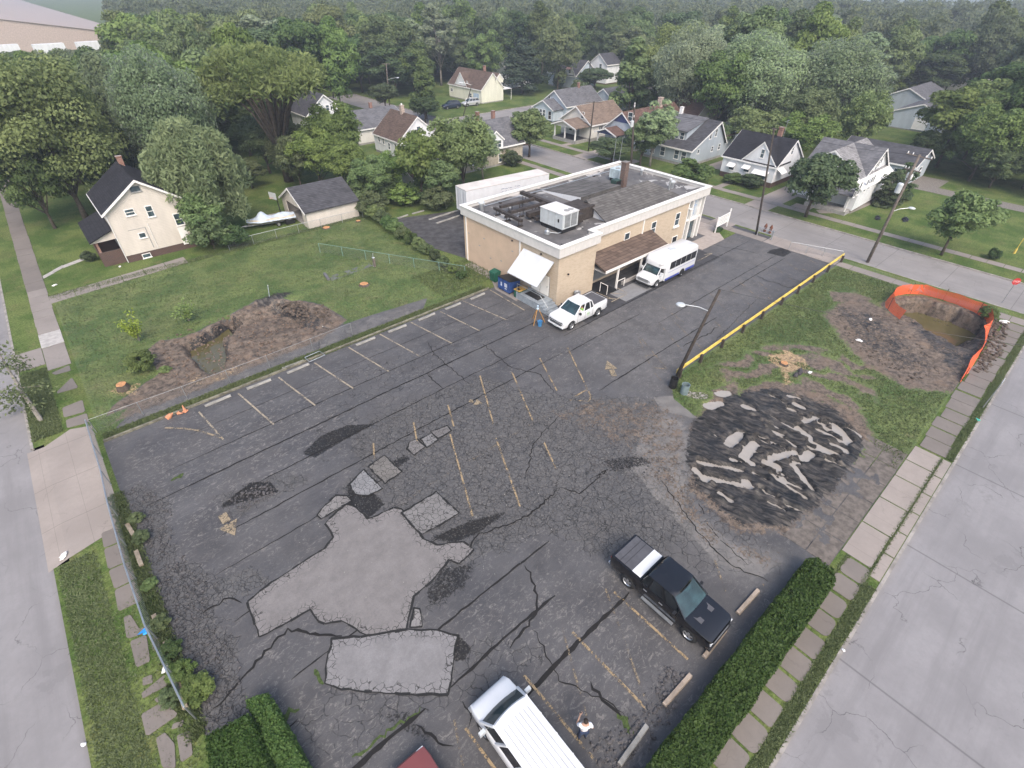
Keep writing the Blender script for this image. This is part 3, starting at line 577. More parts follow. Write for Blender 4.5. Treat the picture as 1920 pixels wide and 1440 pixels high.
    struct('pavement_patch_edges', edge, simple('patch_edge_tar', (.014, .014, .014), .9))
patches()
def markings():
    y1 = wornpaint('worn_yellow_paint', (.33, .245, .145), .49); y2 = wornpaint('faded_yellow_paint', (.25, .2, .14), .535); y3 = wornpaint('ghost_yellow_paint', (.2, .165, .125), .55); wh = wornpaint('worn_cream_paint', (.34, .29, .22), .47)
    def lines(L_, mt, w_, z, px=True):
        b = MB()
        for i, (p, q) in enumerate(L_): ribbon(b, [p, q], w_, z+i*.0002, 0, i, .8, False, px)
        struct('painted_lines', b, mt)
    lines([((1.2, 34.6), (1.6, 30.6)), ((4.0, 34.9), (4.7, 29.8)), ((7.0, 34.9), (7.7, 29.9)), ((9.9, 34.9), (10.7, 29.9)), ((13, 35.1), (13.8, 30)), ((16, 35.2), (16.8, 30.1)), ((19.1, 35.1), (19.9, 30)), ((22.2, 35), (22.9, 30)), ((25, 35.2), (25.9, 29.8)), ((28.4, 35.2), (28.3, 30))], wh, .12, .03, False)
    lines([((12.85, 6.5), (12.85, 2.2)), ((9.8, 6.5), (9.8, 2.1)), ((6.8, 6.6), (6.8, 2.4)), ((3.62, 6.7), (3.7, 2))], y1, .12, .033, False)
    lines([((1135,1104),(1220,1340)),((1053,1175),(1100,1345)),((852,1350),(868,1440)),((945,1270),(985,1310)),((1340,1050),(1360,1110)),((1430,1095),(1437,1105))], y2, .10, .036)
    lines([((900,705),(925,795)),((960,698),(1000,792)),((1012,672),(1044,733)),((1062,648),(1107,742)),((840,760),(851,800)),((840,800),(886,968)),((930,822),(975,950)),((775,790),(782,828)),((700,825),(702,862)),((1020,830),(1043,880)),((1107,742),(1106,752)),((1068,751),(1106,753)),((1078,744),(1102,730))], y1, .11, .04)
    lines([((787,920),(1057,760)),((740,960),(790,918)),((840,760),(846,775))], y3, .11, .0385)
    lines([((1195,628),(1220,690)),((1196,628),(1262,706)),((1208,667),(1232,667)),((1220,690),(1248,692)),((1227,700),(1247,722)),((1234,605),(1280,660)),((1240,575),(1290,610)),((1260,600),(1330,668)),((1300,568),(1372,632)),((1332,551),(1398,620)),((1360,534),(1430,592)),((1378,522),(1420,558)),((1412,520),(1440,545)),((1440,558),(1456,572)),((1450,500),(1505,540)),((1468,488),(1530,530)),((1495,478),(1552,504)),((1535,492),(1568,493)),((1490,500),(1530,515)),((1510,514),(1535,518)),((1565,495),(1510,478))], y2, .11, .044)
    lines([((1118,549),(1150,562)),((1137,550),(1176,552)),((1146,567),(1177,551)),((1152,538),(1176,550)),((1137,560),(1155,561)),((1320,478),(1335,476)),((1335,476),(1308,490))], wh, .1, .048)
    b = MB()
    ribbon(b, [(310,803),(345,804),(372,808),(395,815),(417,822)], .13, .052, 0, 1, .4, False)
    def arrow(tip, tail, hw):
        a, t = G(*tip), G(*tail); d = (a-t); L_ = d.length; d.normalize(); n = Vector((-d.y, d.x, 0)); s_ = a-d*L_*.55
        b.poly([(q.x, q.y, .053) for q in (a, s_+n*hw, s_-n*hw)])
        b.poly([(q.x, q.y, .0534) for q in (s_-d*.12+n*hw*.42, t+n*hw*.42, t-n*hw*.42, s_-d*.12-n*hw*.42)])
    arrow((441,1005), (417,965), .52); arrow((1138,677), (1152,706), .5); arrow((905,758), (880,752), .35)
    struct('painted_lines', b, wornpaint('arrow_paint', (.30, .24, .16), .475))
markings()
# pavements
def slabs(name, x0, x1, y0, y1, n, mt, gap=.05, jit=.02, z=.02, rnd=.12, seed=0):
    rg = random.Random(seed); b = MB(); ax = 0 if (x1-x0) > (y1-y0) else 1
    L_ = ((x1-x0), (y1-y0))[ax]/n
    for i in range(n):
        u0, u1 = i*L_+gap/2, (i+1)*L_-gap/2
        xa, xb, ya, yb = (x0+u0, x0+u1, y0, y1) if ax == 0 else (x0, x1, y0+u0, y0+u1)
        xa += rg.uniform(-jit, jit); xb += rg.uniform(-jit, jit); ya += rg.uniform(-jit, jit); yb += rg.uniform(-jit, jit); r = rnd*rg.uniform(.4, 1.4)
        pts = []
        for cx, cy, a0 in ((xb-r, ya+r, -90), (xb-r, yb-r, 0), (xa+r, yb-r, 90), (xa+r, ya+r, 180)):
            for k in range(4): a = rad(a0+k*30); pts.append((cx+r*math.cos(a), cy+r*math.sin(a)))
        zz = z+rg.uniform(0, .025); b.ext(pts, zz-.08, zz, 2)
    struct(name, b, mt)
def pavements():
    slabs('pavement', 10.2, 24.0, -1.6, -.45, 10, 'walk2', .16, .06, rnd=.2, seed=1); slabs('pavement', -8, 10.1, -1.6, -.45, 13, 'walk2', .16, .05, rnd=.2, seed=1)
    slabs('pavement', 36.2, 60.6, -1.7, -.2, 16, 'walk2', .13, .08, rnd=.08, seed=2)
    b = MB(); z = .03
    for (xa, xb, ya, yb) in [(24.1,26.9,-1.55,-.1),(27,29.6,-1.6,-.1),(29.7,32.2,-1.6,-.1),(32.3,34.2,-1.6,-.1),(34.3,36.1,-1.6,-.1)]:
        b.box(xa, xb, ya, yb, -.05, z); z += .0005
    for i in range(6): b.box(23.6+i*2.1, 25.6+i*2.1, -2.15, -1.68, -.05, .028)
    struct('pavement', b, 'apron')
    b = MB(); rg = random.Random(3)
    for i in range(6):
        for j in range(2):
            xa = 22.6+i*2.05+rg.uniform(-.03, .03); ya = -.02+j*1.25
            if xa > 34: continue
            b.box(xa, xa+1.98, ya, ya+1.2, -.05, .02+rg.uniform(0, .02))
    struct('pavement', b, 'muddy_slab')
    # driveway on the left and the walk beside it
    b = MB(); b.poly([(-7.4, 26.7, .016), (-4.75, 27.3, .016), (-4.75, 37.9, .016), (-5.9, 38.4, .016), (-7.4, 37.5, .016)])
    b.poly([(-8.35, 26.5, -.112), (-7.4, 26.7, .016), (-7.4, 37.5, .016), (-8.35, 37.7, -.112)]); struct('driveway_apron', b, 'apron')
    def pxslabs(L_, mt, z):
        b = MB()
        for k, p in enumerate(L_):
            P = gp(p); n = len(P); pts = []
            for i in range(n):
                a, c = P[i-1], P[i]; d = P[(i+1) % n]
                for t in (.22, .08): pts.append((c[0]+(a[0]-c[0])*t, c[1]+(a[1]-c[1])*t))
                for t in (.08, .22): pts.append((c[0]+(d[0]-c[0])*t, c[1]+(d[1]-c[1])*t))
            b.ext(pts, -.04, z+k*.002, 2)
        struct('pavement', b, mt)
    pxslabs([[(190,1000),(222,987),(232,1012),(195,1028)],[(195,1030),(233,1015),(243,1050),(203,1068)],[(204,1070),(245,1052),(254,1085),(215,1105)],[(215,1107),(256,1088),(268,1125),(222,1147)],[(232,1158),(245,1153),(262,1180),(278,1172),(282,1185),(238,1198)],[(244,1203),(275,1190),(282,1240),(256,1252)],[(285,1195),(300,1195),(302,1215),(287,1220)],[(268,1272),(285,1265),(287,1280),(268,1286)],[(266,1300),(310,1265),(315,1285),(268,1310)],
        [(290,1312),(318,1292),(322,1300),(295,1318)],[(265,1340),(308,1315),(335,1340),(275,1382)],[(293,1385),(310,1374),(328,1395),(330,1440),(305,1440)],[(332,1380),(357,1370),(362,1415),(340,1430)],[(325,1358),(345,1350),(342,1362),(322,1368)]], 'walk2', .02)
    pxslabs([[(72,595),(100,595),(106,612),(70,615)],[(75,602),(97,598),(118,655),(92,648)],[(104,660),(122,652),(126,668),(106,674)],[(97,700),(130,685),(133,695),(104,703)],[(107,735),(135,708),(147,727),(108,738)],[(117,765),(155,750),(160,772),(120,783)],[(124,788),(163,775),(167,792),(126,803)]], 'walk2', .02)
    slabs('pavement', -6.2, -4.7, 54, 64, 6, 'walk', .05, .03, rnd=.05, seed=5); slabs('pavement', -6.2, -4.7, 64, 150, 40, 'walk2', .04, .02, rnd=.04, seed=6)
    b = MB(); b.box(-6.22, -4.68, 51.4, 54, -.05, .035); struct('pavement', b, 'newwalk')
    b = MB(); b.box(-6.2, -4.7, 47.4, 51.3, -.05, .03); b.box(-8.1, -6.25, 48.6, 51.6, -.05, .03); struct('pavement', b, 'walk')
    slabs('path', -4.6, 9.7, 49.3, 50.9, 7, 'walk', .05, .01, rnd=.03, seed=7) if False else None
    a, c = G(95, 570), G(353, 492)
    b = MB(); n = 6
    for i in range(n):
        p, q = a.lerp(c, i/n+.003), a.lerp(c, (i+1)/n-.003); w_ = Vector((0, 1.75, 0)); b.ext([(p.x, p.y), (q.x, q.y), (q.x, q.y+w_.y), (p.x, p.y+w_.y)], -.05, .03+.002*i, 2)
    struct('path', b, 'walk')
    b = MB()
    for p, q in (((82,523),(102,512)), ((101,512),(119,502)), ((119,503),(158,488))):
        a, c = G(*p), G(*q); b.ext([(a.x, a.y), (c.x, c.y), (c.x, c.y+.75), (a.x, a.y+.75)], -.05, .04, 2)
    struct('path', b, 'newwalk')
    # both sides of the upper street
    slabs('pavement', 60.9, 62.2, -1.8, 15.0, 12, 'walk', .05, .03, rnd=.04, seed=8); b = MB(); b.box(60.9, 63.55, 15.1, 23.4, -.04, .022); struct('driveway_apron', b, 'apron')
    slabs('pavement', 60.9, 62.2, 23.5, 92, 46, 'walk', .05, .02, rnd=.03, seed=9); slabs('pavement', 74.4, 75.6, -2, 92, 60, 'walk', .05, .02, rnd=.03, seed=10)
    b = MB(); b.box(62.25, 63.55, 28.4, 31.2, -.04, .025); b.box(75.65, 89, 28.2, 31.6, -.04, .015); b.box(71.5, 74.35, 28.2, 31.6, -.04, .016); b.box(71.5, 74.35, 61.2, 64.4, -.04, .016); b.box(75.65, 90, 61.2, 64.4, -.04, .015)
    b.box(84, 100, 41.9, 45.6, -.04, .014); b.box(71.5, 78, 54.3, 56, -.04, .013); b.box(75.65, 82, 70, 71.2, -.04, .014); struct('driveway', b, 'apron')
    b = MB(); 
    for i in range(4): b.box(55+i*2.1, 57+i*2.1, 49.6, 52.4, -.04, .02); b.box(55+i*2.1, 57+i*2.1, 52.5, 55.3, -.04, .022)
    struct('driveway', b, 'apron')
    b = MB(); b.ext([(76, 23.2), (79.2, 20.4), (90, 19.6), (90, 20.4), (80, 21.2), (76.9, 24)], -.04, .03, 2); struct('path', b, 'walk')
    b = MB(); b.poly([(75.7, 24.6, .02), (77.6, 24.6, .02), (77.6, 27, .02), (75.7, 27, .02)]); b.box(75.7, 80, 37.6, 38.6, -.03, .02); struct('path', b, 'walk')
    b = MB(); b.box(98, 101.2, -8+6, 20, -.03, .015); b.box(101, 106.5, 16, 19.8, -.03, .014); b.box(98, 100.2, -40, -14, -.03, .012); struct('path', b, simple('gravel_track', (.17, .155, .14), .95, .35, 6, coords='pos'))
    # small paved lot behind the building and the gravel drives
    b = MB(); b.ext([(24.6, 43), (30.9, 43), (38.5, 43), (38.6, 55), (30.8, 58)], -.05, .016, 2) if False else b.ext([(31.0, 42.8), (56.3, 42.8), (56.3, 49.5), (38.6, 55.6), (30.9, 58.3), (29.2, 50)], -.05, .016, 2)
    struct('rear_parking', b, simple('old_asphalt', (.06, .058, .06), .9, .4, 1.2, coords='pos'))
    b = MB(); b.ext([(45, 73.5), (56, 73.5), (56, 79.5), (44, 80)], -.05, .015, 2); struct('driveway', b, simple('tan_gravel', (.33, .27, .22), .95, .2, 5, coords='pos'))
    b = MB(); b.ext([(52.9, 26.7), (60.85, 26.7), (60.85, 31.9), (56.9, 31.9), (56.9, 28.6), (53, 28.6)], -.05, .03, 2) if False else b.ext([(53.2, 26.8), (58.0, 26.8), (60.85, 29.9), (60.85, 32.6), (57.2, 32.6), (57.2, 28.9), (53.2, 28.9)], -.05, .035, 2)
    struct('entrance_slab', b, simple('tan_concrete', (.33, .285, .255), .8, .1, 2, coords='pos'))
    b = MB(); b.ext([(58.1, 26.9), (60.85, 26.9), (60.85, 29.8)], -.04, .03, 2); struct('lawn', b, 'lawn')
    b = MB(); b.box(36.9, 41.0, 24.9, 26.9, -.03, .014); struct('concrete_strip', b, simple('grey_concrete_strip', (.2, .2, .205), .8, .1, 2, coords='pos'))
    b = MB(); b.ext([(31.0, 24.6), (53, 24.4), (53, 28.9), (31, 28.9)], -.02, .010, 2); struct('side_pavement', b, simple('dark_asphalt', (.045, .045, .05), .85, .25, 1.5, coords='pos'))
    # verge grass strip + low kerb between lot and neighbouring strip
    b = MB(); b.box(-4.4, 28.5, 35.45, 35.62, -.02, .13); struct('kerb', b, simple('mossy_kerb', (.17, .16, .12), .9, .4, 3))
MT['muddy_slab'] = simple('muddy_slab', (.125, .108, .095), .9, .32, 2.6, coords='pos', bump=.3)
pavements()
# ------------------------------------------------------------------ buildings
def win(par, face, u, z, w_, h, d=0, frame='trim', pane='glass', muntin=True, depth=0, name='window'):
    """window with frame and pane on a wall plane; (u,z) is its centre, d the plane's coordinate"""
    t = .07; f = MB(); g_ = MB()
    def bx(b, u0, u1, z0, z1, a, c):
        if face == '-y': b.box(u0, u1, d-c, d-a, z0, z1)
        elif face == '+y': b.box(u0, u1, d+a, d+c, z0, z1)
        elif face == '-x': b.box(d-c, d-a, u0, u1, z0, z1)
        else: b.box(d+a, d+c, u0, u1, z0, z1)
    u0, u1, z0, z1 = u-w_/2, u+w_/2, z-h/2, z+h/2
    bx(f, u0-t, u0, z0-t, z1+t, 0, .05); bx(f, u1, u1+t, z0-t, z1+t, 0, .05); bx(f, u0, u1, z1, z1+t, 0, .05); bx(f, u0-.05-t, u1+.05+t, z0-t-.05, z0-t, 0, .1); bx(f, u0, u1, z0-t, z0, 0, .05)
    if muntin: bx(f, u0, u1, z-.03, z+.03, 0, .042)
    bx(g_, u0, u1, z0, z1, 0.002, .022)
    fo = f.build(name, frame, par); g_.build('pane', pane, fo); return fo
def gable(b, x0, x1, y0, y1, eave, ridge, axis, ov=.35, th=.14, rk=None):
    """two roof slopes as one closed slab; axis = direction of the ridge"""
    lo, hi = (y0, y1) if axis == 'x' else (x0, x1); mid = (lo+hi)/2 if rk is None else rk
    sl, sr = (ridge-eave)/(mid-lo), (ridge-eave)/(hi-mid)
    pr = [(lo-ov, eave-sl*ov), (mid, ridge), (hi+ov, eave-sr*ov), (hi+ov, eave-sr*ov+th), (mid, ridge+th*1.15), (lo-ov, eave-sl*ov+th)]
    if axis == 'x': b.ext(pr, x0-ov, x1+ov, 0)
    else: b.ext(pr, y0-ov, y1+ov, 1)
def rake(b, x0, x1, y0, y1, eave, ridge, axis, ov=.35, end=0, rk=None, h=.22):
    lo, hi = (y0, y1) if axis == 'x' else (x0, x1); mid = (lo+hi)/2 if rk is None else rk
    sl, sr = (ridge-eave)/(mid-lo), (ridge-eave)/(hi-mid)
    pr = [(lo-ov-.02, eave-sl*ov-h+.11), (mid, ridge-h+.11), (hi+ov+.02, eave-sr*ov-h+.11), (hi+ov+.02, eave-sr*ov+.12), (mid, ridge+.13), (lo-ov-.02, eave-sl*ov+.12)]
    e = (x0-ov-.04 if end == 0 else x1+ov) if axis == 'x' else (y0-ov-.04 if end == 0 else y1+ov)
    b.ext(pr, e, e+.045, 0 if axis == 'x' else 1)
def gwall(b, x0, x1, y0, y1, z0, eave, ridge, axis, rk=None):
    lo, hi = (y0, y1) if axis == 'x' else (x0, x1); mid = (lo+hi)/2 if rk is None else rk
    pr = [(lo, z0), (hi, z0), (hi, eave), (mid, ridge), (lo, eave)]
    if axis == 'x': b.ext(pr, x0, x1, 0)
    else: b.ext(pr, y0, y1, 1)
def chimney(par, x, y, z0, z1, s_=.55, mt='chim', roof=None):
    b = MB(); b.box(x-s_/2, x+s_/2, y-s_/2, y+s_/2, z0, z1); b.box(x-s_/2-.05, x+s_/2+.05, y-s_/2-.05, y+s_/2+.05, z1, z1+.1); return b.build('chimney', mt, roof or par)
def chimpot(ch, x, y, z): MB().lathe(x, y, [(.13, z), (.13, z+.25)], 8).build('chimney_pot', 'trim', ch)
class H:
    """a gabled house; coordinates inside are world minus the base corner"""
    def __init__(s, name, label, cat, x0, y0, x1, y1, eave, ridge, axis, wall, roof, ov=.35, found=.55, rk=None, group=None, rake_ends=(0, 1), fm='found'):
        s.t = thing(name, label, cat, (x0, y0, 0), 0, group); s.x0, s.y0 = x0, y0; W, D = x1-x0, y1-y0; s.W, s.D = W, D; s.roofm = roof; s.wallm = wall
        rk_ = None if rk is None else rk-(y0 if axis == 'x' else x0)
        if found: MB().box(.04, W-.04, .04, D-.04, 0, found).build('foundation', fm, s.t)
        b = MB(); gwall(b, 0, W, 0, D, found or 0, eave, ridge, axis, rk_); s.wall = b.build('wall', wall, s.t)
        b = MB(); gable(b, 0, W, 0, D, eave, ridge, axis, ov, rk=rk_); s.roof = b.build('roof', roof, s.t)
        b = MB()
        for e in rake_ends: rake(b, 0, W, 0, D, eave, ridge, axis, ov, e, rk_)
        lo, hi = (0, D) if axis == 'x' else (0, W); mid = (lo+hi)/2 if rk_ is None else rk_
        sl = (ridge-eave)/(mid-lo); z = eave-sl*ov
        if axis == 'x': b.box(-ov, W+ov, -ov-.05, -ov, z-.1, z+.12)
        else: b.box(-ov-.05, -ov, -ov, D+ov, z-.1, z+.12)
        b.build('trim', 'trim', s.t)
    def win(s, face, u, z, w_=.8, h=1.2, **k):
        d = {'-x': 0, '-y': 0, '+x': s.W, '+y': s.D}[face] if 'd' not in k else k.pop('d')
        return win(s.t, face, u-(s.y0 if 'x' in face else s.x0), z, w_, h, d=d, **k)
    def wpx(s, face, px, py, w_=.8, h=1.2, plane=None, **k):
        """window whose centre is seen at (px,py)"""
        if face == '-y': P = plane if plane is not None else s.y0; u, z = onY(px, py, P); d = P-s.y0
        else: P = plane if plane is not None else s.x0; u, z = onX(px, py, P); d = P-s.x0
        return win(s.t, face, u-(s.y0 if 'x' in face else s.x0), z, w_, h, d=d, **k)
    def chim(s, x, y, z0, z1, **k): return chimney(s.t, x-s.x0, y-s.y0, z0, z1, roof=s.roof, **k)
    def dormer(s, x0, x1, y0, y1, z0, eave, ridge, axis, ov=.2, wall=None, name='dormer', end=0, roof=None):
        X0, X1, Y0, Y1 = x0-s.x0, x1-s.x0, y0-s.y0, y1-s.y0
        b = MB(); gwall(b, X0, X1, Y0, Y1, z0, eave, ridge, axis); dm = b.build(name, wall or s.wallm, s.t)
        b = MB(); gable(b, X0, X1, Y0, Y1, eave, ridge, axis, ov); b.build('roof', roof or s.roofm, dm)
        b = MB(); rake(b, X0, X1, Y0, Y1, eave, ridge, axis, ov, end); b.build('trim', 'trim', dm); return dm
    def porch(s, x0, x1, y0, y1, fl, z0, z1, kind='shed', posts=(), rail=False, roof=None, pm='trim', fm='block', axis='x', gm=None):
        X0, X1, Y0, Y1 = x0-s.x0, x1-s.x0, y0-s.y0, y1-s.y0
        p = MB().box(X0, X1, Y0, Y1, 0, fl).build('porch', fm, s.t)
        b = MB()
        if kind == 'shed': b.ext([(X0-.3, z0-.1), (X1, z1), (X1, z1+.14), (X0-.3, z0+.04)], Y0-.25, Y1+.25, 1)
        else:
            gable(b, X0-.2, X1, Y0, Y1, z0, z1, axis, .3)
        b.build('roof', roof or s.roofm, p)
        if kind != 'shed':
            b = MB(); gwall(b, X0+.02, X0+.14, Y0, Y1, z0-.18, z0, z1, axis); b.build('gable_panel', gm or s.wallm, p)
            b = MB(); rake(b, X0-.2, X1, Y0, Y1, z0, z1, axis, .3, 0); b.build('trim', 'trim', p)
        for (x, y) in posts: MB().box(x-s.x0-.11, x-s.x0+.11, y-s.y0-.11, y-s.y0+.11, fl, z0-.05).build('post', pm, p)
        return p
    def door(s, face, u, z0, w_=.95, h=2.05, mt='trim', d=0):
        b = MB(); U = u-(s.y0 if 'x' in face else s.x0)
        if face == '-x': b.box(d-.06, d, U-w_/2, U+w_/2, z0, z0+h)
        else: b.box(U-w_/2, U+w_/2, d-.06, d, z0, z0+h)
        dr = b.build('door', mt, s.t)
        b = MB()
        if face == '-x': b.box(d-.13, d-.06, U+w_/2-.16, U+w_/2-.1, z0+.95, z0+1.03)
        else: b.box(U+w_/2-.16, U+w_/2-.1, d-.13, d-.06, z0+.95, z0+1.03)
        b.build('handle', 'metal', dr); return dr
def houses():
    # big cream house on the left
    h = H('house', 'tall cream-sided house with black roof and dark brick porch beside the stone-slab walk', 'house', 2.7, 65.2, 9.9, 73.3, 5.45, 7.95, 'y', 'cream', 'rblack', .35, .75)
    h.wpx('-y', 253, 354, .85, .5, frame='dtrim', muntin=False); h.wpx('-y', 243, 398, .75, .55); h.wpx('-y', 281, 396, .55, 1.05); h.wpx('-y', 335, 411, .7, 1.2, pane='glass')
    h.wpx('-y', 267, 441, .55, .45, muntin=False); h.wpx('-y', 275, 479, .7, .35, muntin=False)
    d = h.door('-y', 8.75, .55, .8, 1.95); 
    MB().box(6.05, 6.25, -.03, 0, 5.3, 5.6).build('vent', 'dtrim', h.t)
    MB().tube([(-.02, -.06, 5.3), (-.02, -.06, .1)], .04).build('downspout', 'trim', h.t); MB().tube([(3.15, -.05, 3.6), (3.15, -.05, .9)], .025).build('downspout', 'trim', h.t)
    b = MB(); b.box(2.75, 2.83, -.03, -.002, 1, 3.3); b.box(1.2, 2.7, -.02, -.002, 3.25, 3.29); b.build('cable', 'dtrim', h.t)
    p = h.porch(.6, 2.66, 65.7, 72.6, .75, 2.75, 3.55, posts=((.85, 65.95), (.85, 69.1), (.85, 72.3)), pm='chim', fm='found')
    MB().ext([(-2.35, 2.55), (-.04, 2.6), (-.04, 3.4), (-2.35, 2.72)], .52, .6, 1).build('gable_panel', 'cream', p)
    MB().box(-2.05, -1.97, .7, 7.2, .75, 1.55).build('railing', 'found', p); MB().box(-2.0, -.04, .52, .6, .75, 1.5).build('railing', 'found', p)
    c = h.chim(6.6, 72.6, 7, 8.7, s_=.5, mt='chim')
    # garage with open door
    t = thing('garage', 'cream garage with dark roof and raised door behind the wire fence', 'garage', (21.5, 61.9, 0)); W, D = 6.8, 7.4
    b = MB(); b.box(.12, W, 0, .12, 0, 2.05); b.box(.12, W, D-.12, D, 0, 2.05); b.box(W-.12, W, .12, D-.12, 0, 2.05); gwall(b, W-.12, W, 0, D, 2.05, 2.06, 3.95, 'x')
    b.box(0, .12, 0, 1.3, 0, 2.05); b.box(0, .12, D-1.3, D, 0, 2.05); gwall(b, 0, .12, 0, D, 2.05, 2.06, 3.95, 'x'); b.build('wall', 'cream', t)
    b = MB(); gable(b, 0, W, 0, D, 2.06, 3.98, 'x', .25); b.build('roof', 'rdk', t)
    b = MB(); rake(b, 0, W, 0, D, 2.06, 3.98, 'x', .25, 0); b.build('trim', 'trim', t)
    MB().box(.15, 2.2, 1.35, D-1.35, 1.93, 1.98).build('garage_door', 'black', t); MB().box(.1, W-.1, .1, D-.1, 0, .03).build('floor_slab', 'block', t)
    MB().blob((-.06, D/2, 3.1), (.07, .07, .07), 1, 6, 0).build('lamp', 'trim', t)
    # white house with black roof across the street
    h = H('house', 'white house with black roof, front gable dormer and white window awnings across the street', 'house', 81, 32.7, 89.4, 41.2, 3.05, 6.05, 'y', 'white', 'rblack', .22, .75)
    h.dormer(80.97, 85.4, 32.75, 38.05, 3.05, 3.08, 5.95, 'x', .12)
    h.wpx('-x', 1430, 288, .45, 1.1, plane=80.97); h.wpx('-y', 1486, 282, .5, 1.1)
    for px, py, w_ in ((1372, 313, .8), (1400, 317, .8), (1426, 328, 1.6)):
        y, z = onX(px, py, 81); h.win('-x', y, z-.1, w_, .6 if w_ < 1 else .9, muntin=False)
        MB().ext([(-.75, z+.15), (-.02, z+.62), (-.02, z+.66), (-.75, z+.2)], y-32.7-w_*.75, y-32.7+w_*.75, 1).build('awning', 'trim', h.t)
    MB().ext([(-.9, 2.05), (-.02, 2.6), (-.02, 2.65), (-.9, 2.1)], .6, 2.4, 0).build('awning', 'trim', h.t)
    b = MB(); b.box(-1.5, -.02, 4.2, 5.9, 0, .75); b.box(-2, -1.52, 4.4, 5.7, 0, .4); p = b.build('porch', 'found', h.t)
    b = MB(); b.tube([(-1.45, 4.25, .75), (-1.45, 4.25, 1.6), (-1.45, 5.85, 1.6), (-1.45, 5.85, .75)], .03, 5); b.build('railing', 'trim', p)
    c = h.chim(87.2, 36.2, 4.5, 7, s_=.6); b = MB(); b.tube([(5.9, 2.8, 5), (5.9, 2.8, 8.2)], .03, 5); b.tube([(5.4, 2.8, 8.1), (6.4, 2.8, 8.1)], .03, 5); b.tube([(5.9, 2.4, 7.9), (5.9, 3.2, 7.9)], .03, 5); b.build('antenna', 'metal', h.t)
    # grey-blue house
    h = H('house', 'grey-blue house with charcoal roof, wide front dormer and enclosed corner porch', 'house', 81, 47, 91.2, 56.3, 2.7, 6.0, 'y', 'grey', 'rdk', .4, .4, rk=88.2, fm='block')
    b = MB(); b.ext([(1.6, 3.4), (6.9, 3.4), (6.9, 6.1), (1.6, 4.9)], 2.4, 8.3, 1); dm = b.build('dormer', 'grey', h.t)
    MB().ext([(1.2, 4.85), (7.2, 6.2), (7.2, 6.32), (1.2, 4.97)], 2.1, 8.6, 1).build('roof', 'rgrey', dm)
    for y in (50.2, 51.3, 53.4, 54.4): h.win('-x', y, 4.1, .7, 1., d=1.6)
    h.wpx('-y', 1333, 253, .5, 1.15); h.wpx('-y', 1343, 249, .5, 1.1); h.wpx('-y', 1309, 284, .5, .6, muntin=False); h.wpx('-y', 1335, 279, .5, .75); h.wpx('-y', 1348, 275, .55, .85)
    for y in (48.2, 49.6, 52.4, 54.5): h.win('-x', y, 1.55, .8, 1.3)
    MB().box(10.2, 13.8, .1, 5.5, 0, 3.3).build('rear_wing', 'grey', h.t); MB().box(10.3, 14.2, -.2, 5.8, 3.3, 3.45).build('roof', 'rbrown', h.t)
    h.chim(88, 54.6, 5.3, 7.2, s_=.5, mt='trim')
    # white farmhouse-like house with crossing gables
    h = H('house', 'white two-storey house with grey crossing gables beside the vacant lawn', 'house', 80.5, 21.5, 90.8, 29.4, 4.1, 6.75, 'x', 'white', 'rlt', .3, .4, fm='block')
    h.dormer(82.6, 90.4, 21.45, 29.3, 3.9, 4.1, 6.8, 'y', .3, name='cross_gable', roof='rgrey')
    for px, py in ((1636, 318), (1643, 312), (1649, 303), (1655, 296)): h.wpx('-y', px, py, .5, 1.3, plane=21.45)
    b = MB(); b.box(-1.4, 10.6, -1.1, -.02, .35, 3.1); b.build('side_wing', 'white', h.t); MB().ext([(-1.35, 3.05), (-.05, 3.95), (-.05, 4.05), (-1.35, 3.15)], -1.5, 10.8, 0).build('roof', 'trim', h.t)
    for px, py in ((1605, 358), (1612, 353), (1624, 348), (1632, 343), (1637, 339)): h.wpx('-y', px, py, .5, 1.5, plane=20.4)
    h.wpx('-x', 1594, 318, .6, .9, plane=80.5); h.door('-x', 25.3, .5, 1, 2)
    MB().box(-3, -1.45, -.9, 4.5, 0, .5).build('porch', 'block', h.t); MB().ext([(-3.2, 2.5), (-.04, 3.1), (-.04, 3.2), (-3.2, 2.6)], -1, 6.5, 1).build('porch_roof', 'rgrey', h.t)
    b = MB(); b.tube([(-2.9, -.7, .5), (-2.9, -.7, 2.5)], .06); b.tube([(-2.9, 4.3, .5), (-2.9, 4.3, 2.5)], .06); b.build('porch_posts', 'trim', h.t)
    g_ = H('garage', 'long low garage with dark roof right behind the white crossing-gable house', 'garage', 98.3, 19.6, 106.3, 30.5, 2.9, 4.6, 'y', 'blue', 'rdk', .35, .2, fm='block'); g_.win('-x', 21.5, 1.7, 1.0, .9); g_.win('-x', 25, 1.5, 2.2, 2.2, pane='trim', muntin=False); g_.win('-y', 102.3, 1.5, 1.2, 1.2)
    # yellowish bungalow with porch
    h = H('house', 'small off-white bungalow with tan roof and gabled front porch on white posts', 'house', 81.2, 69.1, 91.3, 76.9, 3.1, 5.6, 'x', 'whitey', 'rtan', .4, .6, fm='block')
    h.wpx('-x', 1093, 216, .7, 1.0); h.wpx('-y', 1128, 243, .7, 1.3); h.wpx('-y', 1138, 239, .6, .8); h.win('-y', 84.0, 1.9, .8, 1.2)
    p = h.porch(77.6, 81.1, 69.6, 75.6, .6, 2.75, 3.7, kind='gable', posts=((77.8, 69.9), (77.8, 72.6), (77.8, 75.3)), gm='whitey')
    MB().box(-3.5, -.2, .6, 6.4, .6, .64).build('porch_floor', 'rdk', h.t); h.door('-x', 72.4, .6, .9, 2, 'dtrim'); h.win('-x', 74.3, 1.8, .8, 1.1)
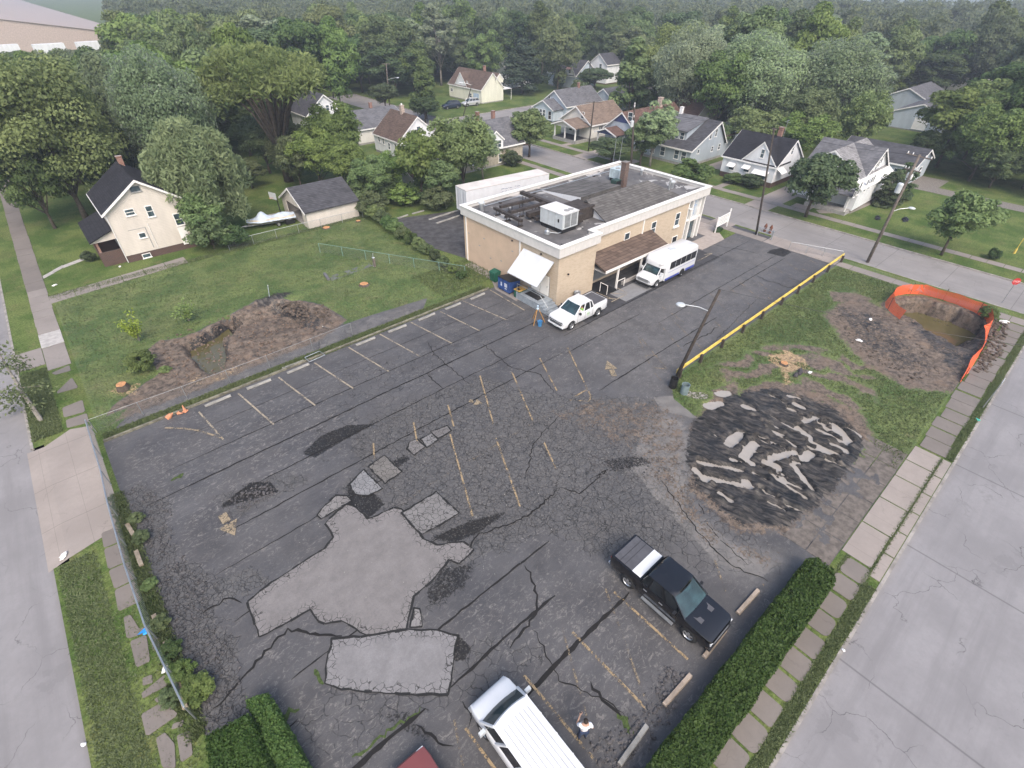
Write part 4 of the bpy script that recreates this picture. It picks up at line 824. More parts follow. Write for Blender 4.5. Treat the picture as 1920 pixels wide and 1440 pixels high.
    # blue-white bungalow with tall brown roof
    h = H('house', 'pale blue bungalow with red-brown roof and small blue-gabled porch behind the utility pole', 'house', 82.2, 59.1, 97.5, 66.3, 3.1, 5.9, 'x', 'blue', 'rred', .4, .5, fm='block')
    b = MB(); gwall(b, -.06, -.02, 1.8, 5.6, 4.3, 4.6, 5.85, 'x'); b.build('gable_panel', simple('navy_paint', (.06, .08, .2), .6), h.t)
    h.wpx('-x', 1182, 219, .9, 1.3); h.win('-x', 61.2, 1.7, .9, 1.2); h.porch(79.6, 82.1, 61.6, 66.2, .6, 2.65, 3.45, kind='gable', posts=((79.8, 61.8), (79.8, 66)), gm=MT['navy_paint'] if 'navy_paint' in MT else bpy.data.materials['navy_paint'])
    h.door('-x', 63.4, .6, .95, 2, 'dark'); h.chim(93, 62.6, 5, 7.2, s_=.75, mt='chimw')
    h2 = H('house', 'brown-roofed house mostly hidden behind the street tree', 'house', 98.2, 58.0, 106, 65, 3.2, 6.2, 'y', 'whitey', 'rred', .3, .4)
    h2.win('-x', 60, 2, .8, 1.2); h2.win('-x', 63, 2, .8, 1.2)
    # light-blue house
    h = H('house', 'light blue house with grey roof and front porch wing at the street corner', 'house', 90.2, 84.2, 101.5, 91.6, 3.2, 5.7, 'x', 'blue', 'rgrey', .35, .4, fm='block')
    h.wpx('-x', 1030, 184, .5, .7); h.chim(97.5, 87.8, 4.9, 6.6, s_=.45)
    p = h.dormer(87.2, 90.2, 85.2, 91.4, .4, 2.6, 4.1, 'x', .3, name='porch_wing')
    for y in (88, 89, 90.2): h.win('-x', y, 1.7, .7, 1.2, d=-3)
    h.win('-x', 86.2, 1.5, .8, 1.5, d=-3, pane='dark')
    h = H('garage', 'pale blue garage with grey gable roof behind the light blue house', 'garage', 106.5, 84.5, 115, 91, 2.6, 4.6, 'x', 'blue', 'rgrey', .3, .2, fm='block'); h.win('-x', 87.7, 1.4, 2.6, 1.6, pane='trim', muntin=False)
    # pale yellow house with two cars
    h = H('house', 'pale yellow house with brown roof, two small gables and a blue garage door', 'house', 89.4, 112.7, 96.6, 126.4, 3.1, 6.4, 'y', 'yellow', 'rbrown', .2, .2, fm='block')
    h.dormer(89.35, 93, 118.6, 123.4, 3.1, 3.3, 6.0, 'x', .12, wall='white'); h.wpx('-x', 876, 154, .4, .4, plane=89.35, muntin=False); h.dormer(94, 96.5, 112.6, 115.4, 4.2, 4.9, 6.1, 'y', .1, name='small_gable')
    h.win('-x', 125.2, 1.7, .9, .6); h.win('-x', 117.2, 1.4, 1.1, .8); b = MB(); b.box(-.06, 0, 1.0, 3.2, .1, 2.1); b.build('garage_door', simple('pale_blue_door', (.4, .5, .62), .6), h.t)
    h.chim(93.2, 116, 6, 7.6, s_=.55, mt='chim'); MB().box(7.2, 10.2, .1, 4.2, 2.5, 2.6).build('awning', 'trim', h.t)
    b = MB(); b.tube([(10.1, .2, 0), (10.1, .2, 2.5)], .05); b.tube([(10.1, 4.1, 0), (10.1, 4.1, 2.5)], .05); b.build('awning_posts', 'trim', h.t)
    # white and brown roof house, left block
    h = H('house', 'white house with plain brown roof and pale brick chimney', 'house', 46.2, 80.9, 54.4, 89.2, 2.95, 6.25, 'y', 'white', 'rbrown', .15, .35, fm='block')
    for px, py in ((711, 260), (719, 264), (730, 274), (742, 276)): h.wpx('-x', px, py, .55, .95)
    h.wpx('-y', 785, 244, .65, 1.1); c = h.chim(50.2, 85.3, 4.6, 7.4, s_=.6, mt='chimw'); chimpot(c, 4.0, 4.4, 7.5)
    # grey roofed brick house with dormer
    h = H('house', 'long house with slate grey roof, white bay dormer and two red chimneys', 'house', 49.2, 68.0, 62.6, 76.0, 3.0, 6.1, 'x', simple('buff_brick_wall', (.36, .32, .26), .85), 'rgrey', .3, .3, fm='block')
    dm = h.dormer(54.8, 58, 67.7, 71.5, 2.9, 4.1, 5.4, 'y', .15, wall='white', name='bay_dormer')
    for x in (55.6, 56.4, 57.2): h.win('-y', x, 3.5, .6, 1.0, d=-.3)
    h.wpx('-y', 938, 296, .6, 1.2); h.win('-y', 52, 1.7, .9, 1.2); h.win('-x', 72, 4.2, .6, 1.1); h.chim(57.4, 73.6, 5, 7.2, s_=.5, mt='chim'); h.chim(60.8, 73.6, 5, 7.0, s_=.5, mt='chim')
    h.porch(46.6, 49.1, 69, 74, .4, 2.5, 3.2, posts=((46.8, 69.2), (46.8, 73.8))); MB().ext([(13.4, 2.3), (15.2, 2.1), (15.2, 2.2), (13.4, 2.5)], .2, 4, 1).build('side_awning', 'rbrown', h.t)
    h3 = H('house', 'white house with dark roof half hidden behind the vase-shaped tree', 'house', 42.5, 108.4, 50.5, 116.5, 3.4, 6.6, 'y', 'white', 'rdk', .3, .3)
    h3.win('-y', 44, 2.2, .7, 1.1); h3.win('-y', 47, 4.3, .6, .9); h3.chim(46, 115, 5.8, 7.4, s_=.5)
    h = H('house', 'low house with blue-grey roof and small orange chimney', 'house', 45.8, 94.6, 56.3, 103.4, 2.7, 4.9, 'x', 'whitey', 'rgrey', .3, .3, fm='block'); h.chim(51.6, 99.2, 4.4, 5.9, s_=.5, mt='chim'); h.win('-x', 98, 1.6, .8, 1.1); h.win('-y', 50, 1.6, .8, 1.1)
    h = H('house', 'pale house beyond the pine with charcoal roof and pink awning', 'house', 124, 113, 133, 124, 3.4, 6.8, 'y', 'blue', 'rdk', .3, .3, fm='block'); h.dormer(123.9, 127.5, 113.2, 117.4, 3.3, 3.6, 6.4, 'x', .15, wall='white'); h.win('-x', 115.3, 4.4, .7, 1, d=-.1); h.win('-x', 120, 1.9, .9, 1.2)
    MB().ext([(-1, 4.9), (-.12, 5.4), (-.12, 5.45), (-1, 4.95)], 1.4, 3.2, 1).build('awning', simple('pink_awning', (.5, .3, .25), .7), h.t)
    h = H('house', 'tall narrow white house behind the trees at the wood edge', 'house', 138, 113.5, 144, 120, 5.2, 7.6, 'x', 'white', 'rdk', .3, .3); h.win('-x', 116, 4.6, .8, 1.1); h.win('-x', 118.5, 2, .8, 1.2)
    h = H('house', 'white gable end glimpsed left of the dark pine', 'house', 110, 125, 118, 133, 3.6, 6.4, 'x', 'white', 'rdk', .3, .3); h.win('-x', 128, 3, .8, 1.1)
    # sheds and buildings on the right
    h = H('shed', 'grey-roofed pale shed in the clearing on the far right', 'shed', 142, 27, 158, 36.5, 3.3, 5, 'x', 'blue', 'rgrey', .3, .2, fm='block'); h.win('-x', 31, 1.5, 2.4, 2, pane='trim', muntin=False)
    h = H('shed', 'longer grey shed roof behind the pale one on the far right', 'shed', 160, 36, 176, 44, 3.6, 5.4, 'x', 'grey', 'rgrey', .3, .2, fm='block'); h.win('-y', 165, 1.6, 1, 1)
    h = H('shed', 'small white garden shed with rusty roof beside the rear parking', 'shed', 39.3, 66.0, 42.3, 69, 1.7, 2.5, 'x', 'white', 'rbrown', .12, .05, fm='block'); h.door('-x', 67.5, .05, .9, 1.5)
    h = H('house', 'mauve-roofed house at the right edge of the wood', 'house', 210, 36, 236, 46, 5, 7.6, 'x', 'whitey', 'rbrown', .3, .3); h.win('-x', 41, 3, 1.4, 1.6)
    h = H('house', 'white house at the far right edge among hazy trees', 'house', 262, 28, 274, 40, 5.5, 9, 'y', 'white', 'rgrey', .3, .3); h.win('-x', 34, 3.5, 1.4, 1.6)
    # brown cottage behind the white house
    h = H('house', 'dark-roofed cottage half hidden between the trees behind the black-roofed house', 'house', 103, 46, 112, 54, 3, 5.8, 'x', 'grey', 'rdk', .3, .3, fm='block'); h.win('-x', 50, 1.8, .9, 1.2); h.chim(104, 50, 5, 6.8, mt='trim')
houses()
def main_building():
    X0, Y0 = 31.0, 28.6; X1, Y1 = 56.4, 42.6; W, D = X1-X0, Y1-Y0; NX, NY = 5.1, .95   # notch: the street side steps back
    t = thing('commercial_building', 'flat-roofed tan brick building with white parapet, glazed entrance and shingled side canopy', 'building', (X0, Y0, 0))
    MT['tanb'] = brick('buff_brick', (.54, .44, .33), (.43, .335, .24), (.47, .41, .34)); MT['tanp'] = simple('peach_painted_block', (.56, .42, .31), .8, .06, .8, bump=.15, bscale=6)
    MT['fascia'] = simple('ribbed_white_fascia', (.60, .58, .56), .5, .05); MT['coping'] = simple('white_coping', (.78, .76, .73), .4, .05, .5)
    s = Mat('roof_membrane', .75, spec=.4); a = s.mix(s.ss(s.noise(.5, 5), .35, .65), (.085, .08, .08), (.15, .143, .14)); a = s.mix(s.ss(s.noise(.45, 3, dist=1), .60, .63), a, (.38, .37, .36)); a = s.mix(s.ss(s.noise(1.3, 4, .7, dist=.6), .64, .67), a, (.012, .012, .013)); s.col(a); MT['membrane'] = s.m
    H_ = 5.0; top = 5.95
    # walls: L-shaped plan
    plan = [(0, 0), (NX, 0), (NX, NY), (W, NY), (W, D), (0, D)]
    b = MB(); pl2 = [(.012, 1.0), (.012, 0.0), (NX, 0), (NX, NY), (W, NY), (W, D), (.012, D)]
    b.ext([(.012, 0), (NX, 0), (NX, NY), (W-3.4, NY), (W-3.4, D), (.012, D)], 0, H_, 2); b.build('brick_wall', 'tanb', t)
    MB().box(0, .05, 5.2, D-.02, 0, H_).shift(-.03, 0).build('painted_wall', 'tanp', t); MB().box(W-3.4, W, 2.6, D, 0, H_).build('street_wall', 'tanb', t)
    # recessed doorway pier
    # parapet and fascia
    def ring(off_o, off_i, z0, z1, name, mt):
        def offp(o): return [(-o, -o), (NX+o, -o), (NX+o, NY-o), (W+o, NY-o), (W+o, D+o), (-o, D+o)]
        O, I = offp(off_o), offp(off_i); b = MB(); n = 6
        pts = [(*p, z0) for p in O]+[(*p, z1) for p in O]+[(*p, z0) for p in I]+[(*p, z1) for p in I]; f = []
        for i in range(n):
            j = (i+1) % n; f += [(i, j, n+j, n+i), (2*n+j, 2*n+i, 3*n+i, 3*n+j), (n+i, n+j, 3*n+j, 3*n+i), (j, i, 2*n+i, 2*n+j)]
        return b.add(pts, f).build(name, mt, t)
    ring(.22, -.12, H_-.02, top-.08, 'fascia', 'fascia'); ring(.3, -.2, top-.08, top, 'coping', 'coping')
    RZ = H_+.55; b = MB(); b.ext([(.1, .1), (NX-.1, .1), (NX-.1, NY+.1), (W-.1, NY+.1), (W-.1, D-.1), (.1, D-.1)], H_, RZ, 2); roof = b.build('flat_roof', 'membrane', t)
    for k in range(34): x = .4+k*.72; yy = -.235 if x < NX else NY-.235; MB().box(x, x+.03, yy, yy+.014, H_, top-.1).build('fascia_rib', 'fascia', t)
    zb = RZ+.005
    # the older pitched roofs poking through the flat roof
    e0, rg_, e1, xa_, xr_, xb_, rz = 1.55, 4.5, 7.6, 8.5, 18.3, 21.0, RZ+1.55
    b = MB(); b.add([(xa_, e0+.2, zb), (xa_, e1-.2, zb), (xa_, rg_, rz-.06)], [(0, 2, 1)]); b.build('white_gable', 'white', t)
    b = MB(); pts = [(xa_-.25, e0, zb+.03), (xb_, e0, zb+.03), (xr_, rg_, rz), (xa_-.25, rg_, rz), (xb_, e1, zb+.03), (xa_-.25, e1, zb+.03)]
    lo = [(x, y, z-.12) for x, y, z in pts]; b.add(pts+lo, [(0, 1, 2, 3), (3, 2, 4, 5), (1, 4, 2), (0, 3, 9, 6), (3, 5, 11, 9), (6, 7, 1, 0), (8, 7, 6, 9), (10, 8, 9, 11)]); b.build('pitched_roof', 'roofsh', t)
    b = MB(); pts = [(10.3, 7.0, RZ+.75), (16.9, 7.0, RZ+.75), (16.7, 12.6, RZ+.1), (10.3, 12.9, RZ+.1)]; lo = [(x, y, RZ-.01) for x, y, z in pts]; b.add(pts+lo, [(0, 1, 2, 3), (5, 4, 7, 6), (0, 4, 5, 1), (1, 5, 6, 2), (2, 6, 7, 3)]); b.build('pitched_roof', 'roofsh', t)
    b = MB(); b.add([(10.29, 7.0, RZ+.75), (10.29, 12.9, RZ+.1), (10.29, 12.9, RZ), (10.29, 7.0, RZ), (9.0, 7.8, RZ+.012), (9.0, 12.9, RZ+.012)], [(0, 1, 2, 3)]); b.build('white_end', 'white', t)
    # brick chimney
    c = G(1180, 372, zb); cx, cy = 18.6, 8.0
    b = MB(); b.box(cx-.32, cx+.32, cy-.32, cy+.32, zb, zb+2.7); b.box(cx-.37, cx+.37, cy-.37, cy+.37, zb+2.6, zb+2.75); b.build('chimney', brick('sooty_brick', (.15, .09, .07), (.08, .06, .055), (.2, .19, .18)), t)
    # windows on the side wall (faces -Y)
    yw = Y0+NY
    for px, py in ((1174.5, 449), (1224.5, 428), (1269.5, 411)):
        x, z = onY(px, py, yw); win(t, '-y', x-X0, z, .75, 1.35, d=NY)
        MB().box(x-X0-.55, x-X0+.55, NY-.16, NY, z-.95, z-.8).build('window_sill', 'coping', t)
    x, z = onY(1264, 449, yw); win(t, '-y', x-X0, z, .9, .7, d=NY, pane='dark', muntin=False)
    # basement wall under the canopy, porch
    # canopy
    xa, xb = 4.75, 15.2
    b = MB(); b.ext([(NY-2.35, 2.35), (NY, 3.3), (NY, 3.42), (NY-2.35, 2.55)], NX+.02, xb, 0); can = b.build('canopy', 'cansh', t)
    b = MB(); b.box(NX+.02, xb+.1, NY-2.45, NY-2.36, 2.3, 2.55); b.box(xb, xb+.08, NY-2.36, NY, 2.3, 2.5); b.build('gutter', 'coping', can)
    MB().box(NX+.02, xb, NY-2.34, NY-.02, 2.24, 2.3).build('soffit', 'dtrim', can)
    for x in (7.3, 11.0, 15.0): MB().box(x-.08, x+.08, NY-2.3, NY-2.14, .0, 2.24).build('post', 'coping', can)
    b = MB(); b.box(NX+3.2, 14.9, NY-2.2, NY-2.05, .0, .35); b.build('low_wall', 'conc', t)
    MB().box(NX+.4, 14.9, NY-.06, NY-.001, .3, 2.2).build('screened_wall', 'steel', t)
    for x in (7.4, 9.2, 11, 12.8): MB().box(x, x+.06, NY-.09, NY-.06, .3, 2.2).build('screen_post', 'dtrim', t)
    b = MB(); b.box(5.2, 7.1, NY-2.6, NY-.1, -.01, .05); b.build('stair_well_floor', 'dark', t)
    b = MB(); b.tube([(5.5, -.7, .05), (5.5, -.7, 1.0), (5.5, -1.6, 1.0), (5.5, -1.6, .05)], .035); b.tube([(7.1, -1.55, .05), (7.1, -1.55, .95), (8.2, -1.55, .95), (8.2, -1.55, .05)], .035); b.build('handrail', 'coping', t)
    # glazed entrance at the street corner
    gx0, gx1 = W-3.4, W
    MB().box(gx0, gx1-.02, NY+.55, 2.6, .02, H_-.03).build('entrance_recess', 'dark', t)
    b = MB()
    for x in (gx0, gx0+.85, gx0+2.45, gx1-.22): b.box(x, x+.2, NY+.02, NY+.5, .02, H_-.03)
    b.box(gx0+.2, gx0+.85, NY+.1, NY+.45, 2.45, 2.65); b.box(gx0+1.05, gx0+2.45, NY+.1, NY+.45, 2.3, 2.65); b.box(gx0+2.65, gx1-.22, NY+.1, NY+.45, 2.45, 2.65)
    b.build('entrance_frame', 'coping', t)
    MB().box(gx0+.2, gx0+.85, NY+.3, NY+.36, .02, H_-.05).build('window', 'glass', t); MB().box(gx0+2.65, gx1-.22, NY+.3, NY+.36, .02, H_-.05).build('window', 'glass', t)
    MB().box(gx0+1.05, gx0+2.45, NY+.25, NY+.33, 2.65, H_-.05).build('white_panel', 'lightgrey', t)
    b = MB(); b.box(gx0+1.72, gx0+1.80, NY+.22, NY+.25, 3.0, 4.6); b.box(gx0+1.45, gx0+2.07, NY+.222, NY+.248, 4.0, 4.08); b.build('cross_emblem', simple('blue_grey_paint', (.33, .42, .58), .6), t)
    for x in (gx0+1.08, gx0+1.78): d = MB().box(x, x+.64, NY+.3, NY+.36, .04, 2.28).build('entrance_door', 'glass', t); MB().box(x+.5, x+.54, NY+.24, NY+.3, .8, 1.4).build('handle', 'metal', d)
    b = MB(); b.blob((gx0-.1, NY-.35, 4.15), (.12, .3, .12), 2, 6, .1); b.build('floodlight', 'trim', t)
    # downspouts
    x, z = onY(1206, 420, yw)
    for q in ((x-X0-.07, x-X0+.07, NY-.12, NY-.01, 3.3, H_-.05), (gx0-.16, gx0-.03, NY-.12, NY-.01, 0, H_-.05), (-.14, -.035, D-.55, D-.42, 0, H_-.05), (-.14, -.035, 5.0, 5.13, 2.4, H_-.05)): MB().box(*q).build('downspout', 'coping', t)
    # rear door bay: white awning, doors, concrete steps
    b = MB(); b.ext([(-2.1, 2.5), (-.04, 4.3), (-.04, 4.36), (-2.1, 2.56)], .55, 4.6, 1); aw = b.build('awning', 'awn', t)
    MB().ext([(-2.1, 2.5), (-.04, 4.3), (-.04, 4.25), (-.04, 2.4), (-2.1, 2.4)], 4.55, 4.6, 1).build('side_cheek', 'awn', aw)
    MB().box(-.06, -.035, .9, 3.4, .72, 2.75).build('door_surround', 'dtrim', t)
    for y in (1.0, 2.2): d = MB().box(-.1, -.061, y, y+1.1, .75, 2.7).build('door', 'coping', t); MB().box(-.16, -.1, y+.1, y+.16, 1.6, 1.8).build('handle', 'metal', d)
    st = MB().box(-1.75, -.1, .35, 3.7, 0, .7).build('steps', 'stepgrey', t)
    for k in range(3): MB().box(-1.7+k*.0, -.12, .35-(k+1)*.34, .35-k*.34-.003, 0, .7-(k+1)*.175).build('step', 'stepgrey', st)
    MB().box(-1.35, -.35, 1.1, 2.9, .7, .72).build('door_mat', 'black', st)
    b = MB(); b.tube([(-1.7, 3.6, .7), (-1.7, 3.6, 1.6), (-1.7, .45, 1.6), (-1.7, -.6, .8), (-1.7, -.6, .2)], .03); b.build('handrail', 'metal', st)
    for (face, a, z) in (('x', 6.2, 4.6), ('y', 1.3, 3.0), ('x', 2.2, 4.6)):
        b = MB(); b.blob((-.1, a, z), (.1, .1, .09), 3, 6, .1) if face == 'x' else b.blob((a, -.1, z), (.1, .1, .1), 3, 6, .1); b.build('wall_lamp', 'black', t)
    b = MB(); rg = random.Random(2)
    for y, z in ((13.2, 3.2), (11.4, 2.4), (9.6, 1.6), (7.9, 1.9), (10.6, 3.4), (6.2, 3.5)): b.box(-.045, -.031, y-.12, y+.12, z-.05, z+.05)
    b.build('paint_chips', 'dtrim', t)
    return t
MT['roofsh'] = shingle('weathered_grey_shingles', (.10, .095, .092)); MT['cansh'] = shingle('brown_canopy_shingles', (.105, .076, .062)); MT['awn'] = simple('white_metal_awning', (.56, .58, .61), .45, .06, 1.2); MT['stepgrey'] = simple('grey_painted_concrete', (.25, .28, .31), .7, .2, 2)
main_building()
def far_industry():
    h = H('warehouse', 'large pinkish flat warehouse roof at the far top left', 'warehouse', -60, 318, 56, 900, 4.2, 13, 'y', simple('pale_wall', (.42, .34, .30), .7), simple('pink_beige_roof', (.36, .30, .275), .8, .06), .5, 0, rake_ends=())
    for i in range(1): MB().box(102+i*17, 18+i*17+90, -.3, 0, 1, 3.6).build('dock_door', 'dark', h.t)
    spec = [('large white box trailer parked below the pinkish roof', 2, 298, 10), ('white box trailer with open dark end near the far warehouse', 16, 294, 10), ('short white box trailer right of the others by the warehouse', 30, 296, 8)]
    for i, (lb, x, y, L_) in enumerate(spec):
        t = thing('box_trailer', lb, 'trailer', (x, y, 0), .2, 'box trailers parked at the warehouse')
        MB().box(0, L_, 0, 2.6, 1.1, 4).build('cargo_box', 'white', t)
        for wx in (1.2, 2.6): 
            w_ = MB(); w_.ext([(wx+.5*math.cos(k*.5236), .5+.5*math.sin(k*.5236)) for k in range(12)], -.05, .25, 1); w_.build('wheel', 'rubber', t)
        MB().box(L_-1.5, L_-1.3, .3, .5, 0, 1.1).build('landing_leg', 'steel', t)
    h = H('house', 'white house glimpsed among the hazy trees beyond the wood, top left of centre', 'house', 62, 262, 72, 272, 5, 8, 'x', 'white', 'rgrey', .3, 0); h.win('-x', 267, 3, 1, 1.3)
    h = H('warehouse', 'long pale roof far away above the wood, top centre left', 'warehouse', 150, 330, 190, 345, 5, 7, 'x', 'white', 'rlt', .3, 0); h.win('-x', 337, 3, 2, 2)
far_industry()
# ------------------------------------------------------------------ vehicles
MT['pwhite'] = paint('white_car_paint', (.66, .67, .69)); MT['pblack'] = paint('black_car_paint', (.006, .006, .008), .12); MT['pred'] = paint('faded_maroon_paint', (.20, .055, .05), .35); MT['pnavy'] = paint('navy_car_paint', (.015, .022, .045), .15)
MT['psilver'] = paint('silver_car_paint', (.55, .56, .58), .25, .3); MT['cglass'] = glass('car_glass', (.006, .008, .010), .96); MT['wglass'] = glass('windscreen_glass', (.012, .028, .032), .9); MT['bglass'] = glass('tinted_glass', (.008, .008, .01))
MT['rim'] = simple('alloy_rim', (.55, .56, .58), .3, .05, 3, .8); MT['lamp'] = simple('headlamp_lens', (.6, .62, .65), .15, .1, 3); MT['red'] = simple('red_lens', (.35, .02, .015), .25); MT['bluep'] = simple('blue_stripe_paint', (.05, .07, .30), .4); MT['tonneau'] = simple('grey_tonneau', (.075, .075, .085), .7, .15)
MT['seat'] = simple('seat_fabric', (.06, .06, .065), .9)
def loft(st, n_in=None):
    """st: list of (x, [(y,z) half ring from bottom centre to top centre])"""
    b = MB(); rings = []
    for x, half in st:
        full = [(x, -y, z) for y, z in half]+[(x, y, z) for y, z in half[::-1]]
        rings.append(full)
    n = len(rings[0]); b.v = [p for r in rings for p in r]
    for i in range(len(rings)-1):
        for k in range(n): b.f.append((i*n+k, (i+1)*n+k, (i+1)*n+(k+1) % n, i*n+(k+1) % n))
    b.f.append(tuple(range(n))); b.f.append(tuple((len(rings)-1)*n+k for k in range(n))[::-1]); return b
def half(w_, zb, zt, top=.9, crown=.03, belly=.94):
    h = zt-zb
    return [(.0, zb), (w_*belly, zb), (w_, zb+h*.3), (w_*1.005, zb+h*.62), (w_*.985, zt-.10), (w_*.955, zt-.03), (w_*top, zt), (w_*.45, zt+crown*.8), (0, zt+crown)]
def fixn(me):
    import bmesh as _b
    bm = _b.new(); bm.from_mesh(me); _b.ops.recalc_face_normals(bm, faces=bm.faces[:]); bm.to_mesh(me); bm.free()
def body(par, st, wheels, r, w_, mt, name='body'):
    o = loft([(x, half(*a)) for x, *a in st]).build(name, mt, par, loc=None); fixn(o.data)
    c = MB()
    for x in wheels:
        for s_ in (-1, 1):
            c.ext([(x+(r+.07)*math.cos(k*math.pi/12), r+(r+.07)*math.sin(k*math.pi/12)) for k in range(24)], s_*(w_+.3), s_*(w_-.32), 1)
    cu = c.build('cutter', 'black'); fixn(cu.data); o.parent = None
    m_ = o.modifiers.new('b', 'BOOLEAN'); m_.operation = 'DIFFERENCE'; m_.object = cu; m_.solver = 'EXACT'
    dg = bpy.context.evaluated_depsgraph_get(); dg.update(); me = bpy.data.meshes.new_from_object(o.evaluated_get(dg)); o.modifiers.clear(); o.data = me; me.name = name
    bpy.data.objects.remove(cu); o.parent = par; me.shade_smooth(); me.set_sharp_from_angle(angle=rad(32)); return o
def wheel(par, x, y, r, wd, side, spokes=5, rimm='rim'):
    b = MB(); n = 24; pr = [(r*.6, 0), (r*.93, 0), (r, wd*.15), (r, wd*.85), (r*.93, wd), (r*.6, wd)]
    pts = []; 
    for rr, yy in pr:
        for k in range(n): a = 2*math.pi*k/n; pts.append((x+rr*math.cos(a), y-side*wd+side*yy, r+rr*math.sin(a)))
    f = [(i*n+k, i*n+(k+1) % n, (i+1)*n+(k+1) % n, (i+1)*n+k) for i in range(5) for k in range(n)]
    b.add(pts, f); w_ = b.build('wheel', 'rubber', par, smooth=True); fixn(w_.data)
    b = MB(); yo = y-side*.045
    def ring(r0, r1, y0, y1): b.add([(x+q*math.cos(2*math.pi*k/n), yy, r+q*math.sin(2*math.pi*k/n)) for q, yy in ((r0, y0), (r1, y1)) for k in range(n)], [(k, (k+1) % n, n+(k+1) % n, n+k) for k in range(n)])
    ring(r*.63, r*.56, y, yo)
    for k in range(spokes):
        a = 2*math.pi*k/spokes+.3; ca, sa = math.cos(a), math.sin(a); t = r*.12; t2 = r*.17
        b.poly([(x+r*.05*ca-t*sa, yo+side*.02, r+r*.05*sa+t*ca), (x+r*.05*ca+t*sa, yo+side*.02, r+r*.05*sa-t*ca), (x+r*.6*ca+t2*sa, yo+side*.012, r+r*.6*sa-t2*ca), (x+r*.6*ca-t2*sa, yo+side*.012, r+r*.6*sa+t2*ca)])
    rm = b.build('rim', rimm, w_); d = MB(); d.add([(x+r*.57*math.cos(2*math.pi*k/n), yo-side*.02, r+r*.57*math.sin(2*math.pi*k/n)) for k in range(n)], [tuple(range(n))]); d.build('brake_disc', 'black', w_)
def greenhouse(par, xb0, xr0, xr1, xb1, zb, zr, wb, wr, cuts, mt, open_=(), rw=.045, ws='wglass', ribs=0, crown=.05):
    def P(f, t, s_): return Vector(((xb0+(xb1-xb0)*f)*(1-t)+(xr0+(xr1-xr0)*f)*t, s_*(wb*(1-t)+wr*t), zb*(1-t)+zr*t))
    # roof shell
    n = 8; b = MB(); rows = []
    xs = [xr0-.06, xr0+.02, xr0+.25]+[xr0+(xr1-xr0)*k/6 for k in range(1, 6)]+[xr1-.05, xr1+.03]
    for i, x in enumerate(xs):
        e = 0 if i in (0, len(xs)-1) else 1
        rows.append([(x-(.10*(1-(abs(k-4)/4)**2) if i < 3 else -.04*(1-(abs(k-4)/4)**2)*(i == len(xs)-1)), -wr*1.04+2*wr*1.04*k/n, zr-.03+(.055+crown*(1-((k-4)/4)**2))*e) for k in range(n+1)])
    m_ = len(rows); top = [p for r_ in rows for p in r_]; N_ = len(top); bot = [(x, y*.97, zr-.07) for x, y, z in top]
    f = [(i*(n+1)+k, (i+1)*(n+1)+k, (i+1)*(n+1)+k+1, i*(n+1)+k+1) for i in range(m_-1) for k in range(n)]
    f2 = [tuple(N_+q for q in a[::-1]) for a in f]; edge = [k for k in range(n+1)]+[i*(n+1)+n for i in range(1, m_)]+[(m_-1)*(n+1)+k for k in range(n-1, -1, -1)]+[i*(n+1) for i in range(m_-2, 0, -1)]
    f3 = [(edge[i], edge[(i+1) % len(edge)], N_+edge[(i+1) % len(edge)], N_+edge[i]) for i in range(len(edge))]
    b.add(top+bot, f+f2+f3); ro = b.build('roof', mt, par, smooth=True); fixn(ro.data); ro.data.set_sharp_from_angle(angle=rad(40))
    if ribs:
        b = MB()
        for k in range(ribs):
            y = -wr*.72+wr*1.44*k/(ribs-1); zz = zr+.027+crown*(1-(y/(wr*1.04))**2)
            b.ext([(y-.012, zz-.02), (y+.012, zz-.02), (y+.008, zz+.012), (y-.008, zz+.012)], xr0+.25+.12*abs(y), xr1-.12, 0)
        b.build('roof_ribs', simple('rib_paint', (.33, .335, .35), .5), ro)
    for s_ in (-1, 1):
        for c in cuts: MB().tube([P(c, -.03, s_*1.0), P(c, 1, s_)], [rw*1.2, rw], 6).build('pillar', mt, par)
    for s_ in (-1, 1):
        for i in range(len(cuts)-1):
            if (s_, i) in open_: continue
            a, c = cuts[i], cuts[i+1]; q = .985
            pts = [P(a, 0, s_*q), P(c, 0, s_*q), P(c, .97, s_*q), P(a, .97, s_*q)]
            MB().poly(pts).build('window', 'bglass' if i > 0 and ribs else 'cglass', par)
    A = [P(0, -.02, -1), P(0, -.02, 1), P(0, .98, 1), P(0, .98, -1)]
    def glasspane(f, name, mat, bow):
        b = MB(); m2 = 6; pts = []
        for j in range(4):
            for k in range(m2+1):
                t = j/3; s_ = -1+2*k/m2; p = P(f, -.02+t*1.0, s_*.97); p.x += bow*(1-s_*s_); pts.append(p)
        b.add(pts, [(j*(m2+1)+k, j*(m2+1)+k+1, (j+1)*(m2+1)+k+1, (j+1)*(m2+1)+k) for j in range(3) for k in range(m2)])
        b.build(name, mat, par, smooth=True)
    glasspane(0, 'windscreen', ws, -.11); glasspane(1, 'rear_window', 'cglass', .05)
    b = MB(); b.box(xb0+.15, xb1-.1, -wb+.12, wb-.12, zb-.1, zb-.04)
    for x in (xr0+.45, xr0+1.25):
        if x+.4 > xr1: continue
        for y in (-.38, .38): b.box(x, x+.16, y-.24, y+.24, zb-.1, zr-.32); b.box(x+.02, x+.14, y-.12, y+.12, zr-.32, zr-.15)
    b.build('seats', 'seat', par)
    b = MB(); b.tube([(xb0+.62, -.4+.17*math.cos(k*.6283), zb+.05+.17*math.sin(k*.6283)) for k in range(11)], .015, 5); b.build('steering_wheel', 'black', par)
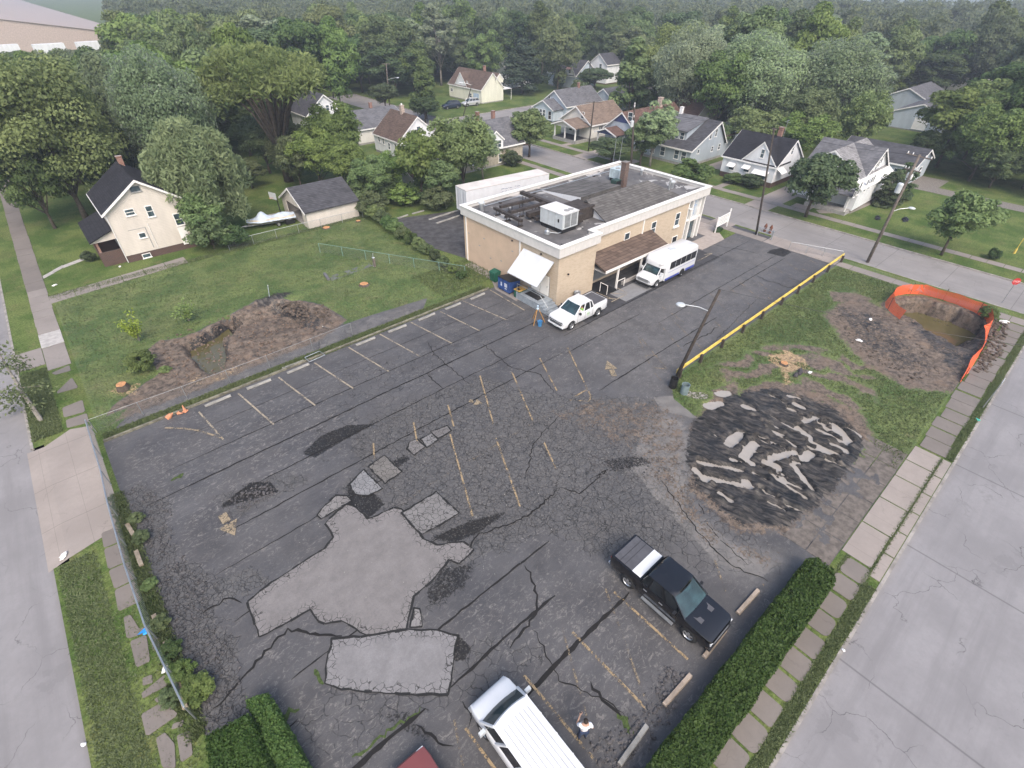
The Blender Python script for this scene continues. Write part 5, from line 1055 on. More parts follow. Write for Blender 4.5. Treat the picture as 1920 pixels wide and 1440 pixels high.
def lights(par, x, y, z, w_, h, d, name, mt):
    for s_ in (-1, 1):
        b = MB(); b.box(x, x+d, s_*y-w_/2, s_*y+w_/2, z-h/2, z+h/2); o = b.build(name, mt, par, bevel=.02)
def mirrors(par, x, y, z, mt='black', s=1.):
    for s_ in (-1, 1):
        b = MB(); b.box(x-.06*s, x+.06*s, s_*(y+.17*s)-.11*s, s_*(y+.17*s)+.11*s, z-.09*s, z+.1*s); b.tube([(x, s_*(y-.02), z-.04), (x, s_*(y+.1), z)], .025, 5); b.build('mirror', mt, par)
def pickup(label, loc, rotz, mt, kind, openw=()):
    t = thing('pickup_truck', label, 'pickup truck', loc, rotz); L_ = 5.75; r = .43
    st = [(0, .80, .50, 1.0, .90, .02), (.05, .91, .44, 1.09, .92, .02), (.2, .98, .42, 1.16, .93, .03), (.7, 1.0, .40, 1.20, .93, .05), (1.4, 1.0, .38, 1.24, .93, .05), (1.75, 1.0, .38, 1.25, .94, .03), (3.85, 1.0, .38, 1.27, .94, .02), (3.9, .99, .38, 1.28, .94, .02), (3.94, 1.0, .4, 1.37, .96, .0), (5.55, 1.0, .45, 1.39, .96, .0), (5.7, .98, .5, 1.38, .96, .0), (5.75, .95, .55, 1.33, .96, .0)]
    body(t, st, (1.02, 4.55), r, 1.0, mt)
    for x in (1.02, 4.55):
        for s_ in (-1, 1): wheel(t, x, s_*.99, r, .26, s_)
    greenhouse(t, 1.45, 2.3, 3.66, 3.90, 1.25, 1.93, .94, .77, (0, .44, .82, 1), mt, openw)
    if kind == 'white':
        MB().box(4.0, 5.6, -.86, .86, 1.395, 1.415).build('bed_cover', 'tonneau', t)
        b = MB(); b.box(-.03, .05, -.76, .76, .72, .80); b.box(-.02, .05, -.66, .66, .60, .67); b.box(-.02, .05, -.76, .76, .87, .93); b.build('grille', 'black', t); MB().box(-.06, .02, -.28, .28, .40, .52).build('number_plate', 'lightgrey', t)
        b = MB(); b.box(-.05, .12, -.92, .92, .42, .58); b.build('bumper', mt, t, bevel=.03)
        g_ = simple('green_logo', (.25, .45, .2), .5); b = MB()
        for k in range(12):
            a = k*math.pi/6; b.tube([(3.12+.17*math.cos(a), -1.008, .88+.17*math.sin(a)), (3.12+.17*math.cos(a+.5), -1.008, .88+.17*math.sin(a+.5))], .014, 4)
        b.box(3.03, 3.07, -1.012, -1.004, .8, .96); b.box(3.13, 3.17, -1.012, -1.004, .8, .96); b.box(3.03, 3.3, -1.011, -1.003, .86, .89); b.build('door_emblem', g_, t)
    else:
        MB().box(4.0, 5.6, -.88, .88, 1.395, 1.42).build('bed_cover', 'tonneau', t); MB().box(4.0, 4.5, -.9, .9, 1.422, 1.44).build('white_cover_panel', 'pwhite', t)
        b = MB()
        for x in (4.95, 5.25): b.box(x, x+.02, -.86, .86, 1.421, 1.426)
        b.build('cover_seams', 'black', t)
        b = MB(); b.box(-.02, .05, -.6, .6, .66, .86); b.build('grille', 'steel', t); b = MB(); b.box(-.06, .12, -.92, .92, .44, .6); b.build('bumper', 'black', t, bevel=.03)
        b = MB(); b.tube([(.9, -.1, 1.255), (1.45, -.1, 1.28)], .02, 5)
        for s_ in (-1, 1): MB().box(1.8, 3.6, s_*1.06-.07, s_*1.06+.07, .36, .42).build('side_step', 'metal', t)
        for s_ in (-1, 1): b = MB(); b.box(.8, 1.3, s_*.42-.13, s_*.42+.13, 1.22, 1.262); b.build('bonnet_vent', 'tonneau', t)
    for s_ in (-1, 1):
        for x in (2.55, 3.45): MB().box(x, x+.2, s_*1.0-.02, s_*1.0+.025, .98, 1.02).build('door_handle', mt if kind == 'white' else 'rim', t)
    b = MB(); 
    for s_ in (-1, 1):
        for x in (1.75, 2.72, 3.72): b.box(x, x+.014, s_*1.0-.012, s_*1.0+.008, .5, 1.2)
    b.build('door_gaps', 'black', t)
    lights(t, 0.0, .74, .92, .34, .18, .2, 'headlight', 'lamp'); lights(t, 5.66, .88, 1.05, .14, .42, .1, 'tail_light', 'red'); mirrors(t, 1.9, .95, 1.32, 'black')
    MB().box(5.72, 5.86, -.9, .9, .5, .62).build('rear_bumper', 'rim', t)
    return t
pk = pickup('white crew-cab pickup with green door emblem parked at the brick corner', (28.15, 25.85, 0), 0, 'pwhite', 'white', ((-1, 0),))
bk = pickup('black pickup with grey bed cover and white panel behind the cab', (14.53, 1.75, 0), math.pi/2, 'pblack', 'black')
def shuttle():
    t = thing('shuttle_bus', 'white cutaway shuttle bus with blue skirt parked beside the canopy', 'bus', (40.45, 25.75, 0)); r = .4
    body(t, [(0, .8, .5, .92, .85, .02), (.08, .92, .45, 1.02, .88, .02), (.35, .98, .42, 1.12, .9, .04), (1.0, 1.0, .4, 1.24, .9, .05), (1.5, 1.0, .4, 1.3, .92, .03), (2.3, 1.0, .4, 1.32, .92, .02)], (1.05,), r, 1.0, 'pwhite', 'cab_body')
    hw = 1.17
    def rr(w_, zb, zt, c): return [(0, zb), (w_, zb), (w_, zb+.4), (w_, zt-c*1.2), (w_-c*.25, zt-c*.45), (w_-c, zt), (w_*.4, zt+.03), (0, zt+.045)]
    st = [(1.28, rr(.72, 2.0, 2.28, .14)), (1.34, rr(.9, 1.95, 2.48, .2)), (1.55, rr(1.06, 1.9, 2.72, .28)), (1.9, rr(hw, 1.86, 2.84, .28)), (2.02, rr(hw, .45, 2.86, .26)), (7.35, rr(hw, .45, 2.86, .26)), (7.5, rr(hw-.04, .5, 2.80, .26))]
    o = loft(st).build('coach_body', 'pwhite', t); fixn(o.data); o.data.shade_smooth(); o.data.set_sharp_from_angle(angle=rad(35))
    for x, w_ in ((1.05, 1.0), (5.15, hw)):
        for s_ in (-1, 1): wheel(t, x, s_*(w_-.0 if x < 2 else w_+.01), r, .28, s_, 6)
    b = MB()
    for s_ in (-1, 1): b.ext([(5.15+(r+.08)*math.cos(k*math.pi/8), r+(r+.08)*math.sin(k*math.pi/8)) for k in range(-1, 10)], s_*(hw+.001), s_*(hw+.006), 1)
    b.build('wheel_arch', 'black', t)
    b = MB()
    for s_ in (-1, 1): b.box(2.1, 4.6, s_*hw-.012, s_*hw+.012, .44, .66); b.box(5.72, 7.35, s_*hw-.012, s_*hw+.012, .44, .7)
    b.build('blue_skirt', 'bluep', t)
    b = MB()
    for s_ in (-1, 1): b.box(2.5, 7.3, s_*hw-.009, s_*hw+.009, 1.2, 1.235)
    b.build('side_pinstripe', 'bluep', t)
    for s_ in (-1, 1):
        for k in range(5): x0 = 2.65+k*.93; MB().box(x0, x0+(.88 if k else .88), s_*hw-.015, s_*hw+.015, 1.5, 2.28).build('window', 'bglass', t, bevel=.03)
    # cab glass
    MB().poly([(1.02, -.86, 1.28), (1.02, .86, 1.28), (1.52, .78, 2.02), (1.52, -.78, 2.02)]).build('windscreen', 'wglass', t)
    b = MB(); 
    for s_ in (-1, 1): b.tube([(1.0, s_*.92, 1.28), (1.55, s_*.86, 2.05)], .05, 6); b.tube([(2.05, s_*1.0, 1.28), (2.05, s_*.98, 2.05)], .06, 6); b.box(1.5, 2.1, s_*.9-.03, s_*.9+.03, 1.95, 2.1)
    b.build('cab_pillars', 'pwhite', t)
    for s_ in (-1, 1): MB().poly([(1.12, s_*.93, 1.3), (2.0, s_*.98, 1.3), (2.0, s_*.95, 1.98), (1.55, s_*.88, 1.98)]).build('cab_window', 'bglass', t)
    MB().box(1.1, 2.0, -.85, .85, 1.2, 1.27).build('dashboard', 'black', t)
    b = MB(); b.box(-.02, .06, -.62, .62, .68, .98); b.build('grille', 'steel', t); 
    b = MB(); b.box(-.12, .1, -.98, .98, .40, .56); b.build('bumper', 'black', t, bevel=.03)
    lights(t, .0, .76, .86, .24, .22, .16, 'headlight', 'lamp'); mirrors(t, 1.25, .98, 1.45, 'pwhite', 1.3)
    b = MB(); b.box(3.9, 4.55, -.3, .3, 2.89, 2.95); b.build('roof_hatch', 'lightgrey', t)
    for y in (-.3, 0, .3): MB().box(1.62, 1.72, y-.04, y+.04, 2.72, 2.77).build('marker_lamp', 'red', t)
    lights(t, 7.46, .95, 1.0, .12, .3, .06, 'tail_light', 'red')
shuttle()
def van():
    t = thing('passenger_van', 'white passenger van with ribbed roof parked nose-in at the bottom of the lot', 'van', (5.0, 6.95, 0), -math.pi/2+rad(-1)); r = .4
    body(t, [(0, .82, .5, .88, .85, .02), (.08, .93, .45, 1.0, .9, .03), (.3, .99, .42, 1.1, .9, .05), (.9, 1.01, .4, 1.22, .92, .06), (1.1, 1.01, .4, 1.25, .92, .04), (5.6, 1.01, .4, 1.25, .95, 0), (5.72, .97, .5, 1.22, .95, 0)], (.95, 4.6), r, 1.01, 'pwhite')
    for x in (.95, 4.6):
        for s_ in (-1, 1): wheel(t, x, s_*1.0, r, .26, s_)
    greenhouse(t, .85, 1.5, 5.5, 5.66, 1.22, 2.02, .96, .82, (0, .2, .42, .63, .84, 1), 'pwhite', rw=.06, ribs=7, crown=.08)
    lights(t, .0, .76, .8, .26, .2, .14, 'headlight', 'lamp'); mirrors(t, 1.2, .97, 1.35, 'lightgrey', 1.2)
    MB().box(-.02, .05, -.55, .55, .6, .85).build('grille', 'steel', t); MB().box(-.1, .1, -.95, .95, .42, .56).build('bumper', 'steel', t, bevel=.03)
    for s_ in (-1, 1): MB().box(1.5, 1.72, s_*1.0-.02, s_*1.0+.03, 1.05, 1.09).build('door_handle', 'lightgrey', t)
    lights(t, 5.68, .9, 1.1, .14, .4, .06, 'tail_light', 'red')
van()
def saloon(label, loc, rotz, mt, suv=False, name='parked_car', cat='car', group=None):
    t = thing(name, label, cat, loc, rotz, group); r = .34; z = .18 if suv else 0
    body(t, [(0, .72, .45, .66, .85, .02), (.08, .84, .38, .76, .88, .02), (.5, .89, .3, .84+z*.5, .88, .04), (1.2, .9, .28, .93+z*.6, .88, .04), (1.5, .9, .28, .96+z, .9, .02), (3.7, .9, .28, 1.0+z, .9, .02), (4.4, .88, .34, 1.0+z, .88, .02), (4.55, .82, .42, .92+z, .85, .02)], (.9, 3.6), r, .9, mt)
    for x in (.9, 3.6):
        for s_ in (-1, 1): wheel(t, x, s_*.89, r, .22, s_)
    if suv: greenhouse(t, 1.2, 1.9, 4.0, 4.4, 1.12, 1.66, .84, .66, (0, .33, .66, 1), mt)
    else: greenhouse(t, 1.2, 1.95, 3.3, 3.95, .95, 1.42, .82, .62, (0, .45, 1), mt)
    lights(t, .02, .64, .66, .3, .13, .14, 'headlight', 'lamp'); lights(t, 4.46, .68, .85+z, .26, .16, .08, 'tail_light', 'red'); mirrors(t, 1.6, .85, 1.02+z, mt, .7)
    MB().box(-.02, .06, -.4, .4, .46, .6).build('grille', 'black', t)
    return t
saloon('faded maroon car, only its bonnet corner showing at the bottom edge', (1.12, 7.2, 0), -math.pi/2+rad(-2), 'pred')
saloon('navy SUV nearest the street in front of the pale yellow house', (77.8, 113.2, 0), rad(-12), 'pnavy', True, group='cars on the drive of the pale yellow house')
saloon('silver SUV behind the navy one by the blue garage door', (83.6, 112.9, 0), rad(-8), 'psilver', True, group='cars on the drive of the pale yellow house')
def trailer():
    t = thing('semi_trailer', 'long white box semi-trailer parked behind the brick building', 'trailer', (37.6, 50.9, 0), rad(-6.2)); L_, W = 13.0, 2.55
    MB().box(0, L_, 0, W, 1.15, 3.95).build('cargo_box', simple('trailer_white', (.66, .67, .70), .5, .06, 1.5), t)
    MB().box(-.03, L_+.03, -.03, W+.03, 3.95, 4.02).build('roof', simple('trailer_roof', (.6, .56, .53), .6, .1, .6), t)
    b = MB(); b.box(-.05, 0, .03, W-.03, 1.15, 1.3); b.box(-.05, 0, .03, .12, 1.3, 3.9); b.box(-.05, 0, W-.12, W-.03, 1.3, 3.9); b.box(-.05, 0, W/2-.03, W/2+.03, 1.3, 3.9); b.build('door_frame', 'lightgrey', t)
    for y in (.6, 1.9): MB().box(-.09, -.05, y, y+.04, 1.4, 3.8).build('lock_rod', 'metal', t)
    b = MB(); x = 5.2
    for i, (w_, gap) in enumerate([(.5, .1), (.4, .12), (.12, .1), (.35, .45), (.25, .1), (.5, 0)]): b.box(x, x+w_, -.012, 0, 3.3-.06*(i % 2), 3.36-.06*(i % 2)); b.box(x+.1, x+w_*.7, -.012, 0, 2.95, 3.0); x += w_+gap
    b.build('faded_lettering', simple('faded_blue_letters', (.2, .23, .33), .7), t)
    for x in (1.0, 2.25):
        for s_, y in ((-1, 0.02), (1, W-.02)): wheel(t, x, y, .5, .4, s_, 6, 'steel')
    for y in (.4, W-.5): MB().box(L_-2.6, L_-2.45, y, y+.12, 0, 1.15).build('landing_leg', 'steel', t)
    MB().box(0, L_, .8, 1.7, .95, 1.15).build('chassis', 'black', t)
trailer()
def boat():
    a, c = G(471, 432), G(557, 417); d = c-a; t = thing('boat', 'small boat under a pale blue tarpaulin beside the garage', 'boat', (a.x, a.y+.6, 0), math.atan2(d.y, d.x)); L_ = d.length
    st = []
    for k in range(9):
        f = k/8; w_ = .95*(1-abs(max(0, .35-f)/.35)**2*.9)*(1 if f < .9 else .9); st.append((f*L_, [(0, .45), (w_*.6, .5), (w_*.95, .8), (w_, 1.05), (w_*.5, 1.06), (0, 1.07)]))
    o = loft(st).build('hull', simple('cream_hull', (.5, .45, .37), .4), t, smooth=True); fixn(o.data)
    rg = random.Random(5); b = MB(); nx, ny = 26, 12; pts = []
    for i in range(nx+1):
        f = i/nx; w_ = 1.02*(1-abs(max(0, .35-f)/.35)**2*.85)
        hgt = 1.12+.75*math.exp(-((f-.33)/.10)**2)+.28*math.exp(-((f-.75)/.16)**2)
        for j in range(ny+1):
            s_ = -1+2*j/ny; z = hgt-(hgt-.82)*abs(s_)**1.4+rg.uniform(-.03, .03); pts.append((f*(L_+.2)-.1, s_*w_*1.05, z))
    b.add(pts, [(i*(ny+1)+j, (i+1)*(ny+1)+j, (i+1)*(ny+1)+j+1, i*(ny+1)+j+1) for i in range(nx) for j in range(ny)])
    b.build('tarpaulin', simple('blue_white_tarp', (.46, .53, .62), .45, .15, 2.5, bump=.6, bscale=4), t, smooth=True)
    b = MB(); b.tube([(-1.2, 0, .4), (L_*.4, .4, .4), (L_*.9, .4, .42)], .05, 6); b.tube([(-1.2, 0, .4), (L_*.4, -.4, .4), (L_*.9, -.4, .42)], .05, 6); tr = b.build('trailer_frame', 'steel', t)
    for s_ in (-1, 1): wheel(t, L_*.62, s_*.95, .28, .18, s_)
boat()
# ------------------------------------------------------------------ people
MT['skin'] = simple('skin', (.42, .26, .19), .6, .06); MT['hair'] = simple('dark_hair', (.03, .02, .015), .8); MT['shirt'] = simple('white_tshirt', (.78, .79, .82), .85, .05, 5); MT['jeans'] = simple('blue_jeans', (.03, .045, .09), .9, .2, 6); MT['hivis'] = simple('lime_hivis_shirt', (.22, .55, .08), .7)
def skin(name, V, E_, R_, mt, par, lv=2):
    me = bpy.data.meshes.new(name); me.from_pydata(V, E_, []); me.materials.append(MT[mt]); o = bpy.data.objects.new(name, me); COL.objects.link(o); o.parent = par
    m_ = o.modifiers.new('s', 'SKIN'); m_.use_smooth_shade = True
    for i, r in enumerate(R_): me.skin_vertices[0].data[i].radius = r if isinstance(r, tuple) else (r, r)
    me.skin_vertices[0].data[0].use_root = True; s_ = o.modifiers.new('u', 'SUBSURF'); s_.levels = lv; s_.render_levels = lv; return o
def person(name, label, loc, rotz, J, shirt, pants, seated=False):
    """J: joints; the figure faces +Y"""
    t = thing(name, label, 'person', loc, rotz)
    V = []; E_ = []; R_ = []
    def add(p, r, par=None):
        V.append(p); R_.append(r)
        if par is not None: E_.append((par, len(V)-1))
        return len(V)-1
    pel = add(J['pelvis'], (.14, .11)); ch = add(J['chest'], (.17, .12), pel); sh_ = add(J['neckbase'], (.13, .09), ch); nk = add(J['neck'], .055, sh_)
    hd0 = add(J['head0'], (.07, .085), nk); hd1 = add(J['head1'], (.075, .095), hd0); add(J['head2'], (.055, .07), hd1)
    arms = {}
    for s_, k in ((-1, 'L'), (1, 'R')):
        sd = add(J['sh'+k], .06, sh_); el = add(J['el'+k], .043, sd); wr = add(J['wr'+k], .03, el); hn = add(J['hn'+k], (.038, .022), wr)
        w_, h_ = Vector(J['wr'+k]), Vector(J['hn'+k]); d = (h_-w_).normalized(); sidev = d.cross(Vector((0, 0, 1))).normalized() if abs(d.z) < .9 else Vector((1, 0, 0)); dn = d.cross(sidev)
        for q, ln in ((-1.4, .065), (-.5, .08), (.45, .075), (1.3, .055)):
            b0 = h_+sidev*.018*q+d*.03; b1 = b0+d*ln*.55+dn*.012; f1 = add(tuple(b0), .0095, hn); f2 = add(tuple(b1), .009, f1); add(tuple(b1+d*ln*.35+dn*.03), .008, f2)
        th = add(tuple(w_.lerp(h_, .6)-sidev*.045+dn*.01), .011, hn); add(tuple(w_.lerp(h_, .9)-sidev*.06+d*.02+dn*.03), .0095, th)
        if 'hip'+k in J:
            hp = add(J['hip'+k], .085, pel); kn = add(J['kn'+k], .058, hp); an = add(J['an'+k], .038, kn); add(J['to'+k], (.04, .03), an)
    skin('body', V, E_, R_, 'skin', t)
    S = [J['pelvis'], Vector(J['pelvis']).lerp(Vector(J['chest']), .5), J['chest'], J['neckbase']]; V2 = [tuple(q) for q in S]; E2 = [(0, 1), (1, 2), (2, 3)]; R2 = [(.175, .135), (.165, .13), (.20, .145), (.15, .10)]
    for k in 'LR': i = len(V2); V2 += [J['sh'+k], tuple(Vector(J['sh'+k]).lerp(Vector(J['el'+k]), .75))]; E2 += [(3, i), (i, i+1)]; R2 += [.088, .07]
    skin('shirt', V2, E2, R2, shirt, t)
    if not seated:
        V3 = [tuple(Vector(J['pelvis'])-Vector((0, 0, .02)))]; E3 = []; R3 = [(.16, .125)]
        for k in 'LR':
            i = len(V3); V3 += [J['hip'+k], J['kn'+k], tuple(Vector(J['an'+k])+Vector((0, 0, .03)))]; E3 += [(0, i), (i, i+1), (i+1, i+2)]; R3 += [.105, .078, .062]
        skin('jeans', V3, E3, R3, pants, t)
        for k in 'LR': a = J['an'+k]; MB().blob((a[0], a[1]+.06, .045), (.05, .14, .05), 1, 8, .03).build('shoe', 'black', t, smooth=True)
    h = Vector(J['head1']); MB().blob((h.x, h.y-.02, h.z+.045), (.098, .118, .10), 3, 10, .04).build('hair', 'hair', t, smooth=True)
    f = Vector(J['head0']); b = MB(); b.blob((f.x, f.y+.105, f.z+.0), (.014, .02, .02), 1, 6, 0); b.build('nose', 'skin', t, smooth=True)
    b = MB()
    for s_ in (-1, 1): b.blob((f.x+s_*.032, f.y+.088, f.z+.03), (.012, .008, .008), 1, 6, 0)
    b.build('eyes', 'black', t); MB().box(f.x-.024, f.x+.024, f.y+.08, f.y+.09, f.z-.045, f.z-.037).build('mouth', 'red', t)
    for s_ in (-1, 1): MB().blob((f.x+s_*.085, f.y, f.z+.02), (.014, .024, .034), 1, 7, .05).build('ear', 'skin', t, smooth=True)
    return t
J = dict(pelvis=(0, 0, .95), chest=(0, .01, 1.25), neckbase=(0, .01, 1.46), neck=(0, .03, 1.55), head0=(0, .05, 1.62), head1=(0, .05, 1.69), head2=(0, .04, 1.76),
    shL=(-.2, 0, 1.44), elL=(-.30, .12, 1.20), wrL=(-.16, .32, 1.40), hnL=(-.12, .36, 1.47), shR=(.2, 0, 1.44), elR=(.32, -.04, 1.17), wrR=(.24, .16, 1.04), hnR=(.2, .22, 1.02),
    hipL=(-.1, 0, .9), knL=(-.12, .02, .5), anL=(-.13, -.02, .08), toL=(-.14, .12, .04), hipR=(.1, 0, .9), knR=(.12, .03, .5), anR=(.14, 0, .08), toR=(.16, .14, .04))
pg_ = G(1091, 1383); person('person', 'person in white t-shirt and dark jeans standing between the painted lines', (pg_.x, pg_.y, 0), rad(-38), J, 'shirt', 'jeans')
ph = thing('phone', 'dark phone held up by the person in the white t-shirt', 'phone', (pg_.x, pg_.y, 0), rad(-38)); MB().box(-.15, -.07, .385, .395, 1.42, 1.57).build('phone_body', 'black', ph)
J2 = dict(pelvis=(0, 0, .85), chest=(0, -.02, 1.13), neckbase=(0, -.01, 1.32), neck=(0, .01, 1.40), head0=(0, .03, 1.46), head1=(0, .03, 1.53), head2=(0, .02, 1.60),
    shL=(-.2, 0, 1.30), elL=(-.28, .16, 1.1), wrL=(-.1, .38, 1.2), hnL=(-.06, .44, 1.24), shR=(.2, 0, 1.30), elR=(.28, .16, 1.1), wrR=(.1, .38, 1.2), hnR=(.06, .44, 1.24))
person('person', 'driver in lime hi-vis shirt at the open window of the white pickup', (28.15+2.7, 25.85-.56, .06), rad(90), J2, 'hivis', None, True)
# ------------------------------------------------------------------ foliage builders
MT['leafA'] = leaf('maple_leaves', (.075, .125, .038), (.185, .25, .09)); MT['leafY'] = leaf('yellowing_leaves', (.075, .118, .032), (.205, .265, .08)); MT['leafS'] = leaf('silver_maple_leaves', (.11, .16, .075), (.26, .33, .19), (.40, .45, .36))
MT['leafW'] = leaf('willow_leaves', (.095, .145, .052), (.22, .28, .115)); MT['leafD'] = leaf('dark_leaves', (.04, .075, .028), (.115, .17, .065)); MT['leafP'] = leaf('pine_needles', (.026, .052, .032), (.075, .115, .065)); MT['leafH'] = leaf('hedge_leaves', (.034, .088, .018), (.095, .17, .042))
MT['leafL'] = leaf('young_leaves', (.14, .2, .04), (.28, .36, .1)); MT['leafG'] = leaf('grass_blades', (.08, .135, .035), (.17, .22, .08), trans=.3); MT['leafF'] = leaf('wood_leaves', (.06, .10, .035), (.19, .245, .10), (.24, .28, .19))
def leaves(rng, pos, nrm, size, tint, asp=1.5):
    n = len(pos); nrm = nrm/np.linalg.norm(nrm, axis=1, keepdims=True); r = rng.normal(size=(n, 3)); u = np.cross(nrm, r); u /= np.linalg.norm(u, axis=1, keepdims=True)+1e-9; v = np.cross(nrm, u)
    s = size[:, None]; k = rng.uniform(.7, 1.2, (n, 1)); a = u*s*.5*asp*k; b = v*s*.5
    V = np.stack([pos-a, pos-b*.9, pos+a, pos+b*.9], 1).reshape(-1, 3); F = np.arange(4*n).reshape(n, 4); return V, F, tint
def crown(seed, R, H_, z0, n, ls, style='round', puffs=70):
    rng = np.random.default_rng(seed); zc = (z0+H_)/2; Rz = (H_-z0)/2
    if style in ('cone', 'column'):
        t = rng.uniform(0, 1, puffs)**(.8 if style == 'cone' else 1.); a = rng.uniform(0, 2*np.pi, puffs)
        rr = R*((1-t)**.8 if style == 'cone' else np.clip(1.15*np.sqrt(np.clip(1-t**2.5, 0, 1)), 0, 1))*rng.uniform(.45, .85, puffs); C = np.stack([rr*np.cos(a), rr*np.sin(a), z0+t*(H_-z0)*.95], 1); pr = R*rng.uniform(.22, .36, puffs)*(1.1-t*.5)
    else:
        d = rng.normal(size=(puffs, 3)); d[:, 2] = d[:, 2]*.9+.25; d /= np.linalg.norm(d, axis=1, keepdims=True)
        lump = 1+.22*np.sin(d[:, 0]*3.1+seed)*np.cos(d[:, 1]*2.7+seed*2)+.1*rng.normal(size=puffs); q = rng.uniform(.35, 1, puffs)**.45*.8
        C = d*q[:, None]*lump[:, None]*np.array([R, R, Rz])+np.array([0, 0, zc]); pr = R*rng.uniform(.17, .33, puffs)
        if style == 'open': pr *= .8
    w_ = pr**2; pi = rng.choice(puffs, n, p=w_/w_.sum()); d = rng.normal(size=(n, 3)); d[:, 2] = np.where(rng.random(n) < .7, np.abs(d[:, 2]), d[:, 2]); d /= np.linalg.norm(d, axis=1, keepdims=True)
    rad_ = pr[pi]*rng.uniform(.35, 1.08, n)**.5
    if style in ('willow', 'vase'):
        pos = C[pi]+d*rad_[:, None]*np.array([1, 1, .6]); hang = rng.uniform(0, 1, n)**1.5*R*(.55 if style == 'willow' else .22); pos[:, 2] -= hang; pos[:, :2] += (C[pi][:, :2]*.12)*(hang/(R*.5))[:, None]
        nrm = rng.normal(size=(n, 3))*np.array([1, 1, .35])
    else:
        pos = C[pi]+d*rad_[:, None]*np.array([1, 1, .78]); nrm = d+rng.normal(size=(n, 3))*.55+np.array([0, 0, .35])
    ptint = rng.uniform(0, 1, puffs); tint = np.clip(ptint[pi]*.55+rng.uniform(0, .5, n)+.15*d[:, 2], 0, 1)
    V, F, T = leaves(rng, pos, nrm, ls*rng.uniform(.6, 1.35, n), tint, 3.2 if style in ('willow', 'vase') else 1.5)
    return V, F, T, C, pr
def tree_proto(name, seed, R, H_, z0, n, ls, mt, bark='bark', style='round', tr=.22, puffs=70, limbs=8, lean=0):
    V, F, T, C, pr = crown(seed, R, H_, z0, n, ls, style, puffs); rg = random.Random(seed)
    root = thing(name, None, 'tree', (0, -400, 0)); b = MB(); top = z0+(H_-z0)*.55
    b.tube([(0, 0, -.2), (rg.uniform(-.1, .1), rg.uniform(-.1, .1), z0*.6), (rg.uniform(-.3, .3)+lean, rg.uniform(-.3, .3), top)], [tr*1.25, tr*.85, tr*.35], 8)
    ids = sorted(range(len(C)), key=lambda i: rg.random())[:limbs]
    for i in ids:
        c = C[i]; zb = z0*(.75 if style != 'vase' else .35)+rg.uniform(0, .25)*(c[2]-z0*.75); zb = max(.5, min(zb, c[2]-.3)); m_ = (c[0]*.45, c[1]*.45, zb+(c[2]-zb)*.6); b.tube([(lean*zb/H_, 0, zb), m_, tuple(c)], [tr*.5, tr*.3, tr*.1], 6)
    b.build('trunk', bark, root, smooth=True)
    o = npmesh('crown', V, F, mt, {'tint': ('FACE', T)}, parent=root); return root
def leafbox(name, label, pts, z1, n, ls, mt, z0=.05, seed=0, group=None, lumpy=.13):
    """clipped hedge: leaves all over a prism given by a footprint polygon, around a twiggy core"""
    rng = np.random.default_rng(seed); P = np.array(pts); mn, mx = P.min(0), P.max(0); X = rng.uniform(mn[0], mx[0], n*3); Y = rng.uniform(mn[1], mx[1], n*3); sd = polysd(X, Y, pts); ok = sd > .0; X, Y, sd = X[ok][:n], Y[ok][:n], sd[ok][:n]; k = len(X)
    topz = z1+lumpy*(fbm(X*1.6, Y*1.6, seed)-.5)*3-np.clip(.12-sd, 0, 1)*.9; side = rng.random(k) < .38; Z = np.where(side, rng.uniform(z0, z1*.97, k), topz-rng.uniform(-.05, .2, k)**1+.0)
    # push side leaves to the rim
    c = P.mean(0); pos = np.stack([X, Y, Z], 1); nrm = np.stack([rng.normal(size=k)*.5, rng.normal(size=k)*.5, np.full(k, .55)], 1)
    i = rng.integers(0, len(P), k); A_ = P[i]; B_ = P[(i+1) % len(P)]; ln = np.hypot(*(P-np.roll(P, -1, 0)).T); i = rng.choice(len(P), k, p=ln/ln.sum()); A_ = P[i]; B_ = P[(i+1) % len(P)]; t = rng.random((k, 1)); e = A_+(B_-A_)*t; dn = (B_-A_); nn = np.stack([dn[:, 1], -dn[:, 0]], 1); nn /= np.linalg.norm(nn, axis=1, keepdims=True)
    sg = np.where(polysd(e[:, 0]+nn[:, 0]*.05, e[:, 1]+nn[:, 1]*.05, pts) > 0, -1., 1.)[:, None]; nn *= sg; e = e+nn*rng.uniform(-.14, .05, (k, 1))+(.16*(fbm(e[:, 0:1]*1.3, e[:, 1:2]*1.3, 5)-.5))
    pos[side, :2] = e[side]; nrm[side] = np.concatenate([nn, np.full((k, 1), .25)], 1)[side]+rng.normal(size=(side.sum(), 3))*.4
    V, F, T = leaves(rng, pos, nrm, ls*rng.uniform(.6, 1.3, k), rng.random(k)*.6+.4*fbm(X*2, Y*2, 7))
    t = thing(name, label, 'hedge', (float(c[0]), float(c[1]), 0), 0, group); V[:, 0] -= c[0]; V[:, 1] -= c[1]
    npmesh('foliage', V, F, mt, {'tint': ('FACE', T)}, parent=t)
    inner = [(c[0]+(x-c[0])*1., c[1]+(y-c[1])*1.) for x, y in pts]; b = MB(); b.ext([(x-c[0]-np.sign(x-c[0])*.12, y-c[1]-np.sign(y-c[1])*.12) for x, y in inner], 0, z1-.16, 2); b.build('twiggy_core', simple('hedge_twigs', (.02, .03, .012), .95), t); return t
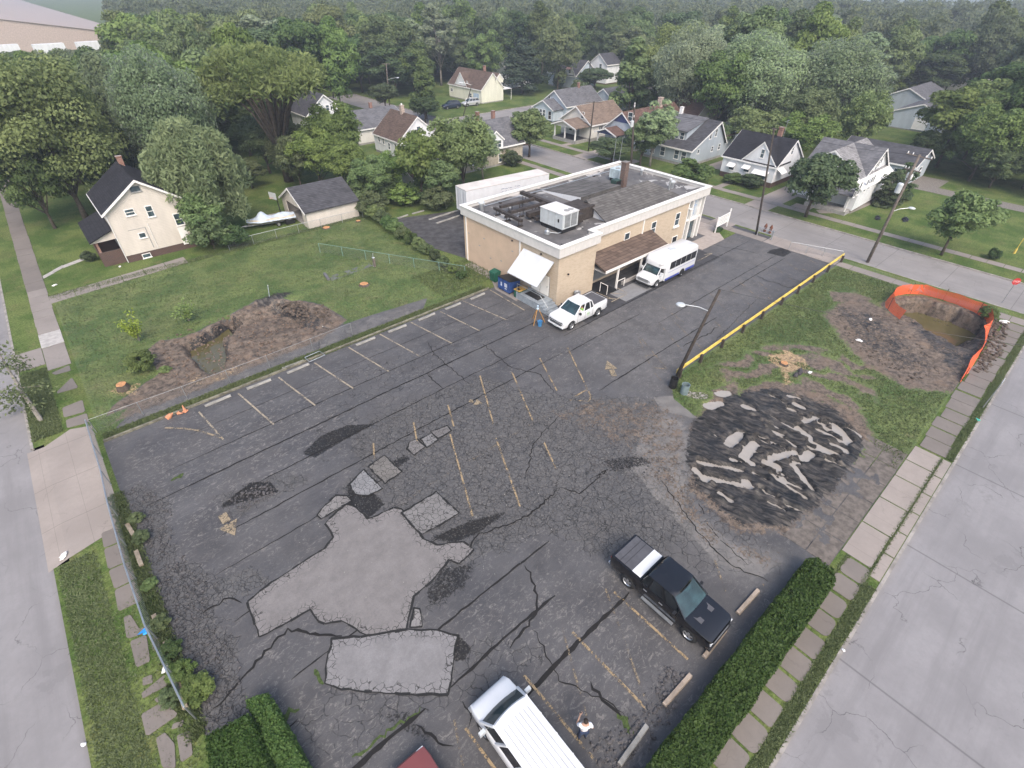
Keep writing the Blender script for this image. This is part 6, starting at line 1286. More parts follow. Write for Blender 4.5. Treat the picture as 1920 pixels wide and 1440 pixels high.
# ------------------------------------------------------------------ things of the site
ORD = ['first', 'second', 'third', 'fourth', 'fifth', 'sixth', 'seventh', 'eighth', 'ninth', 'tenth', 'eleventh', 'twelfth']
def one(name, label, cat, mb, mt, loc=(0, 0, 0), rotz=0, group=None, smooth=False, bevel=0):
    o = mb.build(name, mt, None, smooth, loc, bevel); o.rotation_euler = (0, 0, rotz); return tag(o, label, cat, group)
def rooftop():
    RZ = 5.56; X0, Y0 = 31., 28.6
    t = thing('rooftop_unit', 'big grey-white rooftop air unit with two fans on a black curb', 'air unit', (X0+2.9, Y0+2.55, RZ), 0)
    MB().box(.1, 2.0, .1, 2.9, 0, .42).build('curb', 'black', t); MB().box(0, 2.1, 0, 3.0, .4, 1.78).build('casing', 'lightgrey', t, bevel=.02); MB().box(-.05, 2.15, -.05, 3.05, 1.78, 1.84).build('top_panel', simple('pale_top', (.62, .61, .6), .5, .05), t)
    b = MB()
    for y in (1.0, 1.9): b.box(-.012, 0, y, y+.02, .42, 1.75)
    b.box(.3, 2.0, -.012, 0, 1.1, 1.12); b.build('panel_seams', 'dtrim', t)
    MB().box(.3, 1.0, -.03, -.001, .55, 1.7).build('coil_grille', simple('coil_grey', (.2, .21, .22), .6), t); MB().box(1.15, 1.9, -.03, -.001, .55, 1.7).build('coil_grille', bpy.data.materials['coil_grey'], t)
    for x in (1.1, 1.65): MB().lathe(x, .6, [(.27, 1.84), (.27, 1.89), (.22, 1.89), (.2, 1.86)], 16).build('fan', 'dtrim', t)
    MB().box(-.03, -.001, .45, .62, 1.0, 1.3).build('control_panel', 'black', t)
    t = thing('roof_ductwork', 'dark brown rack of rusty steel ducts and stands on the roof', 'duct rack', (X0, Y0, RZ), 0); MT['rust'] = simple('rusty_steel', (.045, .036, .032), .8, .4, 3)
    def beam(a, c, s_, z, nm='duct'):
        a, c = Vector(a), Vector(c); d = (c-a).normalized(); n = Vector((-d.y, d.x)); q = [a+n*s_, c+n*s_, c-n*s_, a-n*s_]; MB().ext([(p.x, p.y) for p in q], z, z+s_*1.5, 2).build(nm, 'rust', t)
    beam((6.5, 12.2), (6.3, 6.0), .22, .62, 'main_duct'); beam((1.9, 10.3), (6.2, 9.9), .17, .6); beam((1.7, 8.5), (6.2, 8.2), .17, .6); beam((1.4, 10.6), (1.1, 6.2), .16, .55); beam((3.0, 7.4), (6.2, 7.2), .3, .25); beam((2.9, 6.2), (6.2, 6.0), .2, .3)
    b = MB(); b.box(6.2, 8.6, 3.6, 5.9, .05, 1.25); b.build('plenum_box', 'rust', t); MB().box(5.1, 6.2, 2.9, 4.4, .3, 1.1).build('duct', 'rust', t)
    rg = random.Random(1)
    for x, y in ((1.5, 10.2), (1.3, 8.4), (1.2, 6.5), (3.2, 10.2), (4.6, 10.1), (3.1, 8.4), (4.7, 8.3), (6.4, 11.6), (6.4, 9), (3.6, 7.3), (2, 9.3)):
        b = MB(); b.tube([(x-.22, y, 0), (x-.22, y, .6)], .035, 5); b.tube([(x+.22, y, 0), (x+.22, y, .6)], .035, 5); b.box(x-.3, x+.3, y-.12, y+.12, 0, .1); b.build('stand', 'rust', t)
    t = thing('rooftop_unit', 'smaller pale air unit beside the sooty roof chimney', 'air unit', (X0+19.2, Y0+9.2, RZ), 0)
    MB().box(.1, 1.7, .1, 1.3, 0, .35).build('curb', 'black', t); MB().box(0, 1.8, 0, 1.4, .35, 1.4).build('casing', simple('pale_blue_casing', (.45, .53, .56), .5), t, bevel=.02); MB().lathe(.6, .7, [(.3, 1.4), (.3, 1.44), (.2, 1.44)], 14).build('fan', 'dtrim', t)
    t = thing('condenser', 'dark green condenser box at the foot of the roof chimney', 'air unit', (X0+17.2, Y0+7.9, RZ)); MB().box(0, .9, 0, .8, 0, .9).build('casing', simple('dark_green_casing', (.03, .06, .05), .6), t, bevel=.02); MB().box(.06, .84, -.02, -.001, .1, .8).build('grille', 'black', t)
    for i, (x, y, h_, r, lb) in enumerate([(1.1, 12.3, .75, .22, 'capped roof vent at the far left corner of the roof'), (20.3, 2.9, 1.0, .1, 'tall thin white vent pipe on the grey shingles'), (22.6, 4.0, .6, .2, 'squat metal vent near the street end of the roof'), (24.0, 9.4, .5, .14, 'low vent at the back street corner of the roof')]):
        t = thing('roof_vent', lb, 'vent', (X0+x, Y0+y, RZ+(.55 if i == 1 else 0)), 0, 'vents on the flat roof'); MB().lathe(0, 0, [(r*1.5, -.4), (r, .03), (r, h_)], 12).build('pipe', 'metal', t); MB().lathe(0, 0, [(r*1.5, h_), (r*1.5, h_+.14), (r*.4, h_+.25)], 12).build('cap', 'lightgrey', t)
    t = thing('gas_regulator', 'small white roof fitting with bent pipe in front of the big air unit', 'pipe fitting', (X0+2.0, Y0+3.6, RZ)); MB().lathe(0, 0, [(.3, 0), (.26, .25), (.1, .4), (.1, .5)], 10).build('housing', 'metal', t); b = MB(); b.tube([(0, 0, .15), (.6, -.8, .12), (1.2, -.9, .15), (1.3, -.5, .8)], .035, 6); b.build('pipe', 'metal', t)
    t = thing('roof_conduit', 'long pale conduit running beside the parapet behind the ducts', 'pipe', (X0, Y0, RZ)); b = MB(); b.tube([(1.6, 12.9, .15), (24.5, 12.6, .15)], .04, 6); b.build('pipe', 'metal', t)
    for x in (4, 9, 14, 19): MB().box(x-.1, x+.1, 12.6, 12.95, 0, .12).build('block', 'rust', t)
rooftop()
def street_things():
    # wheel stops
    for i, x in enumerate((2.6, 5.55, 8.6, 14.5, 17.6, 20.7, 23.65, 26.6)):
        b = MB(); b.ext([(-.11, 0), (.11, 0), (.08, .13), (-.08, .13)], -.9, .9, 0); one('wheel_stop', 'pale concrete wheel stop along the grassy kerb, %s from the left end of the row' % ORD[i], 'wheel stop', b, 'concw', (x, 34.95, .01), rad((1.5, -1, 2, .5, -1, 1, 0, 2)[i]), 'wheel stops along the grassy kerb', bevel=.015)
    for i, (x, lb) in enumerate(((17.45, 'tan concrete wheel stop near the rounded hedge end'), (14.4, 'tan concrete wheel stop touching the nose of the black pickup'), (11.4, 'tan concrete wheel stop left of the black pickup'), (8.35, 'chipped pale wheel stop among asphalt rubble near the person'))):
        b = MB(); b.ext([(-.12, 0), (.12, 0), (.09, .15), (-.09, .15)], -.95, .95, 0); one('wheel_stop', lb, 'wheel stop', b, 'concw' if i == 3 else 'conct', (x, 1.78, .015), rad((-2, 1, -2, 3)[i]), 'wheel stops along the hedge', bevel=.015)
    for i, (p, q, lb) in enumerate(((( 738,413),(765,404),'wheel stop in the rear parking nearest the vine-covered fence'), ((773,402),(795,396),'wheel stop in the rear parking, second from the fence'), ((804,413),(860,395),'wheel stop lying beside the rear of the semi-trailer'), ((818,420),(862,405),'wheel stop under the rear corner of the semi-trailer'))):
        a, c = G(*p), G(*q); d = c-a; b = MB(); b.ext([(-.11, 0), (.11, 0), (.08, .13), (-.08, .13)], -d.length/2, d.length/2, 0); one('wheel_stop', lb, 'wheel stop', b, 'concw', ((a.x+c.x)/2, (a.y+c.y)/2, .03), math.atan2(d.y, d.x), 'wheel stops in the rear parking')
    # yellow guard rail
    MT['yel'] = simple('worn_yellow_rail', (.60, .45, .10), .6, .22, 2.2)
    t = thing('guard_rail', 'long yellow guard rail on dark wooden posts between the lot and the muddy lawn', 'guard rail', (30.2, 14.75, 0), rad(.6)); b = MB(); L_ = 32.6
    b.ext([(0, .50), (.05, .48), (.02, .60), (.06, .66), (.02, .72), (.05, .84), (0, .82), (-.03, .74), (.0, .66), (-.03, .58)], 0, L_, 0); b.build('rail', 'yel', t)
    for x in (.3, 3.3, 6.6, 10.1, 13.6, 17.5, 21, 24.6, 28.2, 31.9): b = MB(); b.box(x-.1, x+.1, -.26, -.06, 0, .78); b.build('post', 'wood', t)
    # hedges
    leafbox('hedge', 'long clipped green hedge along the bottom right edge of the parking lot', [(7.2, -.58), (21.1, -.58), (21.6, -.3), (21.6, .6), (21.2, .85), (7.2, .95)], 1.05, 60000, .10, 'leafH', seed=3)
    leafbox('hedge', 'tall clipped hedge at the bottom left end of the wire fence', [(-4.2, 12.7), (-2.7, 12.4), (-2.7, 9), (-3.5, 9), (-4.5, 11)], 1.4, 22000, .085, 'leafH', seed=4)
    leafbox('hedge', 'lower clipped hedge against the taller one at the bottom left', [(-2.65, 13.1), (-1.9, 12.8), (-1.7, 9), (-2.65, 9)], 1.1, 12000, .08, 'leafH', seed=5)
    # poles
    def pole(name, label, base, top, r0, r1, h_=None, mt='wood', cat='utility pole', arms=(), group=None, lean=None):
        g_ = G(*base) if len(base) == 2 and base[0] > 200 or len(base) == 2 and base[1] > 150 else Vector((*base, 0))
        # find top point at height h on the ray through `top`
        h_ = h_; T = G(*top, h_) if top else g_+Vector((0, 0, h_)); t = thing(name, label, cat, (g_.x, g_.y, 0), 0, group); d = T-g_; b = MB(); b.tube([(0, 0, -.2), tuple(d*.5), tuple(d)], [r0, (r0+r1)/2, r1], 10); b.build('pole', mt, t, smooth=True)
        return t, d
    def cobra(t, d, f, dx, dy, L_, n='arm'):
        p = d*f; q = p+Vector((dx*L_, dy*L_, .5)); b = MB(); b.tube([tuple(p), tuple(p+Vector((dx*L_*.4, dy*L_*.4, .32))), tuple(q)], .035, 6); a = b.build(n, 'metal', t); MB().blob(tuple(q+Vector((dx*.2, dy*.2, -.02))), (.34, .34, .11) if abs(dx) < .9 else (.4, .2, .11), 2, 10, .04).build('lamp_head', 'lightgrey', a, smooth=True)
    def xarm(t, d, f, dx, dy, L_, ins=True):
        p = d*f; b = MB(); b.tube([tuple(p-Vector((dx*L_, dy*L_, 0))), tuple(p+Vector((dx*L_, dy*L_, 0)))], .06, 4); a = b.build('crossarm', 'woodg', t)
        if ins:
            for k in (-.9, -.5, .5, .9): q = p+Vector((dx*L_*k, dy*L_*k, .05)); MB().lathe(q.x, q.y, [(.05, q.z), (.06, q.z+.12), (.03, q.z+.2)], 6).build('insulator', 'trim', a)
    t, d = pole('street_lamp', 'dark leaning wooden pole with a lamp arm at the end of the yellow rail', (1265, 712), (1350, 543), .14, .1, 7.6, cat='lamp pole'); cobra(t, d, .78, -.72, .69, 1.9)
    t, d = pole('utility_pole', 'tall leaning utility pole with transformer and lamp by the upper street', (1627, 490), (1725, 290), .17, .12, 11.2, 'woodg')
    xarm(t, d, .985, .25, .97, 1.25); xarm(t, d, .87, .25, .97, .8)
    b = MB(); p = d*.72; b.lathe(p.x-.42, p.y+.3, [(.1, p.z-.55), (.26, p.z-.5), (.28, p.z+.35), (.2, p.z+.45)], 14); b.build('transformer', 'lightgrey', t, smooth=False)
    for k in (-.25, .25): q = d*.8; MB().lathe(q.x+k, q.y+k, [(.07, q.z), (.1, q.z+.3), (.05, q.z+.5)], 8).build('fuse_cutout', 'trim', t)
    cobra(t, d, .5, .6, -.78, 1.5)
    t, d = pole('utility_pole', 'slender wooden pole at the lot entrance beside the white sign', (1418, 440), (1452, 240), .13, .09, 11.6); xarm(t, d, .99, .1, 1, .25, False)
    t, d = pole('utility_pole', 'dark utility pole with crossarms rising behind the brick building', (66.2, 47.5), (1190, 196), .17, .12, 10.5); xarm(t, d, .985, .8, .6, 1.4); xarm(t, d, .86, .8, .6, .9)
    b = MB(); p = d*.78; b.lathe(p.x-.35, p.y, [(.1, p.z-.5), (.25, p.z-.45), (.25, p.z+.3), (.1, p.z+.4)], 12); b.build('transformer', 'lightgrey', t)
    t, d = pole('utility_pole', 'thin pole with a crossarm in front of the tan-roofed bungalow', (1103, 283), (1114, 190), .12, .09, 8.6); xarm(t, d, .98, .9, -.4, 1.6, False)
    t, d = pole('street_lamp', 'grey pole with crossarm and lamp arm beside the small dark street tree', (731, 207), (724, 119), .14, .1, 9.6, 'woodg', cat='lamp pole'); xarm(t, d, .99, .8, -.6, 1.0, False); cobra(t, d, .66, .75, -.66, 2.2)
    t, d = pole('utility_pole', 'dark utility pole with white transformer at the dead end of the upper street', (625, 183), (617, 95), .15, .1, 10.4); xarm(t, d, .97, .9, -.4, 1.0); b = MB(); p = d*.86; b.lathe(p.x+.3, p.y, [(.26, p.z-.5), (.26, p.z+.4)], 12); b.build('transformer', 'lightgrey', t)
    t, d = pole('street_lamp', 'pole with a lamp arm behind the red chimneys near the two parked cars', (768, 230), (738+145, 165), .11, .08, 8.2, 'woodg', cat='lamp pole') if False else pole('street_lamp', 'pole with a lamp arm in front of the pale yellow house', (77.5, 104.6), (885, 158), .11, .08, 8.6, 'woodg', cat='lamp pole'); cobra(t, d, .97, -.8, .6, 2.)
    t, d = pole('utility_pole', 'dark pole before the pale house with the pink awning', (1104, 165), (1107, 110), .12, .09, 8.5)
    t = thing('antenna_mast', 'twin thin antenna masts just behind the roof chimney', 'antenna', (55.6, 43.2, 0)); b = MB(); b.tube([(0, 0, 0), (.3, 0, 8.6)], .03, 5); b.tube([(.9, -.3, 0), (1.2, -.3, 8.8)], .03, 5); b.build('mast', 'metal', t)
    # bins, barrels, dumpsters
    for lb, px, py, mt in (('black open barrel at the foot of the leaning lamp pole', 1261, 726, 'black'), ('grey-blue barrel on the grass beside the black barrel', 1282, 738, simple('grey_blue_bin', (.16, .21, .22), .5))):
        g_ = G(px, py); t = thing('barrel', lb, 'barrel', (g_.x, g_.y, 0), 0); MB().lathe(0, 0, [(.26, 0), (.29, .05), (.29, .4), (.305, .42), (.29, .45), (.29, .85), (.31, .88), (.27, .88), (.26, .3), (0, .28)], 16).build('drum', mt, t); MB().lathe(0, 0, [(.25, .29), (.0, .3)], 12).build('contents', 'dark', t)
    g_ = Vector((33.4, 28.15, 0)); t = thing('trash_can', 'grey round trash can against the brick wall behind the white pickup', 'trash can', (g_.x, g_.y, 0)); MB().lathe(0, 0, [(.24, 0), (.30, .75), (.33, .78), (.33, .95), (.29, .97), (.2, .8)], 14).build('body', 'steel', t); MB().lathe(0, 0, [(.2, .8), (.0, .81)], 12).build('opening', 'black', t)
    t = thing('dumpster', 'blue dumpster with black lid against the peach wall', 'dumpster', (29.15, 33.15, 0)); MB().ext([(0, .2), (1.3, .2), (1.4, 1.15), (.05, 1.4)], 0, 1.75, 1).build('container', simple('dumpster_blue', (.03, .07, .22), .5, .3), t); MB().ext([(-.03, 1.41), (1.42, 1.16), (1.42, 1.21), (-.03, 1.46)], -.03, 1.78, 1).build('lid', 'black', t)
    for x in (.1, 1.15):
        for y in (.1, 1.5): MB().box(x, x+.12, y, y+.12, 0, .2).build('foot', 'black', t)
    b = MB(); b.box(-.012+.0, .0, .35, .75, .65, 1.05); b.box(-.012, 0, 1.1, 1.3, .6, 1.0); b.box(-.012, 0, .4, .7, .45, .55); b.build('white_decal', simple('decal_white', (.5, .53, .6), .6), t)
    t = thing('wheeled_bin', 'dark green wheeled bin standing alone by the peach wall', 'bin', (29.7, 36.0, 0)); MB().ext([(0, .1), (.7, .1), (.8, 1.1), (-.08, 1.0)], 0, .8, 1).build('body', simple('bin_green', (.015, .09, .06), .5), t, bevel=.02); MB().ext([(-.1, 1.0), (.82, 1.1), (.6, 1.22), (-.05, 1.12)], -.03, .83, 1).build('lid', bpy.data.materials['bin_green'], t)
    for y in (-.04, .8): MB().ext([(.65+.12*math.cos(k*.6283), .12+.12*math.sin(k*.6283)) for k in range(10)], y, y+.05, 1).build('wheel', 'rubber', t)
    t = thing('grease_bin', 'small green container with yellow lid between dumpster and steps', 'bin', (29.3, 31.9, 0)); MB().box(0, 1.1, 0, .75, .05, .8).build('body', bpy.data.materials['bin_green'], t, bevel=.02); MB().box(-.03, 1.13, -.03, .78, .8, .88).build('lid', simple('yellow_lid', (.5, .3, .08), .5), t, bevel=.02); MB().box(.1, .35, .2, .5, .88, .95).build('handle', 'black', t)
    b = MB(); b.ext([(28.9, 31.9), (30.9, 31.9), (30.9, 41.4), (29.9, 41.4), (29.9, 36.8), (28.9, 35)], -.03, .025, 2); struct('concrete_pad', b, 'walk')
    # survey tripod, bucket
    a = G(1007, 604); t = thing('survey_tripod', 'surveying tripod with wooden orange legs beside the grey steps', 'tripod', (a.x, a.y, 0)); MT['legs'] = simple('orange_wood', (.42, .22, .06), .6)
    for k in range(3): an = rad(200+k*120); b = MB(); b.tube([(.7*math.cos(an), .7*math.sin(an), 0), (.1*math.cos(an), .1*math.sin(an), 1.35)], .035, 5); b.build('leg', 'legs', t)
    MB().lathe(0, 0, [(.12, 1.35), (.12, 1.42), (.06, 1.45), (.06, 1.6), (.09, 1.62), (.09, 1.72), (.03, 1.75)], 10).build('instrument', simple('pale_blue_plastic', (.4, .5, .6), .4), t)
    a = G(1012, 611); t = thing('bucket', 'blue bucket on the asphalt below the tripod', 'bucket', (a.x, a.y, 0)); MB().lathe(0, 0, [(.17, 0), (.23, .5), (.24, .5), (.22, .48), (.16, .1)], 14).build('pail', simple('blue_plastic', (.05, .2, .42), .45), t); b = MB(); b.tube([(.23*math.cos(k*.314), 0, .5+.12*math.sin(k*.314)) for k in range(11)], .008, 5); b.build('handle', 'metal', t)
    # sign of the building
    t = thing('sign_board', 'white wooden notice board on two posts on the lawn by the entrance', 'sign', (58.85, 28.55, 0), rad(3)); b = MB(); b.box(0, .12, 0, .12, 0, 2.0); b.build('post', 'trim', t); MB().box(3.0, 3.12, 0, .12, 0, 2.3).build('post', 'trim', t)
    MB().box(.12, 3.0, .03, .09, .7, 1.9).build('board', 'trim', t); b = MB()
    for k, (x0, x1) in enumerate(((.5, 2.6), (.35, 2.8), (.7, 2.3), (.4, 2.7), (.9, 2.1))): b.box(x0, x1, .018, .03, 1.72-k*.2, 1.77-k*.2)
    b.build('faded_text_lines', simple('faded_text', (.35, .38, .4), .7), t)
    MB().blob((.9, .1, .15), (.9, .4, .3), 3, 9, .2).build('shrub_at_foot', 'leafD', t)
    # hydrant-like brown posts and pipe gate
    for lb, p in (('brown stub post by the entrance kerb, left of the pair', (1433, 434)), ('brown stub post by the entrance kerb, right of the pair', (1443, 437))):
        a = G(*p); t = thing('bollard', lb, 'bollard', (a.x, a.y, 0), 0, 'brown posts at the entrance'); MB().lathe(0, 0, [(.16, 0), (.14, .55), (.2, .6), (.17, .75), (.08, .95), (.02, 1.05)], 10).build('post', simple('rust_brown', (.13, .05, .03), .8), t); MB().box(-.2, .2, -.05, .05, .5, .6).build('band', 'dtrim', t)
    def chain(name, label, pts, h_, dens=.13, posts=True, rail=True, step=3., mesh=True, mt='metal', rr=.022):
        a0 = Vector((*pts[0], 0)); t = thing(name, label, 'fence', (a0.x, a0.y, 0)); r_ = MB(); P = [Vector((*p, 0))-a0 for p in pts]; k = 0
        for i in range(len(P)-1):
            n = max(1, round((P[i+1]-P[i]).length/step))
            for j in range(n+(i == len(P)-2)):
                q = P[i].lerp(P[i+1], j/n); MB().tube([(q.x, q.y, 0), (q.x, q.y, h_)], .03, 6).build('post', mt, t) if posts else None
            r_.tube([(P[i].x, P[i].y, h_), (P[i+1].x, P[i+1].y, h_)], rr, 5)
            if mesh: MB().poly([(P[i].x, P[i].y, .03), (P[i+1].x, P[i+1].y, .03), (P[i+1].x, P[i+1].y, h_), (P[i].x, P[i].y, h_)]).build('wire_mesh', 'link' if dens < .2 else 'link2', t)
        if rail: r_.build('top_rail', mt, t)
        return t
    MT['link'] = m_link('chain_link', (.3, .31, .32), .03); MT['link2'] = m_link('dense_chain_link', (.4, .42, .44), .12)
    chain('wire_fence', 'chain-link fence with grey rail along the strip beside the parking lot', [(-4.6, 36.9), (1, 36.7), (7, 36.6), (14.2, 36.7)], 1.15, rr=.014, mt='steel')
    chain('wire_fence', 'low sagging wire fence at the left edge of the parking lot', [(-4.7, 36.7), (-4.75, 31), (-4.9, 28), (-5.0, 23), (-4.95, 19), (-4.55, 14.3)], 1.35, .3, mt='metal', rr=.04)
    chain('wire_fence', 'thin chain-link fence before the garage and covered boat', [(12, 61.6), (20, 61.4), (28.4, 61.1)], 1.1)
    chain('wire_fence', 'green leaning fence rail climbing to the building corner', [(19.5, 54.5), (28.4, 39.3)], 1.1, mt=simple('green_grey_rail', (.18, .3, .26), .5))
    t = chain('pipe_gate', 'low wire barrier across the lot by the upper street', [(61.0, 20.3), (62.9, 15.3)], .95, step=1.7); t['category'] = 'gate'
    t = thing('pipe_gate', 'short grey pipe gate beside the entrance pole', 'gate', (62.3, 24.9, 0), rad(-95)); b = MB(); b.tube([(0, 0, 0), (0, 0, 1.1)], .06); b.tube([(1.9, 0, 0), (1.9, 0, 1.1)], .09); b.tube([(0, 0, 1.0), (1.9, 0, 1.0)], .05); b.tube([(0, 0, .6), (1.9, 0, .6)], .035); b.build('frame', 'metal', t)
    a, c = G(1712-0, 578), G(1830, 613)
    t = thing('gate_frame', 'loose rectangular pipe gate lying across the grassy kerb', 'gate', tuple(G(580, 672)), 0); a0 = G(580, 672); b = MB(); Q = [G(573, 676), G(600, 664), G(611, 671), G(582, 684)]; b.tube([(q.x-a0.x, q.y-a0.y, .3) for q in Q+[Q[0]]], .035, 6); b.build('frame', 'metal', t)
    for i, (px, py, px2, py2, lb) in enumerate(((507, 568, 502, 535, 'leaning white stake on the soil heap of the left hole'), (700, 500, 699, 476, 'thin rusty stake standing in the lawn near the wooden box'), (617, 705-90, 605, 632-20, 'short stake beside the fence of the left strip'))):
        g_ = G(px, py); T = G(px2, py2, 1.3); t = thing('stake', lb, 'stake', (g_.x, g_.y, 0)); b = MB(); d = T-g_; b.tube([(0, 0, 0), tuple(d)], .03, 5); b.build('rod', 'metal', t); MB().blob(tuple(d), (.04, .04, .04), 1, 6, 0).build('tip', 'trim', t)
    # orange safety fence
    s = Mat('orange_mesh', .6); s.col((.75, .13, .05)); x, y, z = s.sep(); q = s.math('ADD', x, y); g1 = s.math('ABSOLUTE', s.math('SUBTRACT', s.math('FRACT', s.math('MULTIPLY', q, 11)), .5)); g2 = s.math('ABSOLUTE', s.math('SUBTRACT', s.math('FRACT', s.math('MULTIPLY', z, 11)), .5))
    s.L(s.ss(s.math('MAXIMUM', g1, g2), .19, .24), s.b.inputs['Alpha']); tr = N(s.t, 'ShaderNodeBsdfTranslucent'); tr.inputs[0].default_value = (.75, .13, .05, 1); MT['orange'] = s.m
    pts = [(53.4, 6.3), (54.0, 7.1), (54.9, 8.0), (56, 8.4), (57.6, 8.3), (59.4, 7.6), (60.4, 6.6), (60.75, 5.2), (60.7, 3.6), (60.3, 2.2), (59.6, 1.2), (57.6, .4), (54.8, .05), (51.6, -.1), (48.4, -.15), (46.5, -.1)]
    t = thing('safety_fence', 'orange plastic mesh fence wrapped round the excavated pit', 'safety fence', (54, 4, 0)); rg = random.Random(8); b = MB(); up = []; lo = []; fine = []
    for i in range(len(pts)-1):
        n = max(2, int(math.dist(pts[i], pts[i+1])/.35))
        for j in range(n): fine.append((pts[i][0]+(pts[i+1][0]-pts[i][0])*j/n, pts[i][1]+(pts[i+1][1]-pts[i][1])*j/n))
    fine.append(pts[-1]); n = len(fine)
    for i, (x, y) in enumerate(fine):
        f = i/(n-1); sag = .25*abs(math.sin(i*.45)); hh = (1.15 if .06 < f < .62 else .95*(1-max(0, f-.62)*1.3))-sag*.5; hh = max(.3, hh); ln = .28*math.sin(i*.31)+(.5 if f > .62 else .15); cx, cy = 56-x, 4-y; l = math.hypot(cx, cy); cx, cy = cx/l, cy/l
        for k in range(4): q = k/3; b.v.append((x-54+cx*ln*q*.8+rg.uniform(-.03, .03), y-4+cy*ln*q*.8+rg.uniform(-.03, .03), hh*q+.04))
    b.f = [(i*4+k, (i+1)*4+k, (i+1)*4+k+1, i*4+k+1) for i in range(n-1) for k in range(3)]; b.build('mesh', 'orange', t, smooth=True)
    for i in (4, 18, 26, 34, 44, 58, 72):
        if i < n: x, y = fine[i]; MB().tube([(x-54, y-4, 0), (x-54+.05, y-4+.05, 1.25)], .025, 5).build('stake', 'wood', t)
    # cones
    MT['cone'] = simple('faded_orange_cone', (.62, .28, .16), .7)
    for lb, px, py, tilt, s_ in (('faded orange cone lying tilted by the kerb', 318, 783, .8, 1.), ('small orange cone upright in the kerb weeds', 348, 772, 0, .75), ('squashed orange cone between the two others', 335, 776, 1.3, .6)):
        g_ = G(px, py); t = thing('traffic_cone', lb, 'traffic cone', (g_.x, g_.y, .05), 0, 'cones by the kerb weeds'); t.rotation_euler = (tilt, 0, .6); t.scale = (s_,)*3; MB().lathe(0, 0, [(.16, .03), (.04, .72), (.02, .73)], 12).build('cone_body', 'cone', t); MB().box(-.2, .2, -.2, .2, 0, .035).build('cone_base', 'cone', t)
    # stumps
    MT['cutwood'] = simple('fresh_cut_wood', (.48, .24, .11), .8, .25, 6)
    for lb, px, py, r, h_ in (('large fresh tree stump with sawdust by the left sidewalk', 232, 729, .38, .45), ('fresh-cut stump in the middle of the left lawn', 683, 535, .42, .2), ('flat orange stump in front of the cream garage', 612, 428, .42, .12), ('small flat stump at the garage corner', 672, 415, .3, .1), ('stump ringed by sawdust on the muddy lawn', 1470, 683, .3, .15)):
        g_ = G(px, py); t = thing('tree_stump', lb, 'stump', (g_.x, g_.y, 0), 0, 'cut tree stumps'); rg = random.Random(px); pr = [(r*rg.uniform(1.15, 1.5)*math.cos(k*.5236), r*rg.uniform(1.1, 1.5)*math.sin(k*.5236)) for k in range(12)]; b = MB(); b.add([(x, y, 0) for x, y in pr]+[(x*.72, y*.72, h_) for x, y in pr], [(k, (k+1) % 12, 12+(k+1) % 12, 12+k) for k in range(12)]); b.build('bark_base', 'bark', t); MB().add([(x*.72, y*.72, h_+.004) for x, y in pr], [tuple(range(12))]).build('cut_face', 'cutwood', t)
    # street signs
    g_ = G(1842, 765); t = thing('street_sign', 'street-name sign on a dark post in the verge by the concrete road', 'sign', (g_.x, g_.y, 0)); b = MB(); b.tube([(0, 0, 0), (.05, 0, 2.5)], .035, 6); b.build('post', 'steel', t); MB().box(-.45, .45, -.015, .015, 2.25, 2.55).build('blade', 'lightgrey', t)
    g_ = G(1878, 568); t = thing('stop_sign', 'red octagonal sign on a thin post at the street corner', 'sign', (g_.x, g_.y, 0)); b = MB(); b.tube([(0, 0, 0), (0, 0, 2.3)], .03, 6); b.build('post', 'steel', t); b = MB(); b.ext([(.36*math.cos(rad(22.5+45*k)), 2.3+.36*math.sin(rad(22.5+45*k))) for k in range(8)], -.02, 0, 1); pl_ = b.build('plate', simple('sign_red', (.5, .03, .03), .5), t); pl_.rotation_euler = (0, 0, rad(-50)); cu = bpy.data.curves.new('stop_text', 'FONT'); cu.body = 'STOP'; cu.size = .24; cu.align_x = 'CENTER'; cu.materials.append(MT['trim']); tmp = bpy.data.objects.new('tmp', cu); COL.objects.link(tmp); dg_ = bpy.context.evaluated_depsgraph_get(); me_ = bpy.data.meshes.new_from_object(tmp.evaluated_get(dg_)); me_.materials.clear(); me_.materials.append(MT['trim']); bpy.data.objects.remove(tmp); ob = bpy.data.objects.new('stop_text', me_); COL.objects.link(ob); ob.parent = pl_; ob.location = (0, -.026, 2.22); ob.rotation_euler = (math.pi/2, 0, 0)
    g_ = G(1849, 478); t = thing('hydrant_marker', 'thin yellow marker post on the far lawn at the right edge', 'post', (g_.x+3, g_.y-2, 0)); MB().tube([(0, 0, 0), (0, 0, 1.8)], .04, 6).build('rod', 'yel', t); MB().lathe(0, 0, [(.13, 0), (.12, .5), (.05, .7)], 8).build('foot', 'yel', t)
    # basketball hoop
    t = thing('basketball_hoop', 'basketball hoop on a black pole beside the open garage', 'basketball hoop', (20.2, 66.9, 0), rad(200)); b = MB(); b.tube([(0, 0, 0), (.05, 0, 2.9), (.5, 0, 3.2)], .06, 6); b.build('pole', 'black', t); MB().box(.5, .55, -.6, .6, 2.8, 3.6).build('backboard', 'lightgrey', t); b = MB(); b.tube([(.8+.23*math.cos(k*.5236), .23*math.sin(k*.5236), 3.0) for k in range(13)], .015, 5); b.build('rim', 'cone', t)
    t = thing('mower', 'dark push mower standing by the garage drive', 'mower', (17.6, 67.2, 0), rad(40)); MB().box(-.35, .35, -.28, .28, .12, .35).build('deck', 'black', t, bevel=.05); MB().blob((0, 0, .45), (.2, .2, .14), 1, 8, .1).build('engine', 'steel', t); b = MB(); b.tube([(-.3, -.2, .3), (-1.0, -.2, 1.0), (-1.0, .2, 1.0), (-.3, .2, .3)], .02, 5); b.build('handle', 'steel', t)
